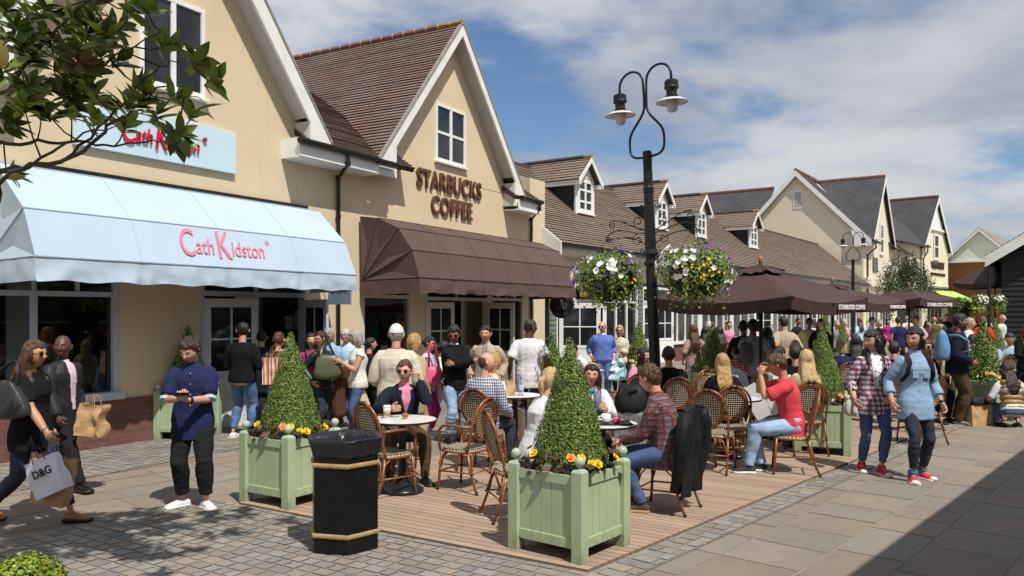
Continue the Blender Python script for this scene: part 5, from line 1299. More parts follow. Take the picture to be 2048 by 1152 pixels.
for a in ((776, 8.15, 134, 'rattan armchair standing just behind the litter bin', True),
          (930, 8.45, -122, 'empty rattan armchair in the middle of the deck, behind the gap between bin and planter', True),
          (968, 9.55, 158, 'rattan chair holding the balding man in the checked shirt'),
          (1036, 7.30, 108, 'rattan chair tucked behind the front planter, seat of the blonde woman'),
          (1325, 7.60, -122, 'rattan chair with the black jacket hung over its back'),
          (1428, 9.45, 152, 'empty rattan chair behind the black jacket, nearest to the bottle table', False),
          (1450, 11.0, 12, 'empty rattan chair on the far side of the bottle table'),
          (1582, 9.3, -106, 'rattan chair holding the man in the red T-shirt'),
          (1386, 12.6, -150, 'empty rattan chair turned side-on beyond the bottle table'),
          (1352, 11.2, 175, 'rattan chair behind the man in the black jumper'),
          (1456, 9.95, 178, 'rattan chair under the woman with long fair hair and black coat'),
          (1268, 11.9, -170, 'rattan chair under the woman in the black headscarf'),
          (1192, 8.95, 10, 'rattan chair of the smiling woman with the scarf'),
          (1610, 10.6, 175, 'rattan chair of the blonde woman in beige'),
          (1550, 12.2, 120, 'rattan chair of the woman in the white T-shirt under the parasol'),
          (806, 9.15, 20, 'rattan chair of the man in the dark suit jacket'),
          (960, 11.6, 60, 'rattan chair of the fair haired girl'),
          (1590, 13.4, 190, 'rattan chair of the bald man in black'),
          (1683, 14.4, 185, 'rattan chair of the blonde person in the navy top'),
          (1800, 12.6, 150, 'rattan chair behind the denim shirt woman'),
          (1838, 11.4, 200, 'rattan chair half hidden by the denim shirt woman'),
          (1934, 16.6, 205, 'rattan chair beside the man with the blue rucksack'),
          (2011, 17.0, 170, 'rattan chair seen from behind near the black boarded building'),
          (1723, 15.5, 170, 'far rattan chair by the plaid shirt woman'),
          (1862, 17.5, 30, 'far rattan chair behind the blue rucksack')):
    chair(*a)
# ------------------------------------------------------------------ tables
M_TOP = mat('white_marble_top', (.74, .73, .72), (.58, .56, .56), rough=.25, nscale=6, lo=.5, hi=.75)
M_IRON = mat('black_cast_iron', (.012, .012, .012), (.02, .02, .02), rough=.3, nscale=20, bump=.15)
TB = None
def table(px, d, label, rz=0, z=DZ):
    global TB
    if TB: return dup(TB, at(px, d, z), rz, label)
    p = TB = thing('cafe_table', label, 'table', at(px, d, z), rz, group='round pedestal tables')
    mb = MB(); mb.lathe([(0, .725), (.33, .725), (.35, .73), (.352, .74), (.348, .752), (0, .752)], 48); mb.build('tabletop', M_TOP, p)
    mb = MB(); mb.lathe([(.353, .728), (.356, .731), (.356, .745), (.352, .749)], 48); mb.build('rim', M_IRON, p)
    mb = MB(); mb.lathe([(.11, .724), (.10, .70), (.05, .69), (.04, .66), (.04, .18), (.05, .15)], 16); mb.build('column', M_IRON, p, smooth=True)
    mb = MB(); mb.lathe([(.05, .15), (.10, .13), (.16, .07), (.20, .045), (.22, .03), (.22, 0), (0, 0)], 28); mb.build('base', M_IRON, p, smooth=True)
    return p
T1 = at(805, 8.30); TZ = .752+DZ
table(805, 8.30, 'round table with a coffee cup and muffin in front of the suited man')
T2 = at(1030, 10.7); table(1030, 10.7, 'round table with water bottle and folded paper bag by the checked shirt man')
T3 = at(1204, 8.0); table(1204, 8.0, 'round table with white mug and dark tray beside the smiling woman')
T4 = at(1466, 10.3); table(1466, 10.3, 'round white table with a tall water bottle near the man in red')
table(1570, 11.6, 'table loaded with bags and papers behind the man in red'); table(1895, 14.6, 'table in shade beside the man with the blue rucksack'); table(1990, 15.4, 'table by the black boarded building')
table(1330, 12.4, 'table between the headscarf woman and the man in black'); table(1172, 15.2, 'table of the dark haired man bending forward in white')
# ------------------------------------------------------------------ things on the tables
M_PAPER = mat('white_paper', (.78, .77, .75), rough=.7); M_KRAFT = mat('kraft_paper', (.50, .32, .16), (.43, .27, .13), rough=.85, nscale=5, bump=.5, bscale=9, bdist=.02)
def cup(label, loc, s=1):
    p = thing('paper_cup', label, 'cup', loc); mb = MB(); mb.lathe([(.028, 0), (.04, .115)], 20); mb.build('cup', M_PAPER, p, smooth=True)
    mb = MB(); mb.lathe([(.0325, .03), (.0395, .085)], 20); mb.build('sleeve', M_KRAFT, p, smooth=True)
    mb = MB(); mb.lathe([(.042, .113), (.043, .12), (.038, .132), (.035, .135), (0, .133)], 20); mb.build('lid', M_WHITE, p, smooth=True); return p
cup('white takeaway cup with brown sleeve held by the suited man', V(T1.x-.17, T1.y+.06, TZ))
mf_ = thing('muffin', 'small brown muffin on the table of the suited man', 'muffin', V(T1.x+.03, T1.y-.02, TZ)); mb = MB(); mb.lathe([(.022, 0), (.03, .032)], 14); mb.build('paper_case', M_KRAFT, mf_); mb = MB(); mb.lathe([(.03, .032), (.038, .038), (.034, .055), (.015, .066), (0, .068)], 14); mb.build('muffin_top', mat('baked_crust', (.30, .16, .05), (.2, .1, .03), rough=.9, nscale=30, bump=.6), mf_, smooth=True)
def bottle(label, loc):
    p = thing('water_bottle', label, 'bottle', loc); mb = MB(); mb.lathe([(.0, 0), (.034, .002), (.036, .02), (.034, .05), (.036, .09), (.036, .15), (.03, .18), (.014, .21), (.013, .235), (0, .236)], 20)
    t = MATS.get('clear_plastic')
    if not t:
        q = NT('clear_plastic'); q.b.inputs['Base Color'].default_value = (.85, .9, .95, 1); q.b.inputs['Roughness'].default_value = .06; q.b.inputs['Transmission Weight'].default_value = .85; q.b.inputs['IOR'].default_value = 1.3; t = MATS['clear_plastic'] = q.m
    mb.build('bottle', t, p, smooth=True); mb = MB(); mb.lathe([(.0368, .075), (.0372, .08), (.0372, .135), (.0368, .14)], 20); mb.build('label_band', mat('pale_label', (.65, .70, .78), (.4, .45, .6), rough=.5, nscale=30), p, smooth=True)
    mb = MB(); mb.lathe([(.015, .225), (.015, .245), (0, .246)], 14); mb.build('cap', mat('blue_cap', (.05, .12, .55), rough=.4), p); return p
bottle('clear water bottle with blue cap on the white table near the man in red', V(T4.x-.05, T4.y-.05, TZ))
bottle('clear water bottle on the table beside the checked shirt man', V(T2.x+.08, T2.y-.1, TZ))
def bag(name, label, loc, rz, w, d, h, m, handles=None, hm=None, tilt=0, crumple=.012, letters=None, cat='bag', taper=.0):
    p = thing(name, label, cat, loc, rz); p.rotation_euler = (0, R(tilt), rz)
    mb = MB(); nx, nz = 10, 10; rr = random.Random(int(abs(loc[0])*1000)); pts = {}
    def P(x, y, z):
        q = V((x-.5)*w*(1-taper*z), (y-.5)*d*(1-.25*z), z*h); n_ = noise.noise(q*9+V(loc[0], 0, 0)); return q+V(n_*crumple*(1 if abs(x-.5) > .4 else .2), n_*crumple*1.6*(1 if abs(y-.5) > .4 else 0), n_*crumple*.5*(z > .05))
    def sheet(f, nu, nv):
        vs = [f(i/nu, j/nv) for i in range(nu+1) for j in range(nv+1)]; mb.add(vs, [(i*(nv+1)+j, (i+1)*(nv+1)+j, (i+1)*(nv+1)+j+1, i*(nv+1)+j+1) for i in range(nu) for j in range(nv)])
    sheet(lambda u, v: P(u, 0, v), nx, nz); sheet(lambda u, v: P(1-u, 1, v), nx, nz); sheet(lambda u, v: P(1, u, v), 4, nz); sheet(lambda u, v: P(0, 1-u, v), 4, nz); sheet(lambda u, v: P(u, v, 0), nx, 4)
    mb.build('bag_body', m, p, weld=True)
    if handles:
        for y in (-1, 1):
            hb = MB(); hb.tube([V(-w*.2, y*d*.38, h*.93), V(-w*.17, y*d*.3, h+handles*.7), V(0, y*d*.12, h+handles), V(w*.17, y*d*.3, h+handles*.7), V(w*.2, y*d*.38, h*.93)], .004, 6); hb.build('handle', hm or M_KRAFT, p)
    return p
mug = thing('mug', 'white coffee mug on the dark tray in front of the smiling woman', 'mug', V(T3.x+.03, T3.y-.1, TZ+.012))
mb = MB(); mb.lathe([(.03, 0), (.045, .02), (.048, .09), (.044, .09), (.04, .02), (0, .015)], 20); mb.build('cup', M_WHITE, mug, smooth=True); mb = MB(); mb.tube([V(-.045, 0, .07), V(-.075, 0, .065), V(-.078, 0, .04), V(-.045, 0, .025)], .007, 8); mb.build('handle', M_WHITE, mug, smooth=True)
tr = thing('tray', 'dark brown serving tray under the white mug', 'tray', V(T3.x+.08, T3.y-.05, TZ)); mb = MB(); mb.box((-.2, -.14, 0), (.2, .14, .008)); mb.build('tray_base', M_BLACK, tr, bevel=.01); mb = MB(); mb.tube([V(-.2, -.14, .012), V(.2, -.14, .012), V(.2, .14, .012), V(-.2, .14, .012)], .006, 6, closed=True); mb.build('tray_rim', M_BLACK, tr)
cc = thing('iced_drink', 'clear plastic cup with green straw beside the white mug', 'cup', V(T3.x-.10, T3.y+.02, TZ)); mb = MB(); mb.lathe([(.03, 0), (.042, .12), (.043, .125), (.03, .15), (0, .155)], 18); mb.build('cup', MATS['clear_plastic'], cc, smooth=True); mb = MB(); mb.tube([V(0, 0, .01), V(.01, 0, .24)], .004, 6); mb.build('straw', mat('green_straw', (.02, .3, .12)), cc)
pk = thing('sweet_packet', 'pink packet on the dark tray', 'packet', V(T3.x+.14, T3.y-.04, TZ+.01)); mb = MB(); mb.box((-.035, -.03, 0), (.035, .03, .05)); mb.build('packet', mat('pink_wrapper', (.75, .1, .2)), pk, bevel=.008); 
bag('folded_bag', 'small crumpled paper bag on the table beside the checked shirt man', V(T2.x-.08, T2.y-.12, TZ), R(20), .14, .08, .2, M_KRAFT, taper=.3, crumple=.03)
npk = thing('napkin', 'white napkin leaning on the small paper bag', 'napkin', V(T2.x-.14, T2.y-.2, TZ), R(20)); mb = MB(); mb.face([(-.05, 0, 0), (.05, .02, 0), (.02, .04, .2), (-.06, .03, .19)]); mb.face([(-.05, 0, 0), (-.06, .03, .19), (-.1, .06, .12)]); mb.build('paper_sheet', M_PAPER, npk)
bag('paper_carrier', 'white paper carrier on the cluttered table behind the man in red', at(1560, 11.3, TZ), R(15), .3, .14, .22, M_PAPER, handles=.09, hm=M_PAPER)
mag = thing('open_magazine', 'open white brochure leaning behind the man in red', 'brochure', at(1537, 11.0, TZ-.2), R(-20)); mb = MB(); mb.box((-.22, 0, -.1), (.02, .012, .38), Matrix.Rotation(R(-32), 4, 'Y')); mb.box((.0, 0, -.12), (.25, .01, .22), Matrix.Rotation(R(-12), 4, 'Y')); mb.build('pages', M_PAPER, mag)
# suitcase with rucksack on top
scp = at(1262, 10.0); sc_ = thing('suitcase', 'silver ribbed wheeled suitcase standing behind the plaid shirt man', 'suitcase', V(scp.x, scp.y, DZ), R(-15))
M_SILV = mat('silver_shell', (.42, .43, .45), (.36, .37, .39), rough=.3, metal=.6)
mb = MB(); mb.box((-.2, -.12, .06), (.2, .12, .62)); mb.build('shell', M_SILV, sc_, bevel=.03)
mb = MB(); [mb.tube([(x, -.124, .1), (x, -.124, .58)], .008, 6) for x in (-.12, -.06, 0, .06, .12)]; mb.build('ribs', M_SILV, sc_)
mb = MB(); mb.box((-.204, -.01, .06), (.204, .01, .625)); mb.tube([(-.205, -.03, .3), (-.23, -.03, .32), (-.23, -.03, .42), (-.205, -.03, .44)], .009, 6); mb.build('trim', M_BLACK, sc_)
for x in (-.16, .16):
    for y in (-.09, .09): mb = MB(); mb.tube([(x-.012, y, .03), (x+.012, y, .03)], .03, 12); mb.build('wheel', M_BLACK, sc_)
def soft_bag(name, label, loc, rz, r_, m, straps=(), seed=1, cat='bag', n=20, power=.62, extra=None, tilt=(0, 0)):
    p = thing(name, label, cat, loc, rz); p.rotation_euler = (R(tilt[0]), R(tilt[1]), rz); mb = MB(); vs = []; mm_ = 14
    for i in range(mm_+1):
        t = math.pi*i/mm_
        for k in range(n):
            a = 2*math.pi*k/n; c, s_ = math.cos(a), math.sin(a); st = math.sin(t)
            f = lambda v: math.copysign(abs(v)**power, v)
            q = V(r_[0]*f(st*c), r_[1]*f(st*s_), -r_[2]*f(math.cos(t))); w_ = noise.noise(q*7+V(seed, 0, 0))*.14+noise.noise(q*19+V(seed, 3, 0))*.05; q = q*(1+w_); h_ = q.z/r_[2]; vs.append(V(q.x*(1-.14*h_), q.y*(1-.38*h_), q.z-.10*r_[2]*(1-abs(q.x/r_[0]))*max(0, h_)))
    mb.add(vs, [(i*n+k, i*n+(k+1) % n, (i+1)*n+(k+1) % n, (i+1)*n+k) for i in range(mm_) for k in range(n)]); mb.build('bag_body', m, p, smooth=True, weld=True)
    for s_ in straps: q = MB(); q.tube([V(*v_) for v_ in s_], (.018, .006), 6); q.build('strap', m, p, smooth=True)
    if extra: extra(p)
    return p
M_BLKCLOTH = mat('black_nylon', (.008, .008, .009), (.016, .016, .018), spec=.2, rough=.6, nscale=4, bump=.6, bscale=12, bdist=.02)
soft_bag('rucksack', 'black rucksack balanced on the silver suitcase', at(1262, 10.0, .82), R(-10), (.19, .13, .19), M_BLKCLOTH, [[(-.1, -.15, .15), (-.14, -.2, 0), (-.1, -.15, -.18)], [(.05, -.16, .18), (.05, -.2, .24), (.12, -.15, .18)]], 2, cat='rucksack')
# ------------------------------------------------------------------ people
def skin_mat(name, c):
    t = NT(name); q = t.coord('Object'); o = t.mix(t.ramp(t.noise(q, 11, 3), .35, .7), c, (c[0]*.9, c[1]*.78, c[2]*.74)); t.link(o, t.b.inputs['Base Color'])
    t.b.inputs['Roughness'].default_value = .5; t.b.inputs['Subsurface Weight'].default_value = .12; t.b.inputs['Subsurface Radius'].default_value = (.02, .008, .004)
    t.b.inputs['Subsurface Scale'].default_value = .3; t.bump(t.noise(q, 120, 2), .08, .002); return t.m
SK = {'fair': skin_mat('fair_skin', (.62, .34, .24)), 'tan': skin_mat('tan_skin', (.50, .27, .16)), 'asian': skin_mat('light_olive_skin', (.56, .33, .22)), 'dark': skin_mat('dark_brown_skin', (.10, .045, .025)), 'brown': skin_mat('brown_skin', (.27, .13, .075))}
M_LIP = mat('lips', (.40, .12, .11), rough=.45); M_EYEW = mat('eye_white', (.46, .44, .42), rough=.3); M_EYED = mat('dark_iris', (.02, .012, .01), rough=.15)
def hair_mat(name, c, c2=None):
    t = NT(name); q = t.coord('Object', (55, 55, 6)); o = t.mix(t.ramp(t.noise(q, 2.2, 4, .6), .3, .7), c, c2 or tuple(x*.5 for x in c)); t.link(o, t.b.inputs['Base Color'])
    t.b.inputs['Roughness'].default_value = .42; t.bump(t.noise(q, 3, 3), .8, .01); return t.m
HM = {'black': hair_mat('black_hair', (.014, .012, .012)), 'brown': hair_mat('brown_hair', (.10, .045, .018)), 'dkbrown': hair_mat('dark_brown_hair', (.035, .017, .009)), 'auburn': hair_mat('auburn_hair', (.16, .06, .02)),
      'blonde': hair_mat('blonde_hair', (.52, .33, .13), (.30, .17, .06)), 'lblonde': hair_mat('light_blonde_hair', (.62, .45, .24), (.40, .26, .11)), 'grey': hair_mat('grey_hair', (.42, .40, .37), (.24, .23, .21)), 'white': hair_mat('white_hair', (.62, .60, .57)), 'redtint': hair_mat('reddish_black_hair', (.055, .018, .013), (.02, .01, .009))}
def cloth(name, c, c2=None, rough=.88, **kw):
    return mat(name, c, c2, rough=rough, spec=.12, nscale=kw.pop('nscale', 5), bump=kw.pop('bump', .4), bscale=kw.pop('bscale', 9), bdist=.012, **kw)
def denim(name, c): 
    if name in MATS: return MATS[name]
    t = NT(name); q = t.coord('Object'); o = t.mix(t.ramp(t.noise(q, 4, 4), .35, .7), c, tuple(min(1, x*1.8+.012) for x in c)); o = t.mix(t.math('MULTIPLY', t.math('GREATER_THAN', t.noise(q, 300, 1), .5), .25), o, tuple(x*.5 for x in c)); t.link(o, t.b.inputs['Base Color']); t.b.inputs['Roughness'].default_value = .85; t.bump(t.noise(q, 14, 3), .5, .01); MATS[name] = t.m; return t.m
JEANS = denim('blue_denim', (.035, .065, .15)); JDARK = denim('dark_navy_denim', (.010, .016, .035)); JLIGHT = denim('pale_blue_denim', (.22, .32, .47)); JMID = denim('mid_blue_denim', (.06, .11, .22))

def ik(a, b, la, lb, pole):
    d = b-a; L = min(max(d.length, abs(la-lb)+.02), (la+lb)*.998); dn = d.normalized(); b2 = a+dn*L
    x = (la*la-lb*lb+L*L)/(2*L); h = math.sqrt(max(la*la-x*x, 0)); p = pole-dn*pole.dot(dn)
    if p.length < 1e-5: p = V(0, -1, 0)
    return a+dn*x+p.normalized()*h, b2

def head_pts(nu, nv):
    """unit head looking along -Y; returns grid of points (metres, centred in the skull)"""
    HW, HD, HH = .080, .101, .124; rows = []
    g = lambda x, s: math.exp(-(x/s)**2)
    for i in range(nv+1):
        ph = math.pi*i/nv; row = []
        for k in range(nu):
            th = 2*math.pi*k/nu; x = math.sin(ph)*math.sin(th); y = -math.sin(ph)*math.cos(th); z = math.cos(ph)
            X = math.copysign(abs(x)**.9, x)*HW; Y = math.copysign(abs(y)**.92, y)*HD; Z = z*HH
            low = max(0, -z-.05)
            X *= 1-.38*low**1.3
            if y > 0: Y *= 1-.55*max(0, -z)**1.2
            else: Y *= 1-.10*low
            if z > 0: Y += .006*z
            fr = max(0, -y)
            if fr > 0:
                Y -= .024*g(x, .13)*g(z+.20, .15)*fr + .012*g(x, .10)*g(z+.02, .2)*fr          # nose
                Y += .009*(g(x-.42, .17)+g(x+.42, .17))*g(z-.06, .13)*fr                         # sockets
                Y -= .006*(g(x-.36, .3)+g(x+.36, .3))*g(z-.24, .12)*fr                           # brow
                Y -= .006*(g(x-.45, .25)+g(x+.45, .25))*g(z+.22, .2)*fr                          # cheeks
                Y -= .007*g(x, .26)*g(z+.49, .055)*fr + .007*g(x, .24)*g(z+.60, .05)*fr          # lips
                Y += .004*g(x, .28)*g(z+.545, .025)*fr + .004*g(x, .3)*g(z+.38, .05)*fr
                Y -= .011*g(x, .3)*g(z+.86, .16)*fr                                              # chin
            row.append((V(X, Y, Z), x, y, z))
        rows.append(row)
    return rows
HEADS = {}
def head_grid(det):
    if det not in HEADS: HEADS[det] = head_pts(*((28, 24), (40, 36), (64, 60))[det])
    return HEADS[det]
sstep = lambda a, b, x: (lambda t: t*t*(3-2*t))(max(0, min(1, (x-a)/(b-a))))
QUEUE = []
def grid_add(mb, rows, f):
    n = len(rows[0]); vs = [f(*e) for r_ in rows for e in r_]; fs_ = []
    for i in range(len(rows)-1):
        for k in range(n): fs_.append((i*n+k, (i+1)*n+k, (i+1)*n+(k+1) % n, i*n+(k+1) % n))
    return vs, fs_

class Fig:
    """skeleton of a person; local frame: faces -Y, left hand on +X, feet at z=0"""
    def __init__(s, h=1.72, sex='m', fat=0, pose='stand', lean=0, side=0, bend=0, hz=None, feet=None, hl=None, hr=None, head=(0, 0, 0), twist=0, knees=None, elb=None, footyaw=(8, -8), lift=(0, 0), seat=.47):
        k = s.k = h/1.75; s.sex = sex; s.fat = fat; s.h = h
        if pose == 'sit':
            hz = hz or seat+.095*k; feet = feet or ((.11, -.40), (-.11, -.40)); s.kp = V(0, -.6, 1)
            hl = hl or (.20, -.30, .62); hr = hr or (-.20, -.30, .62)
        elif pose == 'crouch':
            hz = hz or .30; feet = feet or ((.13, -.08), (-.13, -.12)); s.kp = V(0, -1, .5); hl = hl or (.3, -.4, .45); hr = hr or (-.3, -.4, .45)
        elif pose == 'walk': hz = hz or .885*k; feet = feet or ((.08, -.30), (-.08, .32)); s.kp = V(0, -1, 0)
        else: hz = hz or .905*k; feet = feet or ((.10, .0), (-.10, .0)); s.kp = V(0, -1, 0)
        s.pose = pose
        s.pel = V(0, 0, hz); M = Matrix.Rotation(R(lean), 3, 'X') @ Matrix.Rotation(R(side), 3, 'Y')
        s.up = M @ V(0, 0, 1); s.fw = M @ V(0, -1, 0); s.S = V(1, 0, 0); s.bend = bend
        Mt = Matrix.Rotation(R(twist), 3, s.up); s.S2 = Mt @ s.S; s.F2 = Mt @ s.fw
        sh = s.sp(.435*k); w_ = (.168 if sex == 'm' else .145)*k*(1+fat*.35); s.sh = {1: sh+s.S2*w_, -1: sh-s.S2*w_}
        s.nb = s.sp(.52*k); hy, hp, hroll = head
        s.HM = (Matrix.Rotation(R(hy), 3, 'Z') @ Matrix.Rotation(R(hp), 3, 'X') @ Matrix.Rotation(R(hroll), 3, 'Y'))
        nd = (s.up*.6+V(0, 0, .9)+s.fw*.12-s.HM @ V(0, math.sin(R(hp))*.0, 0)).normalized()
        s.hc = s.nb+nd*.158*k+(s.HM @ V(0, -.022, 0))*k
        if hp > 12: s.hc = s.hc+s.HM @ V(0, -.03, 0)*k
        s.leg = {}; s.arm = {}
        for i, sg in enumerate((1, -1)):
            hip = s.pel+s.S*sg*.088*k-s.up*.02; fx, fy = feet[i][:2]; an = V(fx, fy, .085*k+lift[i]); kp = s.kp+V(sg*.12, 0, 0)
            if knees: kp = V(*knees[i])
            kn, an = ik(hip, an, .43*k, .41*k, kp); s.leg[sg] = (hip, kn, an)
            s.footdir = getattr(s, 'footdir', {}); s.footdir[sg] = R((footyaw[i]))
            tgt = (hl, hr)[i]
            if tgt is None: wr = V(sg*(.235+.05*fat)*k, -.03*k, hz+.02*k) if pose != 'walk' else V(sg*.235*k, (.10 if feet[i][1] < 0 else -.16)*k, hz+.05*k)
            else: wr = V(tgt[0]*k, tgt[1]*k, tgt[2]*(k if pose not in ('sit', 'crouch') else 1))
            ep = V(sg*.35, .75, -.35) if not elb or elb[i] is None else V(*elb[i]); e_, wr = ik(s.sh[sg], wr, .285*k, .255*k, ep); s.arm[sg] = (s.sh[sg], e_, wr)
        s.lift = lift
    def sp(s, t): 
        k = s.k; return s.pel+s.up*t+s.fw*s.bend*(max(0, t)/(.5*k))**2
    def torso(s, mb, infl, hem, top=.535, n=16, flare=0, waist=1, fit=1):
        k = s.k; f = 1+s.fat
        tab = [(-.30, .150, .115), (-.20, .155, .115), (-.10, .158, .112), (-.02, .168, .116), (.06, .158, .108), (.15, .142, .10), (.24, .150, .105), (.33, .162, .113), (.385, .162, .108), (.425, .148, .096), (.46, .118, .082), (.492, .080, .068), (.52, .060, .060), (.56, .054, .056)] if s.sex == 'm' else \
              [(-.30, .158, .115), (-.20, .165, .12), (-.10, .168, .12), (-.02, .172, .12), (.06, .150, .104), (.15, .126, .09), (.24, .134, .096), (.33, .144, .122), (.385, .142, .104), (.425, .130, .088), (.46, .100, .074), (.492, .068, .060), (.52, .050, .052), (.56, .046, .048)]
        if waist != 1: tab = [(t, a*(waist if -.0 < t < .3 else 1), b*(waist if 0 < t < .3 else 1)) for t, a, b in tab]
        def val(t):
            if t <= tab[0][0]: return tab[0][1:]
            for (t0, a0, b0), (t1, a1, b1) in zip(tab, tab[1:]):
                if t0 <= t <= t1: q = (t-t0)/(t1-t0); return a0+(a1-a0)*q, b0+(b1-b0)*q
            return tab[-1][1:]
        ts = [hem+(top-hem)*i/14 for i in range(15)]; pts = []; rs = []
        for t in ts:
            a, b = val(t); lo = max(0, (.1-t)/(.1-hem)) if hem < .1 else 0
            fa = f if t < .42 else 1+s.fat*(1-(t-.42)/.14)*.6
            belly = s.fat*.05*math.exp(-((t-.14)/.12)**2)
            pts.append(s.sp(t*k)+s.fw*belly*k); rs.append(((a*fa+infl+flare*lo)*k, (b*fa*(1+s.fat*.4)+infl+flare*lo*.8)*k))
        mb.tube(pts, rs, n, ref=s.S if s.S2 == s.S else s.S2.lerp(s.S, .5), power=.86)
    def arms(s, mb, infl, frac=1.0, n=12, ra=(.052, .040, .029), cuff=0, sides=(1, -1)):
        k = s.k; f = 1+s.fat*.6
        for sg in sides:
            a, e, w_ = s.arm[sg]; sh_in = s.sp(.43*k)+(a-s.sp(.435*k))*.5
            pts = [sh_in, a+(e-a)*.02]; rs = [(.052*f+infl*.7)*k, (.050*f+infl*.8)*k]
            L1_, L2_ = (e-a).length, (w_-e).length; tot = frac*2
            N_ = 6
            for i in range(1, N_+1):
                t = i/N_
                if t > min(1, tot): break
                pts.append(a.lerp(e, t)); rs.append((ra[0]*(1-t)+ra[1]*t)*f*k+infl*k+(.006*math.sin(t*3.1)))
            if tot > 1:
                for i in range(1, 6):
                    t = i/5
                    if t > tot-1+.01: break
                    pts.append(e.lerp(w_, t)); rs.append(((ra[1]*1.02*(1-t)+ra[2]*t)+(.006*math.sin(t*3.1)))*f*k+infl*k*(1-.25*t))
            if cuff: rs[-1] += cuff; rs[-2] += cuff*.8 if len(rs) > 3 else 0
            mb.tube(pts, rs, n)
    def legs(s, mb, infl, frac=1.0, n=12, ra=(.088, .056, .036), flare=0, bunch=.0):
        k = s.k; f = 1+s.fat*.7
        for sg in (1, -1):
            h_, kn, an = s.leg[sg]; pts = [s.pel+s.S*sg*.07*k+s.up*.03*k, h_]; rs = [(.10*f+infl)*k, (ra[0]*1.06*f+infl)*k]; tot = frac*2
            for i in range(1, 6):
                t = i/5
                if t > tot+.01: break
                pts.append(h_.lerp(kn, t)); rs.append((ra[0]*(1-t)+ra[1]*t)*f*k+infl*k)
            if tot > 1:
                for i in range(1, 7):
                    t = i/6
                    if t > tot-1+.01: break
                    c_ = .012*math.sin(min(1, t*1.5)*math.pi); back = (an-kn).cross(V(1, 0, 0)).normalized()
                    if back.y < 0: back = -back
                    pts.append(kn.lerp(an, t)+back*c_*.6*k); rs.append((ra[1]*(1-t)+ra[2]*t+c_*.8)*f*k+infl*k+flare*t+bunch*(t > .8))
            mb.tube(pts, rs, n)
    def finalize(s): pass

def hand_mesh(mb, w_, e, side, k, det, curl=.6, spread=.0, dirv=None, palm=None, mi=0, thumb=1):
    """palm and five bent tapering fingers"""
    d = (dirv or (w_-e)).normalized(); pn = (palm or V(-side, .0, 0)); pn = (pn-d*pn.dot(d))
    if pn.length < .1: pn = V(0, -1, 0)-d*d.dot(V(0, -1, 0))
    pn.normalize(); lat = d.cross(pn)*1.0         # lat: across the palm, thumb side chosen below
    ts = lat if (lat.dot(V(0, -1, 0))+lat.z*.6 > 0) else -lat
    mb.tube([w_-d*.02*k, w_+d*.015*k, w_+d*.05*k, w_+d*.088*k], [(.024*k, .019*k), (.030*k, .017*k), (.039*k, .016*k), (.036*k, .012*k)], 10, ref=lat)
    segs = (.040, .026, .020); n = 7 if det == 2 else 5
    for i, (off, ln, r_) in enumerate(((.028, .94, .0092), (.0095, 1.06, .0096), (-.0095, 1.0, .0092), (-.027, .78, .0080))):
        p = w_+d*.078*k+ts*off*k; q = d+ts*off*spread*6; q.normalize(); pts = [p]; rs = [r_*1.05*k]; a = R(12+30*curl+i*3)
        for j, sl in enumerate(segs):
            M = Matrix.Rotation(a if (q.cross(pn)).length else 0, 3, q.cross(pn).normalized()); q = (M @ q).normalized(); p = p+q*sl*ln*k; pts.append(p); rs.append(r_*(.98-.13*j)*k); a = R(14+42*curl)
        pts.append(p+q*.004*k); rs.append(r_*.4*k); mb.tube(pts, rs, n)
    p = w_+d*.022*k+ts*.024*k; q = (d*.75+ts*.65+pn*.35).normalized(); pts = [p-ts*.006*k]; rs = [.0125*k]
    for sl, r_ in ((.036, .0118), (.028, .0104), (.022, .0088)): p = p+q*sl*k; pts.append(p); rs.append(r_*k); q = (q+pn*.28*curl+d*.25-ts*.12).normalized()
    pts.append(p+q*.004); rs.append(.004*k); mb.tube(pts, rs, n)
def foot_mesh(mb, F, sg, infl=0, high=False, style='shoe'):
    k = F.k; h_, kn, an = F.leg[sg]; a = F.footdir[sg]; sh = (an-kn).normalized()
    lift = F.lift[0 if sg == 1 else 1]; d = V(math.sin(a), -math.cos(a), 0)
    pitch = min(1.0, lift*3.2); d2 = (d*math.cos(pitch)+V(0, 0, -math.sin(pitch))).normalized(); up = (V(0, 0, 1)*math.cos(pitch)+d*math.sin(pitch)).normalized(); lat = d2.cross(up)
    base = an-up*.085*k; L = .255*k
    P = lambda t, z: base+d2*(t*L-.065*k)+up*z*k
    secs = [(-.0, .030, .036, .026), (.10, .036, .042, .034), (.28, .042, .037, .040), (.45, .038, .036, .036), (.62, .031, .042, .029), (.80, .025, .045, .022), (.94, .020, .034, .016), (1.0, .017, .018, .010)]
    mb.tube([P(t, z) for t, z, a_, b_ in secs], [(a_*k+infl, b_*k+infl*.6) for t, z, a_, b_ in secs], 14, ref=lat)
    return P, lat, up, secs
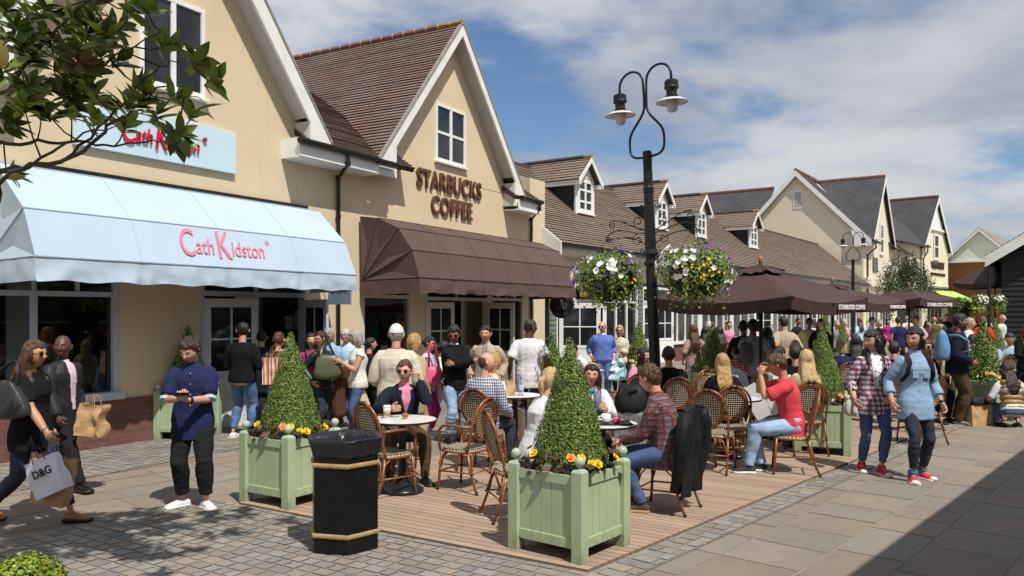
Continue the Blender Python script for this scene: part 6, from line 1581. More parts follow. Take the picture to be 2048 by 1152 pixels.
def person(label, px, d, yaw, top=None, bottom=None, shoes=None, hair=('short', 'brown'), skin='fair', det=1, z=0.0, loc=None, group='people in the shopping street', glasses=None, under=None, gender=None, sleeve_l=1.0, cat='person', extra=None, handkw=None, coat=None, pattern=None, **kw):
    F = Fig(**kw); k = F.k; p = thing('person', label, cat, loc if loc is not None else at(px, d, z), R(yaw), group=group)
    vox = (.022, .014, .0105)[det]
    n = (8, 10, 14)[det]
    # ---- body: torso, limbs, neck joined by remeshing; head and fingers appended to the same mesh
    b = MB(); F.torso(b, -.022, -.12, top=.56, n=10); F.arms(b, -.004, n=8); F.legs(b, -.012, n=8)
    hcen = F.hc; neck_top = hcen+F.HM @ V(0, .028, -.055)*k; b.tube([F.sp(.47*k), F.nb, neck_top], [(.075*k, .06*k), .054*k if F.sex == 'm' else .046*k, .05*k if F.sex == 'm' else .042*k], 12)
    for sg in (1, -1): foot_mesh(b, F, sg, -.008)
    ex = MB(); rows = head_grid(det); toW = lambda q: hcen+F.HM @ (q*k)
    vs, fs_ = grid_add(ex, rows, lambda q, x, y, z: toW(q)); mi = []
    nn = len(rows[0])
    for i in range(len(rows)-1):
        for kk in range(nn):
            _, x, y, zz_ = rows[i][kk]; mi.append(1 if (y < -.5 and abs(x) < .27 and -.66 < zz_ < -.45) else 0)
    ex.add(vs, fs_, mi=mi)
    for sg in (1, -1):   # ears
        q = [toW(V(sg*.078, .004, .022)), toW(V(sg*.088, .012, .018)), toW(V(sg*.090, .014, -.004)), toW(V(sg*.084, .006, -.024)), toW(V(sg*.073, .0, -.022))]; ex.tube(q, [.006*k, .013*k, .012*k, .009*k, .004*k], 8)
    hk = handkw or {}
    if det > 0:
        for sg in (1, -1):
            a, e, w_ = F.arm[sg]; kw_ = dict(hk.get(sg, {})); hand_mesh(ex, w_, e, sg, k, det, **kw_)
    else:
        for sg in (1, -1):
            a, e, w_ = F.arm[sg]; dd = (w_-e).normalized(); ex.tube([w_, w_+dd*.06*k, w_+dd*.15*k], [.03*k, .036*k, .016*k], 8)
    QUEUE.append(('body', b, [SK[skin], M_LIP], p, vox, 3 if det else 2, 0, ex))
    # ---- clothes
    if bottom:
        m_, frac, inf = bottom[0], bottom[1], bottom[2] if len(bottom) > 2 else .006
        mb = MB(); 
        if frac == 'skirt' or frac == 'dress':
            ln = bottom[3] if len(bottom) > 3 else .55; fl = bottom[4] if len(bottom) > 4 else .10
            F.torso(mb, inf, -.10, top=.12, n=n+4); z0 = F.pel; mb.tube([z0+V(0, 0, .04), z0-V(0, 0, .12), z0-V(0, .01, ln*.6), z0-V(0, .02, ln)], [(.18*k, .13*k), (.19*k, .14*k), ((.19+fl*.6)*k, (.15+fl*.6)*k), ((.19+fl)*k, (.16+fl)*k)], n+6, ref=(1, 0, 0)); nm = 'skirt'
        else:
            F.torso(mb, inf-.004, -.09, top=.13, n=n+2); F.legs(mb, inf, frac, n=n, **(bottom[3] if len(bottom) > 3 else {})); nm = 'trousers'
        QUEUE.append((nm, mb, [m_], p, vox, 3, .010 if det else 0, None))
    if shoes:
        for sg in (1, -1):
            mb = MB(); P, lat, up, secs = foot_mesh(mb, F, sg, .007)
            if len(shoes) > 2 and shoes[2] == 'high': h_, kn, an = F.leg[sg]; mb.tube([an-(an-kn).normalized()*.03, an, an-up*.03*k], [.046*k, .048*k, .05*k], 10)
            ex2 = MB(); q = MB(); ol = []
            for t, z, a_, b_ in secs: ol.append((t, a_*k+.014))
            top_ = [P(t, .024)+lat*w__ for t, w__ in ol]+[P(t, .024)-lat*w__ for t, w__ in reversed(ol)]; vv = top_+[q_-up*.028*k for q_ in top_]; m2 = len(top_)
            ex2.add(vv, [tuple(range(m2)), tuple(range(2*m2-1, m2-1, -1))]+[(i, i+m2, (i+1) % m2+m2, (i+1) % m2) for i in range(m2)], mi=1)
            if len(shoes) > 2 and det == 2 and shoes[2] in ('high', 'lace'):
                for j in range(5): t = .40+j*.075; zt = .072-.042*(t-.40)/.3+(.02 if shoes[2] == 'high' else 0)*(1-j/4); ex2.tube([P(t, zt)+lat*.018*k, P(t+.02, zt+.006), P(t, zt)-lat*.018*k], .0035, 5); ex2.mi[-8:] = [1]*8
                if shoes[2] == 'high': ex2.cur = 1; ex2.ball(P(.90, .026), (.046*k, .042*k, .028*k), 12, 8); ex2.mi = [1]*len(ex2.mi)
            ex2.mi = [1]*len(ex2.f)
            QUEUE.append(('shoe', mb, [shoes[0], shoes[1]], p, min(vox, .011), 2, 0, ex2))
    if under:   # shirt seen in the opening of a jacket or above its neckline
        mb = MB(); F.torso(mb, (under[1] if len(under) > 1 else .010), -.06, top=.50, n=n+2); mb.tube([F.sp(.475*k), F.nb+F.up*.012, F.nb+F.up*.028+F.fw*.004], [(.085*k, .066*k), (.064*k, .058*k), (.060*k, .056*k)], 14)
        if len(under) > 2: F.arms(mb, .008, under[2], n=n, ra=(.056, .044, .034))
        QUEUE.append(('shirt', mb, [under[0]], p, vox, 3, .006, None))
    if top:
        m_, slv, hem, inf = top[0], top[1], top[2], top[3]; opt = top[4] if len(top) > 4 else {}
        mb = MB(); F.torso(mb, inf, hem, top=opt.get('neck', .515), n=n+2, flare=opt.get('flare', 0), waist=opt.get('waist', 1))
        if slv: F.arms(mb, inf*.75+.002, slv, n=n, ra=(.053, .043, .033), cuff=opt.get('cuff', 0))
        if opt.get('collar'): mb.tube([F.sp(.480*k), F.nb+F.up*.0, F.nb+F.up*.03+F.fw*.0], [(.10*k, .075*k), (.068*k, .062*k), (.072*k, .066*k)], 14)
        if opt.get('hood'): c_ = F.nb-F.fw*.09*k+F.up*.0; mb.ball(c_, (.12*k, .06*k, .07*k), 12, 8)
        q = ('jacket' if under or opt.get('jacket') else 'top')
        cut = opt.get('open'); QUEUE.append((q, mb, [m_], p, vox, 4, .0065 if det else .0, None, (F, cut) if cut else None))
        if opt.get('lapel') and det:
            for sg in (1, -1):
                lb_ = MB(); A_ = F.sp(.48*k)+F.S2*sg*.06*k+F.fw*(.055+inf)*k; B_ = F.sp(.40*k)+F.S2*sg*.075*k+F.fw*(.105+inf)*k; C_ = F.sp(.20*k)+F.S2*sg*.02*k+F.fw*(.112+inf)*k
                lb_.beam(A_, B_, .035, .008, F.fw); lb_.beam(B_, C_, .04, .008, F.fw); lb_.build('lapel', m_, p, bevel=.003)
    # ---- hair
    style, hc_ = hair; hm_ = HM[hc_]
    if style not in ('bald', 'hijab'):
        th = dict(short=.009, buzz=.003, curly=.018, bob=.015, long=.014, bun=.010, pony=.010, cap=.006, spiky=.019, balding=.006, child=.008)[style]
        def hp(q, x, y, z):
            zl = .46 if y < -.55 else (.46-(y+.55)*.95 if y < .1 else -.16-(y-.1)*.62)
            if style in ('bob', 'long') and y > -.42: zl = -.62
            if style in ('pony', 'bun') and y > -.1: zl = min(zl, -.25)
            if style == 'balding': zl = zl if y > .2 else 9
            mk = sstep(zl-.10, zl+.10, z)
            if style == 'balding': mk *= 1-sstep(.45, .65, z)
            nrm_ = V(x, y, z*.8).normalized(); t_ = th
            if style in ('curly', 'spiky'): t_ *= 1+.55*noise.noise(V(x, y, z)*4.5)+.3*noise.noise(V(x, y, z)*11)+.25*z
            if style == 'bob': t_ *= 1+.35*sstep(.2, -.6, z)
            if style == 'short': t_ *= 1+.5*noise.noise(V(x, y, z)*3+V(px, 0, 0))+.5*z
            return toW(q+nrm_*(t_*mk-.014*(1-mk)))
        hb = MB(); vs, fs_ = grid_add(hb, rows, hp); hb.add(vs, fs_)
        bk = lambda x, y, z: toW(V(x, y, z))
        if style == 'bob': hb.tube([bk(0, .045, .05), bk(0, .05, -.05), bk(0, .045, -.12)], [(.085*k, .055*k), (.092*k, .058*k), (.082*k, .048*k)], 14, ref=F.HM @ V(1, 0, 0))
        if style == 'long':
            Ln = kw_len = .34; hb.tube([bk(0, .05, .04), bk(0, .06, -.06), F.nb-F.fw*.075*k+F.up*.02*k, F.sp(.40*k)-F.fw*.135*k, F.sp(.30*k)-F.fw*.135*k, F.sp(.22*k)-F.fw*.125*k], [(.086*k, .05*k), (.096*k, .05*k), (.10*k, .04*k), (.105*k, .028*k), (.085*k, .022*k), (.04*k, .010*k)], 16, ref=F.S2)
            for sg in (1, -1): hb.tube([bk(sg*.066, .01, .05), bk(sg*.080, .015, -.05), F.nb+F.S2*sg*.075*k-F.fw*.0*k, F.sp(.42*k)+F.S2*sg*.09*k+F.fw*.075*k, F.sp(.34*k)+F.S2*sg*.09*k+F.fw*.115*k], [(.030*k, .03*k), (.040*k, .035*k), (.045*k, .035*k), (.035*k, .02*k), (.012*k, .010*k)], 10, ref=F.fw)
        if style == 'bun': hb.ball(bk(0, .115, .01), .036*k, 12, 8)
        if style == 'pony': hb.tube([bk(0, .10, .03), bk(0, .135, .0), bk(0, .13, -.08), bk(0, .11, -.17)], [.016*k, .028*k, .026*k, .008*k], 10)
        QUEUE.append(('hair', hb, [hm_], p, (.014, .009, .0065)[det], 1, (.003, .009, .011)[det], None, None, True))
    if style == 'cap':
        cm = MB(); r2 = [r_ for r_ in rows if r_[0][3] > .16]; 
        vs, fs_ = grid_add(cm, r2, lambda q, x, y, z: toW(q+V(x, y, z).normalized()*.012+V(0, .004, .002))); cm.add(vs, fs_); pts = [toW(V(x*.001, y*.001, .034)) for x, y in ((-66, -60), (-52, -120), (0, -152), (52, -120), (66, -60))]
        cm.prism(pts, F.HM @ V(0, 0, .007)); cb_ = cm.build('cap', mat('white_cap', (.70, .69, .67), rough=.8), p, smooth=True); sm_ = MB(); sm_.tube([toW(V(.094*math.sin(a), .115*math.cos(a)*.93+.004, .026)) for a in [-1.1+2.2*i/12 for i in range(13)]], (.008, .003), 6); sm_.ball(toW(V(0, .004, .142)), .006, 8, 5); sm_.build('cap_strap', mat('khaki_strap', (.25, .2, .14)), p)
    if style == 'hijab':
        hb = MB(); vs, fs_ = grid_add(hb, rows, lambda q, x, y, z: toW(q+V(x, y, z).normalized()*(.016 if not (y < -.45 and z < .45 and abs(x) < .62 and z > -.8) else -.012))); hb.add(vs, fs_)
        hb.tube([toW(V(0, .02, -.06)), F.nb, F.sp(.42*k)], [(.075*k, .08*k), (.09*k, .085*k), (.18*k, .12*k)], 16, ref=F.S2); QUEUE.append(('headscarf', hb, [HM[hc_]], p, .012, 2, .008, None))
    # ---- face details
    if det and not kw.get('nof'):
        for sg in (1, -1):
            e_ = MB(); c_ = V(sg*.0325, -.0860, .006); e_.ball(toW(c_), (.0125*k, .007*k, .0062*k), 10, 6, F.HM); e_.cur = 1; e_.ball(toW(c_+V(0, -.0052, 0)), (.0044*k, .0026*k, .0046*k), 8, 6, F.HM); e_.build('eye', [M_EYEW, M_EYED], p, smooth=True)
            e_ = MB(); e_.tube([toW(V(sg*.016, -.0995, .027)), toW(V(sg*.033, -.097, .032)), toW(V(sg*.050, -.084, .027))], [.0020*k, .0026*k, .0014*k], 6); e_.build('eyebrow', HM[hc_ if hc_ not in ('white', 'lblonde') else 'brown'], p)
    if glasses:
        g = MB(); gm = M_EYED if glasses == 'sun' else M_BLACK
        for sg in (1, -1):
            q = [toW(V(sg*(.034+.024*math.cos(a)), -.106+.004*abs(math.cos(a))+.006*(1+math.cos(a))*.5, .005+.018*math.sin(a))) for a in [2*math.pi*i/14 for i in range(14)]]
            if glasses == 'sun': g.prism(q, F.HM @ V(0, .003, 0))
            g.tube(q, .0016, 5, closed=True); g.tube([toW(V(sg*.057, -.094, .010)), toW(V(sg*.076, -.05, .012)), toW(V(sg*.080, .01, .010))], .002, 5)
        g.tube([toW(V(-.01, -.110, .01)), toW(V(.01, -.110, .01))], .002, 5); g.build('glasses', gm, p)
    if extra: extra(p, F)
    p['_'] = 0; del p['_']
    return p, F

def flush_queue():
    objs = []
    for it in QUEUE:
        name, mb, mats_, par, vox, sm, amp = it[:7]
        me = mb.mesh(name, mats_); o = bpy.data.objects.new(name, me); COL.objects.link(o); o.parent = par
        r_ = o.modifiers.new('R', 'REMESH'); r_.mode = 'VOXEL'; r_.voxel_size = vox; r_.use_smooth_shade = True
        s_ = o.modifiers.new('S', 'SMOOTH'); s_.factor = .5; s_.iterations = sm; objs.append((o, it))
    dg = bpy.context.evaluated_depsgraph_get(); dg.update()
    new = [bpy.data.meshes.new_from_object(o.evaluated_get(dg)) for o, _ in objs]
    for (o, it), me in zip(objs, new):
        o.modifiers.clear(); old = o.data; amp = it[6]; ex = it[7]; cut = it[8] if len(it) > 8 else None; isH = len(it) > 9
        n = len(me.vertices); sx = hash(it[0]) % 7+o.parent.location.x*3.7
        if amp and n:
            me.vertices.foreach_get if False else None
            nrm = [v.normal.copy() for v in me.vertices]
            for v, nn_ in zip(me.vertices, nrm):
                c = v.co
                if isH: q = noise.noise(V(c.x*70+sx, c.y*70, c.z*14))*.8+noise.noise(V(c.x*26, c.y*26+sx, c.z*9))
                else: q = noise.noise(V(c.x*6+c.z*4+sx, c.y*6, c.z*7))*.9+.05+(.35-abs(noise.noise(V(c.x*8+sx, c.y*8-c.z*5, c.z*13))))*1.1
                v.co = c+nn_*q*amp
        if cut:
            F, w_ = cut; fr = []
            import bmesh
            bm = bmesh.new(); bm.from_mesh(me); dead = []
            for f in bm.faces:
                c = f.calc_center_median(); r_ = c-F.pel; t = r_.dot(F.up)/F.k; x = r_.dot(F.S2); y = r_.dot(F.F2)
                if y > .02 and abs(x-w_[3]*F.k) < F.k*(w_[0]+(w_[1]-w_[0])*max(0, min(1, t/.5))) and w_[2] < t < .56: dead.append(f)
            bmesh.ops.delete(bm, geom=dead, context='FACES'); bm.to_mesh(me); bm.free()
            so_ = o.modifiers.new('Solidify', 'SOLIDIFY'); so_.thickness = .006
        if ex:
            vs = [v.co[:] for v in me.vertices]; fs_ = [tuple(p_.vertices) for p_ in me.polygons]; n0 = len(vs); mi = [0]*len(fs_)+ex.mi; 
            me2 = bpy.data.meshes.new(it[0]); me2.from_pydata(vs+ex.v, [], fs_+[tuple(a+n0 for a in f) for f in ex.f]); me = me2
        me.name = it[0]; me.materials.clear()
        for m_ in it[2]: me.materials.append(m_)
        if ex: me.polygons.foreach_set('material_index', mi)
        me.polygons.foreach_set('use_smooth', [True]*len(me.polygons)); me.update(); o.data = me; bpy.data.meshes.remove(old)
C = cloth
BLK = C('black_cotton', (.007, .007, .008), (.013, .013, .014)); CHAR = C('charcoal_cotton', (.018, .018, .02)); NAVY = C('navy_cotton', (.022, .026, .085), (.016, .02, .065)); WHT = C('white_cotton', (.72, .72, .72), (.64, .64, .66))
NAVY2 = C('dark_navy_wool', (.014, .018, .032)); PINK = C('pink_cotton', (.72, .28, .42)); TAN = C('tan_linen', (.44, .36, .27), (.38, .31, .23)); CREAM = C('cream_cotton', (.62, .56, .44)); BEIGE = C('beige_wool', (.42, .32, .20)); CBLUE = C('cornflower_wool', (.12, .19, .50), (.10, .16, .44)); RED = C('coral_red_cotton', (.66, .075, .085), (.56, .05, .065)); BROWN = C('brown_cotton', (.085, .055, .035)); GREYT = C('grey_cotton', (.25, .25, .26)); LBLUE = C('pale_blue_cotton', (.42, .60, .70)); CHAM = C('chambray_cotton', (.28, .42, .58), (.24, .37, .53)); OCHRE = C('ochre_cotton', (.45, .22, .05)); TURQ = C('turquoise_cotton', (.03, .38, .52)); YELL = C('pale_yellow_cotton', (.68, .62, .32)); LILAC = C('lilac_cotton', (.58, .46, .66)); BURG = C('burgundy_cotton', (.16, .02, .04)); OLIVE = C('olive_cotton', (.12, .11, .05)); GREEN = C('dark_green_cotton', (.03, .10, .06)); MAUVE = C('magenta_cotton', (.42, .03, .20)); REDD = C('bright_red_cotton', (.6, .04, .02))
QUILT = mat('quilted_charcoal', (.022, .024, .028), (.016, .017, .02), rough=.55, spec=.2, bump=.6, bscale=16, bdist=.012); LEATH = mat('black_leather', (.012, .012, .013), (.02, .02, .02), rough=.32, bump=.5, bscale=30); GOLDP = mat('gold_nylon', (.34, .24, .11), (.28, .19, .085), rough=.35, bump=.3, bscale=14)
CH_WB = pattern_mat('navy_white_check', 'plaid', [(.62, .63, .66), (.25, .28, .36), (.05, .06, .12)], f=30)
PL_RED = pattern_mat('rust_navy_plaid', 'plaid', [(.15, .16, .20), (.11, .055, .065), (.045, .03, .04), (.50, .13, .06)], f=17)
PL_BW = pattern_mat('purple_white_plaid', 'plaid', [(.58, .54, .58), (.23, .16, .21), (.045, .03, .05), (.40, .07, .16)], f=17)
PL_KID = pattern_mat('red_white_check', 'plaid', [(.7, .68, .7), (.45, .1, .14), (.2, .02, .05)], f=22)
FLO = pattern_mat('pale_floral', 'spots', [(.68, .68, .66), (.62, .52, .12), (.28, .42, .55)], f=24, lw=.3); LACE = pattern_mat('brown_lace', 'spots', [(.035, .02, .015), (.32, .18, .10)], f=34, lw=.42); MAXI = pattern_mat('dusty_print', 'spots', [(.30, .17, .16), (.46, .34, .32), (.16, .08, .08)], f=30, lw=.4); FLO2 = pattern_mat('dark_floral', 'spots', [(.05, .02, .02), (.42, .12, .06), (.35, .25, .12)], f=22, lw=.35)
W_SOLE = mat('white_rubber', (.72, .71, .68), rough=.5); BSOLE = mat('black_rubber', (.015, .015, .015), rough=.6); TANL = mat('tan_leather', (.36, .15, .05), rough=.45); BLKL = mat('polished_black_leather', (.01, .01, .01), rough=.2); CANV = mat('white_canvas', (.74, .73, .74), rough=.8); REDC = mat('red_canvas', (.62, .03, .05), rough=.75)
DK = (BLKL, BSOLE)
def btn_line(p, F, m_, n=6, t0=-.05, t1=.46, out=.0, x=0):
    mb = MB()
    for i in range(n):
        t = t0+(t1-t0)*i/(n-1); k = F.k; c = F.sp(t*k)+F.fw*(.118+F.fat*.075+out)*k+F.S2*x; mb.ball(c, .0055, 8, 6)
    mb.build('buttons', m_, p)
def watch(p, F, sg, m_=None):
    a, e, w_ = F.arm[sg]; d = (w_-e).normalized(); mb = MB(); mb.tube([w_-d*.035*F.k, w_-d*.012*F.k], .036*F.k, 14); mb.build('wristwatch', m_ or M_BLACK, p)

# -- P3 navy shirt, looking at a phone
def x3(p, F):
    btn_line(p, F, M_WHITE, 6, -.08, .44, .018); watch(p, F, 1)
    for sg in (1, -1): a, e, w_ = F.arm[sg]; mb = MB(); q = a.lerp(e, .92); mb.tube([q, a.lerp(e, 1.02)], .066*F.k, 14); mb.build('turned_cuff', LBLUE, p)
p3, F3 = person('person in navy short sleeved shirt, head bowed over a phone', 386, 7.75, 12, top=(NAVY, .46, -.22, .016, dict(collar=1, flare=.01, cuff=.006)), bottom=(CHAR, .98, .010, dict(ra=(.092, .066, .046))), shoes=(CANV, W_SOLE, 'lace'), hair=('spiky', 'redtint'), skin='asian', det=2, h=1.70, fat=.12, feet=((.13, -.06), (-.10, .05)), footyaw=(28, -50), hl=(.015, -.33, 1.10), hr=(-.07, -.33, 1.12), head=(-22, 24, 0), handkw={1: dict(dirv=V(-.7, -.5, .25), palm=V(0, .3, 1), curl=.8), -1: dict(dirv=V(.55, -.7, .25), palm=V(.2, .3, 1), curl=.8)}, elb=((.55, .35, -.6), (-.55, .35, -.6)), extra=x3)
Mx = p3.matrix_basis.copy(); ph = thing('smartphone', 'smartphone held in both hands by the navy shirt person', 'phone', Matrix.Translation(at(386, 7.75)) @ Matrix.Rotation(R(12), 4, 'Z') @ V(-.035, -.415, 1.135), R(12)); mb = MB(); mb.cbox((0, 0, 0), (.13, .075, .009), Matrix.Rotation(R(-30), 4, 'X')); mb.build('phone_body', M_BLACK, ph, bevel=.004)
# -- P2 man in quilted jacket
person('bald man in dark quilted jacket over a pale pink shirt, striding right', 125, 8.55, 70, top=(QUILT, 1, -.27, .030, dict(collar=1, open=(.025, .06, .0, .02))), under=(C('pale_pink_shirt', (.72, .55, .64)), .014), bottom=(CHAR, 1, .014), shoes=(BLKL, BSOLE), hair=('bald', 'black'), skin='dark', det=2, h=1.70, fat=.06, pose='walk', feet=((.07, .34), (-.09, -.36)), lift=(.09, 0), head=(-58, 0, 0), hr=(-.25, -.22, .84), hl=(.28, .02, .86))
# -- P1 woman striding at the left edge
def x1(p, F):
    mb = MB(); a, e, w_ = F.arm[-1]; d = (w_-e).normalized(); mb.tube([w_-d*.02, w_-d*.015], .034*F.k, 12); mb.build('bracelet', mat('silver', (.6, .6, .6), rough=.2, metal=1), p)
p1, F1_ = person('woman with long brown hair and sunglasses in black top, striding right', 62, 7.15, 82, top=(BLK, .42, -.20, .020, {}), bottom=(JDARK, .97, .008), shoes=(TANL, BSOLE), hair=('long', 'brown'), skin='tan', det=2, sex='f', h=1.70, fat=.10, pose='walk', feet=((.06, -.36), (-.06, .36)), lift=(0, .08), head=(0, 4, 0), hr=(-.22, -.34, .86), hl=(.3, .05, .85), glasses='sun', extra=x1)
M1 = Matrix.Translation(at(62, 7.15)) @ Matrix.Rotation(R(82), 4, 'Z')
soft_bag('handbag', 'black woven leather shoulder bag under the arm of the brown haired woman', M1 @ V(-.27, .03, 1.14), R(82), (.07, .20, .17), mat('woven_black_leather', (.014, .014, .014), (.05, .05, .05), rough=.35, nscale=90, bump=.8, bscale=90), [[(.0, -.12, .12), (.06, -.08, .30), (.10, -.02, .33), (.06, .08, .26), (0, .14, .1)]], 3)
w1 = M1 @ (F1_.arm[-1][2]+V(0, -.06, -.08))
bg = bag('carrier_bag', 'white paper carrier printed D&G swinging from the brown haired woman\'s hand', V(w1.x+.06, w1.y-.06, w1.z-.44), R(-8), .30, .10, .32, mat('white_carrier', (.70, .70, .78), (.66, .66, .74), rough=.6), handles=.11, hm=M_BLACK, tilt=-24)
text('D&G', .095, M_BLACK, Matrix.Translation((0, -.056, .20)) @ Matrix.Rotation(R(90), 4, 'X'), bg, extrude=.001, offset=.002, sx=.95)
bag('carrier_bag', 'brown paper carrier behind the white printed one in the woman\'s hand', V(w1.x-.06, w1.y+.06, w1.z-.56), R(5), .28, .12, .42, M_KRAFT, handles=.12, hm=M_BLACK, tilt=12, taper=-.1)
bag('carrier_bag', 'creased brown paper carrier held by the man in the quilted jacket', at(183, 8.35, .60), R(-12), .27, .14, .33, M_KRAFT, handles=.10, crumple=.03, tilt=4)
# -- shoppers in front of the left shop
person('man seen from behind in black jacket and blue jeans at the shop door', 485, 12.0, 168, top=(BLK, 1, -.08, .030, dict(jacket=1)), bottom=(JMID, .98, .010), shoes=(W_SOLE, W_SOLE), hair=('short', 'black'), skin='asian', det=1, h=1.77, fat=.08, head=(30, 0, 0), feet=((.13, .05), (-.12, .0)), hl=(.2, -.25, 1.05), hr=(-.2, -.25, 1.05))
person('woman from behind in lace top with short brown hair, striped bag on her arm', 556, 11.6, 176, top=(LACE, .7, -.06, .012, {}), bottom=(JMID, .98, .008), shoes=DK, hair=('short', 'brown'), det=1, sex='f', h=1.63, hl=(.12, -.30, 1.02))
bag('tote_bag', 'striped pink and cream tote bag behind the lace top woman', at(552, 11.35, .86), R(-8), .36, .12, .38, pattern_mat('candy_stripes', 'stripe', [(.7, .6, .5), (.5, .1, .12), (.7, .62, .5), (.6, .3, .05), (.25, .08, .1)], f=9), handles=.2, hm=TANL)
person('small child looking over the shoulder of the lace top woman', 577, 11.9, 10, top=(WHT, .8, -.1, .01, {}), bottom=(JEANS, .9), shoes=DK, hair=('child', 'brown'), det=1, h=1.05, z=.50, hl=(.05, -.25, .62), hr=(-.05, -.25, .62), cat='child')
person('person in dark clothes stepping into the left shop doorway', 523, 13.0, 190, top=(NAVY2, 1, -.3, .03, {}), bottom=(CHAR, 1, .01), shoes=DK, hair=('short', 'black'), det=0, h=1.62)
person('woman in glasses and black leather jacket facing right in the queue', 643, 12.0, 60, top=(LEATH, 1, -.10, .022, dict(collar=1)), under=(WHT, .01), bottom=(JDARK, .97, .006), shoes=DK, hair=('bun', 'dkbrown'), skin='tan', det=1, sex='f', h=1.64, glasses='clear', hl=(.1, -.3, 1.05), head=(-150, 8, 0) if False else (-110, 6, 0))
soft_bag('handbag', 'olive green leather shoulder bag of the woman in the leather jacket', at(656, 11.75, 1.08), R(10), (.20, .09, .19), mat('olive_leather', (.10, .11, .055), (.07, .08, .04), rough=.35, bump=.4, bscale=14), [[(-.13, 0, .12), (-.12, -.02, .34), (-.02, -.02, .42), (.10, 0, .14)]], 6)
person('dark haired woman in a pink top half hidden behind the topiary', 622, 12.4, 20, top=(MAUVE, .8, -.1, .012, {}), bottom=(BLK, .98), shoes=DK, hair=('long', 'black'), skin='asian', det=0, sex='f', h=1.60)
person('grey haired man in faded denim shirt with a strap across his chest', 660, 12.9, -18, top=(CHAM, 1, -.16, .02, dict(collar=1)), bottom=(BLK, 1, .01), shoes=DK, hair=('short', 'grey'), skin='tan', det=1, h=1.68, head=(18, 18, 0), hl=(.05, -.33, 1.12), hr=(-.1, -.3, 1.08))
person('white haired man with glasses in a pale turquoise shirt reading', 694, 13.0, -6, top=(LBLUE, .9, -.16, .022, dict(collar=1)), bottom=(CHAR, 1, .01), shoes=DK, hair=('short', 'white'), det=1, h=1.67, fat=.1, glasses='clear', head=(0, 22, 0), hl=(.05, -.35, 1.12), hr=(-.05, -.35, 1.12))
person('woman with grey bob in sleeveless floral top and blue jeans', 716, 11.9, -62, top=(FLO, .16, -.10, .014, {}), bottom=(JEANS, .96, .006), shoes=(W_SOLE, W_SOLE), hair=('bob', 'grey'), skin='tan', det=1, sex='f', fat=.10, h=1.66, head=(-20, 12, 0), hl=(.1, -.30, 1.22), hr=(-.12, -.34, 1.04))
co_ = thing('folded_coat', 'brown coat draped over the arm between the olive bag and the grey haired woman', 'coat', at(690, 11.9), R(5)); mb = MB()
vs = []; 
for i in range(13):
    for j in range(13): u, v_ = i/12, j/12; vs.append(V((u-.5)*(.30+.08*v_)+.02*math.sin(v_*7), .05*math.sin(u*9+v_*2)+.02*math.sin(u*23), 1.08-.74*v_-.03*math.sin(u*7)))
mb.add(vs, [(i*13+j, (i+1)*13+j, (i+1)*13+j+1, i*13+j+1) for i in range(12) for j in range(12)]); o = mb.build('draped_cloth', C('brown_wool', (.10, .045, .03)), co_, smooth=True); sm = o.modifiers.new('Solidify', 'SOLIDIFY'); sm.thickness = .03
person('man in white cap and cream jacket seen from behind with a striped collar', 792, 9.6, 178, top=(CREAM, 1, -.26, .034, dict(jacket=1, flare=.01)), bottom=(BEIGE, 1, .012), shoes=DK, hair=('cap', 'grey'), det=2, h=1.78, fat=.14, hl=(.2, -.22, 1.0), hr=(-.2, -.22, 1.0), extra=lambda p, F: ((lambda mb: (mb.tube([F.nb-F.up*.03, F.nb+F.up*.012], [(.095, .085), (.075, .07)], 16), mb.build('striped_collar', mat('red_collar', (.42, .02, .03)), p)))(MB()), (lambda mb: (mb.tube([F.nb-F.up*.052, F.nb-F.up*.028], [(.118, .10), (.10, .09)], 16), mb.build('striped_collar', NAVY2, p)))(MB())))
person('woman with short golden hair in beige coat behind the white capped man', 826, 10.5, 150, top=(BEIGE, 1, -.3, .03, {}), bottom=(BEIGE, 1, .01), shoes=DK, hair=('bob', 'blonde'), det=1, sex='f', h=1.64)
person('dark haired person bending behind the floral top woman', 738, 12.6, 120, top=(BLK, 1, -.1, .02, {}), bottom=(BLK, 1), shoes=DK, hair=('bun', 'black'), skin='asian', det=0, h=1.52)
person('woman with black bun, lilac shirt and pink bag facing right', 855, 12.0, 72, top=(LILAC, .8, -.12, .012, {}), bottom=(MAUVE, .98, .008), shoes=(W_SOLE, W_SOLE), hair=('bun', 'black'), skin='asian', det=1, sex='f', h=1.56, head=(12, 6, 0))
soft_bag('shoulder_bag', 'bright pink shoulder bag of the woman in the lilac shirt', at(868, 11.8, .95), R(20), (.14, .08, .15), mat('pink_leather', (.72, .10, .22), rough=.4, bump=.3), [[(-.08, 0, .1), (-.08, -.02, .42), (.0, -.02, .5), (.08, 0, .1)]], 7)
person('girl with dark ponytail in white top and white trousers', 884, 12.2, 100, top=(WHT, .8, -.12, .012, {}), bottom=(WHT, .98, .012), shoes=(W_SOLE, W_SOLE), hair=('pony', 'black'), skin='asian', det=1, sex='f', h=1.50, pose='walk', head=(20, 10, 0))
person('man in sunglasses and black jumper with folded arms and light jeans', 908, 11.55, 38, top=(BLK, 1, -.14, .026, {}), bottom=(JLIGHT, .98, .014), shoes=DK, hair=('curly', 'black'), skin='brown', det=2, h=1.745, fat=.05, glasses='sun', head=(-42, 16, 0), hl=(-.16, -.24, 1.16), hr=(.14, -.27, 1.20), elb=((.9, -.1, -.5), (-.9, -.1, -.5)), under=(WHT, .005))
person('smiling man in tan linen jacket near the coffee shop door', 972, 12.2, -12, top=(TAN, 1, -.24, .026, dict(collar=1, open=(.02, .04, .1, 0))), under=(GREYT, .012), bottom=(CHAR, 1, .01), shoes=DK, hair=('short', 'black'), skin='asian', det=2, h=1.72, head=(2, 4, 0))
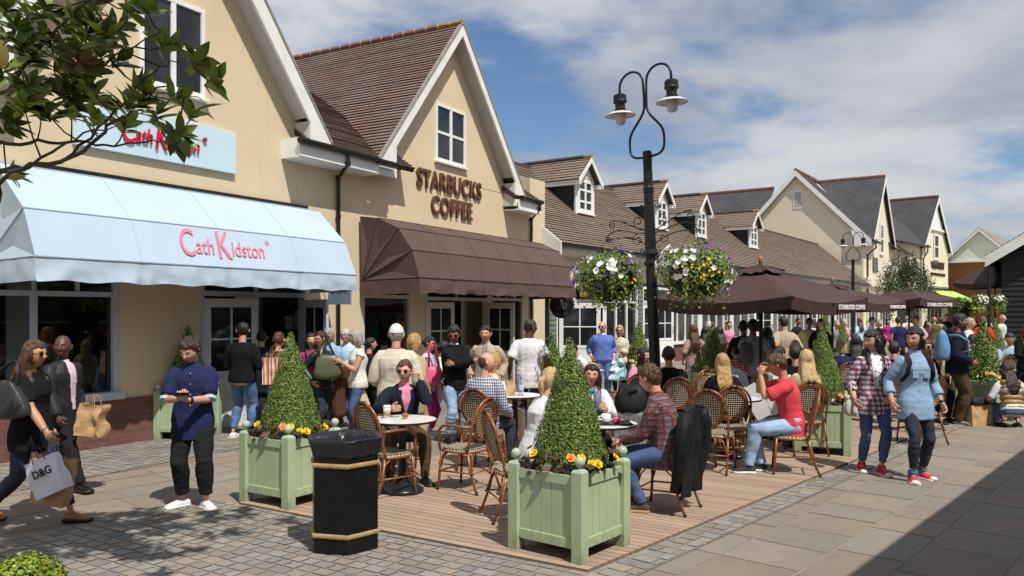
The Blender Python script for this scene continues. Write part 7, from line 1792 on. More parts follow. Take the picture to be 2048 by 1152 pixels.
person('man in white T-shirt seen from behind holding a paper bag', 1058, 12.4, 174, top=(WHT, .44, -.22, .028, dict(cuff=.012)), bottom=(JDARK, 1, .014), shoes=(W_SOLE, W_SOLE), hair=('buzz', 'black'), skin='dark', det=1, h=1.82, fat=.05, head=(-52, 0, 0), hl=(.30, -.05, .86))
# -- seated, left group
p13, F13 = person('man in dark suit jacket and pink shirt, sunglasses on, phone at his ear', 805, 9.0, 20, z=DZ, top=(NAVY2, 1, -.14, .026, dict(open=(.02, .085, -.05, 0), lapel=1)), under=(PINK, .016), bottom=(BROWN, 1, .012), shoes=(BLKL, BSOLE), hair=('short', 'brown'), skin='fair', det=2, pose='sit', h=1.70, lean=12, glasses='sun', head=(-26, 2, 0), feet=((.16, -.42), (-.20, -.28)), hl=(.15, -.22, 1.09), hr=(-.24, -.50, .84), handkw={1: dict(dirv=V(-.15, -.1, 1), palm=V(-1, 0, 0), curl=.7), -1: dict(dirv=V(.35, -.9, .1), palm=V(1, .2, 0), curl=.8)}, elb=((.25, -.7, -1), (-.8, .3, -.5)))
person('balding man in navy and white checked shirt, seated with his back turned', 966, 9.6, 150, z=DZ, top=(CH_WB, .9, -.12, .022, {}), bottom=(JDARK, 1, .01), shoes=DK, hair=('balding', 'brown'), skin='fair', det=2, pose='sit', h=1.76, fat=.1, lean=4, head=(-50, 4, 0), extra=None)
person('fair haired girl leaning on the far side of the checked shirt man', 985, 11.2, 100, z=DZ, top=(CREAM, 1, -.1, .02, {}), bottom=(CREAM, 1), shoes=DK, hair=('long', 'blonde'), det=1, sex='f', pose='sit', h=1.60, head=(20, 8, 0))
person('blonde woman in white long sleeved top seen from behind the front topiary', 1072, 7.65, 118, z=DZ, top=(WHT, 1, -.14, .018, {}), bottom=(C('plum_cotton', (.09, .03, .05)), 1, .01), shoes=DK, hair=('pony', 'lblonde'), skin='fair', det=2, sex='f', pose='sit', fat=.06, h=1.70, lean=14, head=(12, 6, 0), hl=(.16, -.48, .82), hr=(-.16, -.45, .82))
def x22(p, F):
    mb = MB(); mb.tube([F.nb-F.fw*.05, F.nb+F.S2*.07, F.nb+F.fw*.075-F.up*.03, F.nb-F.S2*.07], .028, 10, closed=True)
    for s_ in (-.045, .05): mb.tube([F.nb+F.fw*.085+F.S2*s_-F.up*.02, F.sp(.36*F.k)+F.fw*.145+F.S2*s_*1.2, F.sp(.20*F.k)+F.fw*.14+F.S2*s_*1.5], [(.034, .016), (.042, .012), (.05, .008)], 10, ref=F.S2)
    mb.build('scarf', pattern_mat('teal_print_scarf', 'spots', [(.05, .22, .26), (.45, .10, .14), (.03, .03, .05)], f=26, lw=.4), p, smooth=True)
    h_ = MB(); q = [F.hc+F.HM @ V(.083*math.cos(a), -.020-.03*math.sin(a), .045+.083*math.sin(a)) for a in [math.pi*i/14 for i in range(15)]]; h_.tube(q, (.012, .006), 8); h_.build('hairband', mat('straw_band', (.5, .38, .25), rough=.7), p)
person('smiling woman with brown plait, hairband and patterned scarf facing the camera', 1180, 8.8, 4, z=DZ, top=(WHT, 1, -.12, .018, {}), bottom=(BLK, 1, .01), shoes=DK, hair=('long', 'dkbrown'), skin='fair', det=2, sex='f', pose='sit', h=1.66, lean=10, head=(-10, 8, 6), hl=(.12, -.42, .84), hr=(-.2, -.38, .84), extra=x22)
person('man with tousled brown hair in rust and navy plaid shirt, seated facing left', 1338, 7.5, -112, z=DZ, top=(PL_RED, 1, -.15, .024, dict(collar=1)), bottom=(JEANS, 1, .012), shoes=(BROWN, mat('gum_sole', (.42, .26, .14), rough=.6), 'lace'), hair=('curly', 'brown'), skin='fair', det=2, pose='sit', h=1.78, lean=10, bend=.02, head=(-22, 14, 0), hl=(.05, -.42, .64), hr=(-.14, -.40, .66), feet=((.14, -.22), (-.12, -.34)), handkw={1: dict(dirv=V(-.4, -.8, -.1), palm=V(-.2, 0, -1)), -1: dict(dirv=V(.4, -.8, -.1), palm=V(0, 0, -1))})
# -- black jacket over the chair
jk = thing('hung_jacket', 'black waterproof jacket hung over the back of the plaid shirt man\'s chair', 'jacket', at(1325, 7.60, DZ), R(-122)); mb = MB()
def jsheet(f, nu, nv): vs = [f(i/nu, j/nv) for i in range(nu+1) for j in range(nv+1)]; mb.add(vs, [(i*(nv+1)+j, (i+1)*(nv+1)+j, (i+1)*(nv+1)+j+1, i*(nv+1)+j+1) for i in range(nu) for j in range(nv)])
def jf(u, v_):
    w_ = .25+.05*v_; z = .985-.80*v_; y = .33-.05*v_+.022*math.sin(u*19+v_*3)*(v_+.1)+.03*noise.noise(V(u*5, v_*4, 1)); return V((u-.5)*2*w_+.02*noise.noise(V(u*3, v_*6, 2)), y, z-.04*abs(u-.5)*2+.02*math.sin(u*8)*v_)
jsheet(jf, 24, 24)
def jb(u, v_): w_ = .24-.02*v_; return V((u-.5)*2*w_, .275-.035*v_-.02*math.sin(u*9)*v_, .985-.30*v_-.04*abs(u-.5)*2)
jsheet(jb, 16, 10)
def jt(u, v_): a, b_ = jf(u, 0), jb(u, 0); return a.lerp(b_, v_)+V(0, 0, .02*math.sin(math.pi*v_))
jsheet(jt, 24, 4)
o = mb.build('jacket_body', M_BLKCLOTH, jk, smooth=True); sm = o.modifiers.new('Solidify', 'SOLIDIFY'); sm.thickness = .012
for sg in (-1, 1):
    mb = MB(); mb.tube([V(sg*.22, .30, .93), V(sg*.30, .31, .80), V(sg*.31, .30, .58), V(sg*.28, .26, .36), V(sg*.25, .22, .24)], [.06, .07, .066, .06, .052], 12); mb.build('sleeve', M_BLKCLOTH, jk, smooth=True)
# -- red T-shirt man
person('curly haired man in coral red T-shirt and pale jeans, leaning on his hand', 1584, 9.3, -98, z=DZ, top=(RED, .44, -.14, .024, dict(cuff=.010)), bottom=(JLIGHT, 1, .016), shoes=(C('dark_suede', (.05, .045, .04)), W_SOLE, 'lace'), hair=('curly', 'brown'), skin='tan', det=2, pose='sit', h=1.80, lean=8, bend=.02, head=(-14, 22, 0), hr=(-.02, -.34, 1.16), hl=(.10, -.36, 1.13), elb=((.25, -.7, -.9), (-.25, -.7, -.9)), feet=((.12, -.50), (-.02, -.34)), handkw={1: dict(dirv=V(-.1, .25, 1), palm=V(-.7, .5, 0), curl=.9), -1: dict(dirv=V(.1, .2, 1), palm=V(.7, .5, 0), curl=.9)})
# -- strolling women
def xrolled(p, F, m_):
    for sg in (1, -1): h_, kn, an = F.leg[sg]; mb = MB(); q = kn.lerp(an, .90); mb.tube([q, kn.lerp(an, 1.03)], .054*F.k, 14); mb.build('turned_up_hem', m_, p)
def x47(p, F):
    mb = MB(); mb.tube([F.sp(.43*F.k)+F.fw*.10, F.sp(.30*F.k)+F.fw*.128, F.sp(.16*F.k)+F.fw*.120], [(.06, .02), (.062, .022), (.03, .014)], 12, ref=F.S2); mb.build('graphic_tee', pattern_mat('white_tee_dark_print', 'spots', [(.70, .70, .70), (.05, .05, .06)], f=26, lw=.3), p, smooth=True)
person('woman with long black hair in purple and white plaid shirt and red canvas shoes', 1746, 9.4, -2, top=(PL_BW, .82, -.20, .016, dict(collar=1, flare=.02, cuff=.006, open=(.02, .05, .12, 0))), under=(WHT, .012), bottom=(JEANS, .97, .004), shoes=(REDC, W_SOLE, 'high'), hair=('long', 'black'), skin='asian', det=2, sex='f', h=1.72, fat=.02, feet=((.05, -.12), (-.10, .08)), footyaw=(4, -12), head=(-62, 8, 0), hl=(.10, -.22, .94), hr=(-.28, -.16, .90), extra=lambda p, F: x47(p, F))
soft_bag('cloth_bag', 'small pale cloth bag in the hand of the plaid shirt woman', at(1702, 9.3, .78), 0, (.07, .05, .10), C('pale_canvas', (.50, .47, .40)), [[(0, 0, .08), (.0, 0, .3)]], 4)
def x48(p, F):
    btn_line(p, F, M_WHITE, 7, -.14, .44, .018); watch(p, F, 1); xrolled(p, F, JMID)
    mb = MB()
    for sg in (1, -1): mb.tube([F.sp(.50*F.k)+F.S2*sg*.11-F.fw*.05, F.sp(.515*F.k)+F.S2*sg*.115+F.fw*.02, F.sp(.42*F.k)+F.S2*sg*.125+F.fw*.115, F.sp(.28*F.k)+F.S2*sg*.15+F.fw*.10, F.sp(.20*F.k)+F.S2*sg*.175+F.fw*.02], (.028, .008), 8, ref=F.S2)
    mb.build('rucksack_strap', C('maroon_webbing', (.045, .015, .02)), p, smooth=True)
    mb = MB()
    pass
    for sg in (1, -1): mb = MB(); c = F.sp(.33*F.k)+F.S2*sg*.066+F.fw*.122; mb.beam(c+F.up*.0, c+F.up*.02, .072, .02, F.fw); mb.beam(c-F.up*.085, c-F.up*.0, .068, .015, F.fw); mb.build('breast_pocket', CHAM, p)
person('woman with black bob in pale chambray shirt, dark jeans and red canvas shoes', 1830, 9.0, 4, top=(CHAM, .80, -.22, .012, dict(collar=1, flare=.02, cuff=.006)), bottom=(JDARK, .95, .002), shoes=(REDC, W_SOLE, 'high'), hair=('bob', 'black'), skin='asian', det=2, sex='f', h=1.76, fat=.03, feet=((.12, .07), (-.09, -.11)), footyaw=(14, -22), head=(-55, 6, 0), hl=(.27, -.08, .86), hr=(-.28, -.02, .88), extra=x48)
# -- man with blue rucksack
person('grey haired man in navy hooded top and brown trousers, blue rucksack on his back', 1914, 13.4, 70, top=(NAVY2, 1, -.12, .034, dict(hood=1)), bottom=(BROWN, 1, .022), shoes=(C('trainer_grey', (.2, .16, .12)), BSOLE), hair=('short', 'black'), skin='brown', det=1, h=1.90, fat=.12, hl=(.22, -.16, .98), hr=(-.22, -.16, .98), head=(2, 2, 0))
soft_bag('rucksack', 'bright blue rucksack on the back of the grey haired man', at(1884, 13.35, 1.33), R(70), (.16, .11, .26), mat('sky_blue_nylon', (.10, .32, .58), (.16, .20, .34), rough=.6, nscale=6), [[(-.1, -.08, .17), (-.15, -.22, .17), (-.17, -.36, .08), (-.17, -.36, -.08), (-.1, -.1, -.18)]], 9, cat='rucksack')
# -- crouching woman
def x50(p, F):
    mb = MB()
    for i in range(6): t = -.02+i*.085; mb.tube([F.sp(t*F.k), F.sp((t+.042)*F.k), F.sp((t+.084)*F.k)], [(.158*F.k, .118*F.k), (.182*F.k, .142*F.k), (.158*F.k, .118*F.k)], 20, ref=F.S, power=.86)
    mb.build('padded_gilet', GOLDP, p, smooth=True)
person('crouching woman seen from behind in padded gold gilet with fur hood', 2026, 13.0, 172, pose='crouch', top=(WHT, .5, -.02, .01, {}), bottom=(JEANS, .98, .008), shoes=(BLKL, BSOLE), hair=('long', 'dkbrown'), skin='fair', det=2, sex='f', h=1.70, fat=.08, lean=16, head=(10, 20, 0), hl=(.30, -.36, .40), hr=(-.30, -.36, .42), extra=x50)
fh = thing('paper_carrier', 'large brown paper carrier with dark clothes inside, by the right hand planter', 'bag', at(1957, 13.35), R(12)); bfh = bag('paper_carrier', 'large brown paper carrier with dark clothes inside, by the right hand planter', at(1957, 13.3), R(12), .40, .20, .34, M_KRAFT, handles=.10); bpy.data.objects.remove(fh)
soft_bag('bundle', 'black and pink bundle in the mouth of the large brown carrier', at(1957, 13.3, .42), R(12), (.17, .09, .08), M_BLKCLOTH, (), 5, cat='clothes')
person('red haired woman in black and green at the right edge of the picture', 2056, 14.6, -20, top=(BLK, 1, -.2, .02, dict(open=(.03, .05, .1, 0))), under=(GREEN, .012), bottom=(BLK, 1, .01), shoes=DK, hair=('long', 'auburn'), skin='fair', det=1, sex='f', h=1.72, hl=(.1, -.35, 1.1), hr=(-.1, -.35, 1.1))
# -- middle distance, standing
p25, F25 = person('balding man in cornflower blue V-neck jumper and jeans holding a plastic bag', 1205, 17.2, 4, top=(CBLUE, .86, -.05, .024, {}), under=(WHT, .008), bottom=(JMID, 1, .016), shoes=DK, hair=('balding', 'grey'), skin='fair', det=1, h=1.72, fat=.22, glasses='sun', head=(-28, 0, 0))
bag('plastic_bag', 'white and turquoise plastic bag carried by the man in the blue jumper', at(1236, 17.1, .42), 0, .40, .14, .46, mat('thin_white_plastic', (.62, .68, .72), (.12, .45, .52), rough=.35, nscale=3), crumple=.06, taper=.4, handles=.12, hm=M_WHITE)
person('blonde woman in sunglasses and cream cardigan beside the man in blue', 1240, 17.8, -14, top=(CREAM, .86, -.1, .02, {}), bottom=(BLK, .98, .008), shoes=(TANL, BSOLE), hair=('bob', 'blonde'), det=1, sex='f', h=1.62, glasses='sun', hl=(.04, -.28, 1.1), hr=(-.06, -.26, 1.12))
person('dark haired man in white T-shirt bending over a table', 1168, 15.0, -60, z=0, pose='sit', top=(WHT, .44, -.1, .022, {}), bottom=(JEANS, 1, .01), shoes=DK, hair=('short', 'black'), skin='asian', det=1, h=1.74, lean=20, head=(-10, 30, 0))
person('woman in black headscarf with pink shawl seated by the rucksack', 1284, 12.2, 14, z=DZ, pose='sit', top=(PINK, 1, -.1, .03, {}), bottom=(BLK, 1), shoes=DK, hair=('hijab', 'black'), skin='fair', det=1, sex='f', h=1.64, head=(24, 4, 0))
person('man in black jumper seen from behind next to the woman in the headscarf', 1338, 11.2, 178, z=DZ, pose='sit', top=(BLK, 1, -.1, .026, {}), bottom=(BLK, 1), shoes=DK, hair=('short', 'black'), skin='tan', det=1, h=1.76, fat=.06)
person('woman with long light brown hair in an ankle length dusty pink dress', 1388, 16.4, 186, top=(MAXI, .7, -.1, .014, {}), bottom=(MAXI, 'dress', .01, .80, .10), shoes=DK, hair=('long', 'brown'), skin='tan', det=1, sex='f', h=1.66)
person('woman in white cardigan with black hair carrying a pink bag', 1411, 17.4, 176, top=(WHT, 1, -.14, .016, {}), bottom=(BLK, .98), shoes=DK, hair=('long', 'black'), skin='asian', det=0, sex='f', h=1.60)
soft_bag('shoulder_bag', 'small pink shoulder bag against the white cardigan woman', at(1416, 17.0, 1.02), 0, (.12, .06, .12), MATS['pink_leather'], (), 11)
person('white haired man in black jacket beyond the woman in white', 1418, 18.6, 170, top=(BLK, 1, -.12, .03, {}), bottom=(CHAR, 1), shoes=DK, hair=('short', 'white'), det=0, h=1.70)
person('woman with long dark hair in red and brown floral blouse', 1440, 16.8, 200, top=(FLO2, 1, -.14, .02, {}), bottom=(BLK, .98), shoes=DK, hair=('long', 'dkbrown'), skin='tan', det=0, sex='f', h=1.62)
person('small child in red and white checked shirt beside the pushchair', 1471, 14.4, 185, top=(PL_KID, .8, -.1, .014, {}), bottom=(JEANS, .95), shoes=DK, hair=('short', 'black'), skin='asian', det=0, h=1.28, cat='child')
person('man with curly black hair in pale blue shirt, grey bag on his shoulder', 1507, 14.6, 176, top=(C('ice_blue_cotton', (.50, .56, .70)), .9, -.20, .024, {}), bottom=(JDARK, 1, .012), shoes=DK, hair=('curly', 'black'), skin='brown', det=1, h=1.78)
soft_bag('shoulder_bag', 'grey messenger bag at the hip of the pale blue shirt man', at(1492, 14.35, 1.15), 0, (.12, .07, .19), C('grey_canvas', (.14, .15, .16)), [[(-.02, 0, .15), (.10, -.05, .42)]], 12)
person('man in dark jacket close beside the pale blue shirt man', 1487, 15.2, 172, top=(NAVY2, 1, -.14, .028, {}), bottom=(JLIGHT, 1, .012), shoes=DK, hair=('short', 'black'), skin='brown', det=0, h=1.76)
person('woman with long brown hair in an ochre blouse', 1536, 15.4, 190, top=(OCHRE, 1, -.10, .02, {}), bottom=(WHT, .98), shoes=DK, hair=('long', 'dkbrown'), skin='tan', det=1, sex='f', h=1.64)
person('man in long tan jacket walking away past the white doors', 1568, 16.6, 188, top=(TAN, 1, -.34, .034, {}), bottom=(BEIGE, 1, .012), shoes=DK, hair=('short', 'black'), skin='asian', det=1, h=1.82)
person('man in pale yellow T-shirt and jeans', 1618, 21, 2, top=(YELL, .45, -.14, .024, {}), bottom=(JEANS, 1, .012), shoes=DK, hair=('short', 'black'), skin='brown', det=0, h=1.76)
person('woman with auburn hair in turquoise top and dark cardigan', 1641, 20.5, -20, top=(BLK, 1, -.1, .022, dict(open=(.06, .09, -.1, 0))), under=(TURQ, .016), bottom=(JDARK, 1), shoes=DK, hair=('long', 'auburn'), det=0, sex='f', h=1.74)
person('woman in grey top standing near the green boards', 1672, 24, 20, top=(GREYT, 1, -.1, .02, {}), bottom=(BLK, 1), shoes=DK, hair=('short', 'grey'), det=0, sex='f', h=1.66)
person('person in a pale hood near the shop window', 1688, 25, 10, top=(PINK, 1, -.1, .02, {}), bottom=(BLK, 1), shoes=DK, hair=('bob', 'white'), det=0, sex='f', h=1.68)
# -- seated in the middle and right
person('woman with long fair hair in a black coat, back to the camera', 1446, 10.3, 178, z=DZ, pose='sit', top=(BLK, 1, -.12, .034, {}), bottom=(BLK, 1), shoes=DK, hair=('long', 'blonde'), det=1, sex='f', h=1.66, fat=.1)
person('dark haired woman in white T-shirt under the parasol pole', 1553, 12.2, 110, z=DZ, pose='sit', top=(WHT, .45, -.1, .02, {}), bottom=(JEANS, 1), shoes=DK, hair=('bun', 'black'), skin='tan', det=1, sex='f', h=1.70, head=(10, 16, 0))
person('bald man in black jumper seated beyond the man in red', 1590, 13.3, 150, z=DZ, pose='sit', top=(CHAR, 1, -.1, .03, {}), bottom=(BLK, 1), shoes=DK, hair=('bald', 'black'), skin='fair', det=1, h=1.80)
person('dark haired person in black seated just behind the man in red', 1592, 11.4, 172, z=DZ, pose='sit', top=(BLK, 1, -.1, .03, {}), bottom=(BLK, 1), shoes=DK, hair=('short', 'dkbrown'), det=1, h=1.78)
person('blonde woman in beige jacket seated with her back to the camera', 1614, 10.6, 176, z=DZ, pose='sit', top=(C('sand_wool', (.50, .40, .26)), 1, -.12, .03, {}), bottom=(BLK, 1), shoes=DK, hair=('long', 'lblonde'), det=1, sex='f', h=1.72, fat=.05)
person('fair haired man in grey striped shirt left of the box cone', 1641, 13.6, 160, z=DZ, pose='sit', top=(GREYT, 1, -.1, .024, {}), bottom=(BLK, 1), shoes=DK, hair=('short', 'blonde'), det=0, h=1.84)
person('blonde person in a navy top seated beyond the plaid shirt woman', 1684, 14.3, 178, z=DZ, pose='sit', top=(NAVY, 1, -.1, .03, {}), bottom=(BLK, 1), shoes=DK, hair=('bob', 'lblonde'), det=0, sex='f', h=1.74)
person('dark haired person in black seated between the navy top and the plaid shirt', 1712, 15.0, 160, z=DZ, pose='sit', top=(BLK, 1, -.1, .03, {}), bottom=(BLK, 1), shoes=DK, hair=('long', 'black'), det=0, sex='f', h=1.84)
person('toddler with fair hair in the pushchair', 1480, 11.6, 150, z=.05, pose='sit', top=(WHT, 1, -.1, .02, {}), bottom=(WHT, 1), shoes=(W_SOLE, W_SOLE), hair=('child', 'blonde'), det=0, h=1.0, cat='child', seat=.42)
person('person in black with crossed arms in the gap left of the denim shirt', 1788, 13.2, 150, z=DZ, pose='sit', top=(BLK, 1, -.1, .03, {}), bottom=(CHAR, 1), shoes=DK, hair=('short', 'dkbrown'), det=0, h=1.74)
person('person in sunglasses seated behind the denim shirt woman\'s shoulder', 1848, 13.8, 20, z=DZ, pose='sit', top=(BLK, 1, -.1, .03, {}), bottom=(BLK, 1), shoes=DK, hair=('short', 'brown'), skin='tan', glasses='sun', det=1, h=1.76)
person('light brown haired person seated in front of the rucksack', 1868, 14.2, 170, z=DZ, pose='sit', top=(BEIGE, 1, -.1, .03, {}), bottom=(BLK, 1), shoes=DK, hair=('long', 'brown'), det=0, sex='f', h=1.74)
person('black haired person in pale top seated right of the navy hooded man', 1945, 16.2, 150, z=DZ, pose='sit', top=(WHT, 1, -.1, .03, {}), bottom=(BLK, 1), shoes=DK, hair=('bun', 'black'), skin='asian', det=0, h=1.82)
person('dark haired man in pale blue shirt seated by the black boarded building', 2020, 17.0, -20, z=DZ, pose='sit', top=(LBLUE, .9, -.1, .026, {}), bottom=(BLK, 1), shoes=DK, hair=('short', 'black'), skin='tan', det=0, h=1.88, head=(-20, 20, 0))
# -- far crowd: (px, dist, yaw, top, sex, hair, label)
for px, d, yw, tp, sx, hr_, sk, hgt, lab in (
    (1742, 27, 60, WHT, 'm', ('short', 'brown'), 'fair', 1.74, 'far man in white T-shirt facing right, left edge of the far crowd'),
    (1757, 26, 20, BLK, 'm', ('short', 'grey'), 'fair', 1.68, 'far man in dark shirt next to the man in white'),
    (1797, 25, 175, NAVY, 'm', ('short', 'dkbrown'), 'fair', 1.78, 'far man in slate blue jacket walking away'),
    (1834, 26, -80, C('pale_grey_wool', (.5, .5, .48)), 'm', ('short', 'auburn'), 'fair', 1.76, 'far ginger haired man in pale jumper'),
    (1853, 28, 10, BURG, 'f', ('long', 'dkbrown'), 'tan', 1.62, 'far woman in burgundy top and white skirt'),
    (1869, 31, 160, OLIVE, 'm', ('short', 'blonde'), 'fair', 1.72, 'far fair haired person in olive coat'),
    (1881, 33, 170, BEIGE, 'f', ('bob', 'brown'), 'fair', 1.70, 'far brown haired woman in beige behind the olive coat'),
    (1893, 34, 0, NAVY2, 'm', ('short', 'black'), 'fair', 1.84, 'far man in dark suit and white shirt facing the camera'),
    (1937, 19, 60, WHT, 'm', ('short', 'grey'), 'fair', 1.80, 'man in white shirt walking right beyond the navy hooded man'),
    (1966, 24, 150, REDD, 'f', ('bob', 'auburn'), 'tan', 1.78, 'person with red collar and black coat by the box cone'),
    (1975, 30, 10, WHT, 'm', ('short', 'brown'), 'fair', 1.84, 'far man in white with a dark tie'),
    (1990, 28, 190, REDD, 'f', ('bun', 'black'), 'tan', 1.66, 'far person carrying a bright red bag'),
    (2003, 27, 30, C('pale_green_cotton', (.5, .6, .5)), 'm', ('balding', 'grey'), 'fair', 1.84, 'far grey haired man in pale shirt and pale trousers'),
    (1457, 24, 10, PINK, 'f', ('short', 'dkbrown'), 'tan', 1.66, 'far woman in pink passing the white shop windows'),
    (1595, 26, 30, CHAR, 'm', ('short', 'black'), 'brown', 1.74, 'far man in charcoal behind the tan jacket'),
    (1720, 31, 190, LBLUE, 'f', ('long', 'brown'), 'fair', 1.66, 'far woman in pale blue beyond the plaid shirt woman'),
    (1775, 33, 10, MAUVE, 'f', ('bob', 'black'), 'asian', 1.62, 'far woman in magenta between two walking men'),
    (1815, 35, 180, CREAM, 'm', ('short', 'grey'), 'fair', 1.74, 'far man in cream under the weeping tree'),
    (1950, 38, 0, OCHRE, 'f', ('long', 'blonde'), 'fair', 1.66, 'far woman in ochre near the lime awning'),
    (1925, 40, 170, CBLUE, 'm', ('short', 'brown'), 'fair', 1.76, 'far man in blue near the lime awning')):
    bt_ = BLK if px % 2 else JEANS
    if px == 2003: bt_ = CREAM
    person(lab, px, d, yw, top=(tp, 1 if px % 3 else .5, -.14, .024, {}), bottom=(bt_, 1, .01), shoes=DK, hair=hr_, skin=sk, det=0, sex=sx, h=hgt, pose='walk' if px % 2 else 'stand', group='far shoppers in the street')
flush_queue()
# pushchair
pc_ = thing('pushchair', 'grey and black pushchair parked behind the black coated woman', 'pushchair', at(1478, 11.6), R(140)); mb = MB()
for x in (-.22, .22):
    mb.tube([(x, .55, 1.0), (x, .15, .55), (x, -.35, .12)], .012, 8); mb.tube([(x, .35, .12), (x, .1, .5)], .012, 8)
mb.tube([(-.22, .55, 1.0), (.22, .55, 1.0)], .016, 8); mb.build('frame', mat('aluminium', (.55, .55, .56), rough=.3, metal=.8), pc_)
mb = MB(); mb.beam((0, .05, .36), (0, -.25, .36), .36, .03); mb.beam((0, .05, .36), (0, .28, .85), .36, .03, V(1, 0, 0).cross(V(0, 1, 0))); mb.build('seat', M_BLKCLOTH, pc_)
mb = MB(); vs = []
for i in range(7):
    a = R(20+i*22)
    for j in range(9): b_ = math.pi*j/8; vs.append(V(.24*math.cos(b_), .22-.30*math.cos(a)*math.sin(b_)*.9, .78+.32*math.sin(a)*math.sin(b_)))
mb.add(vs, [(i*9+j, (i+1)*9+j, (i+1)*9+j+1, i*9+j+1) for i in range(6) for j in range(8)]); mb.build('hood', C('slate_nylon', (.05, .055, .07)), pc_, smooth=True)
for x in (-.22, .22):
    for y in (-.36, .35): mb = MB(); mb.tube([(x-.02, y, .1), (x+.02, y, .1)], .1, 18); mb.build('wheel', M_BLACK, pc_)
# ------------------------------------------------------------------ magnolia reaching in from the left
def mag_mat():
    t = NT('magnolia_leaf'); q = t.coord('Object'); top = t.mix(t.ramp(t.noise(q, 5, 3), .3, .7), (.10, .19, .025), (.20, .27, .045)); top = t.mix(1.0, top, t.attr(), 'MULTIPLY')
    g = t.n('ShaderNodeNewGeometry'); o = t.mix(g.outputs['Backfacing'], top, t.mix(t.ramp(t.noise(q, 4, 2), .30, .48), (.22, .115, .045), (.13, .18, .035)))
    t.link(o, t.b.inputs['Base Color']); t.b.inputs['Roughness'].default_value = .38; t.b.inputs['Specular IOR Level'].default_value = .28; t.bump(t.noise(q, 30, 2), .2, .004); return t.m
M_MAG = mag_mat(); M_BARK = mat('grey_brown_bark', (.085, .065, .045), (.05, .04, .03), rough=.9, nscale=12, bump=.6, bscale=40)
rr = random.Random(21)
def bigleaf(mb, p, t, n_, L, col):
    """pointed, folded and drooping leaf: 5 cross sections"""
    w_ = t.cross(n_).normalized(); n_ = w_.cross(t).normalized(); W_ = L*rr.uniform(.36, .46); cur = rr.uniform(-.25, .55); vs = []; N_ = 6
    for i in range(N_+1):
        s = i/N_; ww = W_*.5*math.sin(math.pi*min(1, s*1.02+.02))**.8*(1 if s < 1 else 0); c = p+t*L*s-n_*L*cur*s*s*.55
        vs += [c+w_*ww+n_*ww*.35, c, c-w_*ww+n_*ww*.35]
    mb.add(vs, [f for i in range(N_) for f in ((3*i, 3*i+1, 3*i+4, 3*i+3), (3*i+1, 3*i+2, 3*i+5, 3*i+4))], col=col)
tree = thing('magnolia_tree', 'magnolia tree with glossy brown-backed leaves reaching in from the upper left corner', 'tree', (0, 0, 0))
tr_ = MB(); lf = MB()
q3 = lambda px, py, d: V((px-CX)/FPX*d, d, EYE-(py-HZ)*d/FPX)
base = V(-5.6, 4.9, 0)
tr_.tube([base, base+V(.05, .1, 1.4), base+V(.25, .1, 2.6), base+V(.3, .2, 4.2), base+V(.5, .1, 6.2)], [.13, .11, .10, .07, .03], 12)
tk = tr_.build('trunk', M_BARK, tree, smooth=True)
br = MB(); twigs = []
def limb(pts, r0, r1, q_=.62):
    r0 *= q_; r1 *= q_
    P = []; n_ = len(pts)
    for i in range(n_-1):
        for k in range(5):
            t = k/5; a = pts[max(i-1, 0)]; b = pts[i]; c = pts[i+1]; d = pts[min(i+2, n_-1)]
            P.append(.5*((2*b)+(c-a)*t+(2*a-5*b+4*c-d)*t*t+(3*b-a-3*c+d)*t**3))
    P.append(pts[-1]); P = [p_+V(rr.gauss(0, .008), rr.gauss(0, .008), rr.gauss(0, .008)) for p_ in P]; m_ = len(P)
    br.tube(P, [r0+(r1-r0)*i/(m_-1) for i in range(m_)], 7); twigs.extend(P[m_//4:]); return P
b0 = base+V(.25, .1, 2.2)
limb([b0, q3(-60, 360, 5.1), q3(40, 335, 5.0), q3(135, 318, 4.9), q3(210, 262, 4.8), q3(265, 218, 4.75), q3(330, 175, 4.7)], .035, .007)
limb([b0, q3(-80, 300, 5.3), q3(20, 290, 5.2), q3(120, 282, 5.2), q3(210, 290, 5.1), q3(290, 285, 5.1), q3(345, 280, 5.0)], .028, .004)
limb([b0+V(0, 0, .1), q3(-70, 430, 4.7), q3(0, 365, 4.6), q3(70, 325, 4.6), q3(150, 280, 4.6), q3(235, 250, 4.6)], .030, .005)
limb([b0+V(0, 0, .5), q3(-60, 250, 5.0), q3(20, 170, 4.9), q3(75, 100, 4.9), q3(130, 45, 4.8), q3(200, -20, 4.8)], .032, .008)
limb([b0+V(0, 0, .5), q3(-50, 200, 5.4), q3(60, 165, 5.3), q3(170, 150, 5.2), q3(250, 100, 5.1), q3(325, 65, 5.0)], .026, .005)
limb([b0+V(0, 0, .9), q3(-50, 90, 5.2), q3(40, 50, 5.1), q3(140, 10, 5.0), q3(235, -10, 5.0)], .028, .006)
limb([q3(135, 318, 4.9), q3(215, 240, 5.0), q3(280, 165, 5.0), q3(330, 130, 4.9), q3(380, 110, 4.9)], .016, .005)
limb([q3(265, 218, 4.75), q3(320, 190, 4.8), q3(370, 190, 4.8), q3(405, 200, 4.8)], .010, .003)
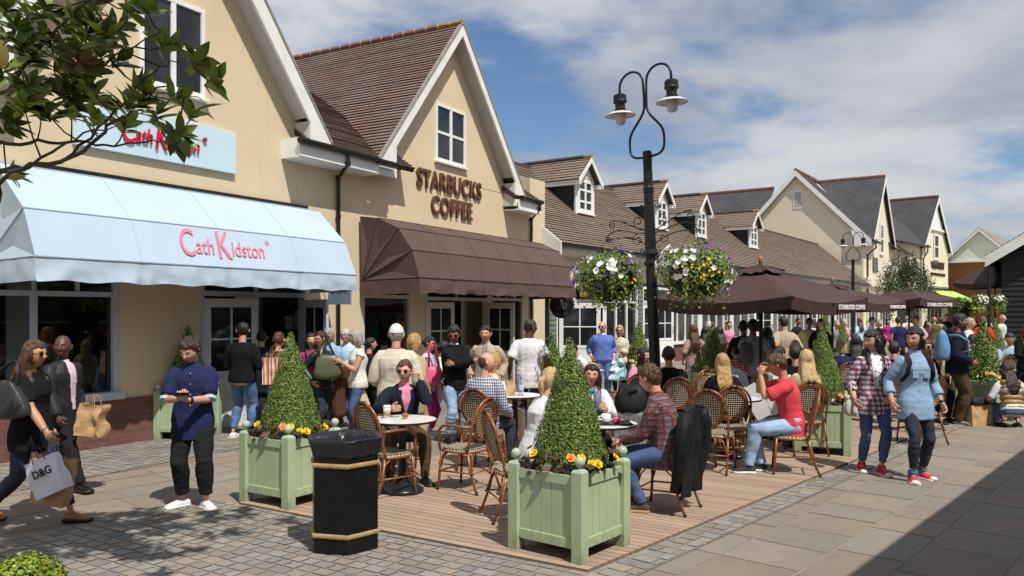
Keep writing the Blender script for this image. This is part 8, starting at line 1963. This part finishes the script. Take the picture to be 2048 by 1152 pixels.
# whorls of leaves at the twig ends
def whorl(c, n_, L, ax):
    ax = ax.normalized()
    for i in range(n_):
        a = i*2.4+rr.random(); sd = ax.orthogonal().normalized(); sd = Matrix.Rotation(a, 3, ax) @ sd; t = (sd*rr.uniform(.6, 1.1)+ax*rr.uniform(.15, .8)+V(0, 0, rr.uniform(-.3, .2))).normalized(); nn_ = (ax-t*ax.dot(t))+V(rr.gauss(0, .25), rr.gauss(0, .25), rr.gauss(0, .25)+.2)
        v_ = rr.uniform(.6, 1.5); bigleaf(lf, c+ax*rr.uniform(-.05, .03), t, nn_, L*rr.uniform(.7, 1.15), (v_*rr.uniform(.9, 1.35), v_, v_*.9))
visible = [(330, 90), (395, 130), (270, 175), (300, 30), (415, 165), (355, 205), (385, 235), (320, 240), (205, 200), (130, 190), (60, 130), (225, 120), (150, 40), (30, 60), (265, 20), (100, 235), (45, 215), (200, 70), (90, 20), (150, 120), (15, 150), (250, 250), (180, 250),  (20, 250), (230, 60), (110, 90), (190, 150), (60, 80), (250, 215), (5, 100), (180, 10), (45, 170), (290, 200), (140, 235), (5, 20), (60, 30), (120, 140), (360, 270), (10, 345), (210, 105)]
visible += [(rr.uniform(0, 215), rr.uniform(0, 225)) for _ in range(20)]
for px, py in visible:
    d = rr.uniform(4.6, 5.4); c = q3(px+rr.uniform(-8, 8), py+rr.uniform(-8, 8), d); near = min(twigs, key=lambda t_: (t_-c).length); br.tube([near, near.lerp(c, .5)+V(0, 0, -.02), c], [.006, .005, .004], 5)
    whorl(c, rr.randint(9, 14), .158, (c-near)+V(.1, 0, .25))
# the part of the crown above and left of the picture, which shades the paving
high = [base+V(.5, .1, 6.2), base+V(.45, .1, 5.6), base+V(.4, .1, 5.0)]
for _ in range(420):
    c = V(rr.uniform(-5.2, -.7), rr.uniform(3.2, 6.0), rr.uniform(4.2, 6.6)); 
    if c.x > -1.6 and rr.random() < .5: continue
    if (c.z-EYE)/c.y < .43: continue
    sh_ = c+SUN_H*(c.z/math.tan(ELEV))
    if not (5.2 < sh_.y < 7.7 and -4.6+max(0, sh_.y-6.6) < sh_.x < -2.1) or rr.random() < .35: continue
    ax = V(rr.gauss(0, .4), rr.gauss(0, .4), 1); near = min(high, key=lambda t_: (t_-c).length); mid_ = near.lerp(c, .5)+V(0, 0, .25)
    br.tube([near, mid_, c], [.014, .010, .006], 5); high.append(c)
    for k in range(3): whorl(c+V(rr.gauss(0, .16), rr.gauss(0, .16), rr.gauss(0, .12)), 8, .17, ax)
br.build('branches', M_BARK, tree, smooth=True); lf.build('crown', M_MAG, tree, smooth=True)
# small clipped shrub at the lower left corner
sb = thing('shrub', 'bright yellow-green box shrub in the bottom left corner', 'shrub', at(38, 4.0)); mb = MB(); pts = []
for _ in range(5200):
    n_ = V(rr.gauss(0, 1), rr.gauss(0, 1), abs(rr.gauss(0, 1))).normalized(); q = 1+.12*noise.noise(n_*4)+rr.gauss(0, .035); pts.append((V(n_.x*.20*q, n_.y*.30*q, .40+n_.z*.255*q), n_))
leafset(mb, pts, .022, rr, col=lambda r_: (lambda k: (k*r_.uniform(.8, 1.5), k, k*.8))(r_.uniform(.5, 1.6))); mb.build('leaves', M_BRIGHT, sb)
mb = MB(); mb.ball((0, 0, .40), (.18, .27, .22)); mb.tube([(0, 0, 0), (0, 0, .4)], .05, 8); mb.build('stems', M_BOXC, sb)
# weeping birch in front of the cream gables
wt_ = thing('weeping_tree', 'weeping grey-green tree in front of the cream slate roofed building', 'tree', at(1812, 42)); M_BIRCH = leaf_mat('birch_leaf', (.075, .12, .045), (.05, .085, .035), rough=.6)
mb = MB(); mb.tube([(0, 0, 0), (.1, 0, 1.6), (.05, 0, 3.4), (.2, 0, 4.6)], [.13, .11, .08, .03], 10)
for k in range(14):
    a = k*2.4; r_ = rr.uniform(.5, 1.3); mb.tube([(.05, 0, 2.4+k*.12), (r_*.5*math.cos(a), r_*.5*math.sin(a), 3.6+rr.random()), (r_*math.cos(a), r_*math.sin(a), 3.3+rr.random()*.8)], [.04, .025, .012], 6)
mb.build('trunk', M_BARK, wt_, smooth=True); mb = MB(); pts = []
for k in range(300):
    a = rr.random()*6.28; r_ = 1.35*math.sqrt(rr.random()); top = 4.9-.9*r_**1.4+rr.gauss(0, .15)+.3*math.sin(a*3); L = rr.uniform(.7, 2.6); x, y = r_*math.cos(a), r_*math.sin(a)
    for j in range(int(L*14)): t = j/(L*14); pts.append((V(x*(1+.12*t)+rr.gauss(0, .05), y*(1+.12*t)+rr.gauss(0, .05), top-L*t), V(math.cos(a), math.sin(a), -.4).normalized()))
leafset(mb, pts, .12, rr, asp=.5); mb.build('crown', M_BIRCH, wt_)
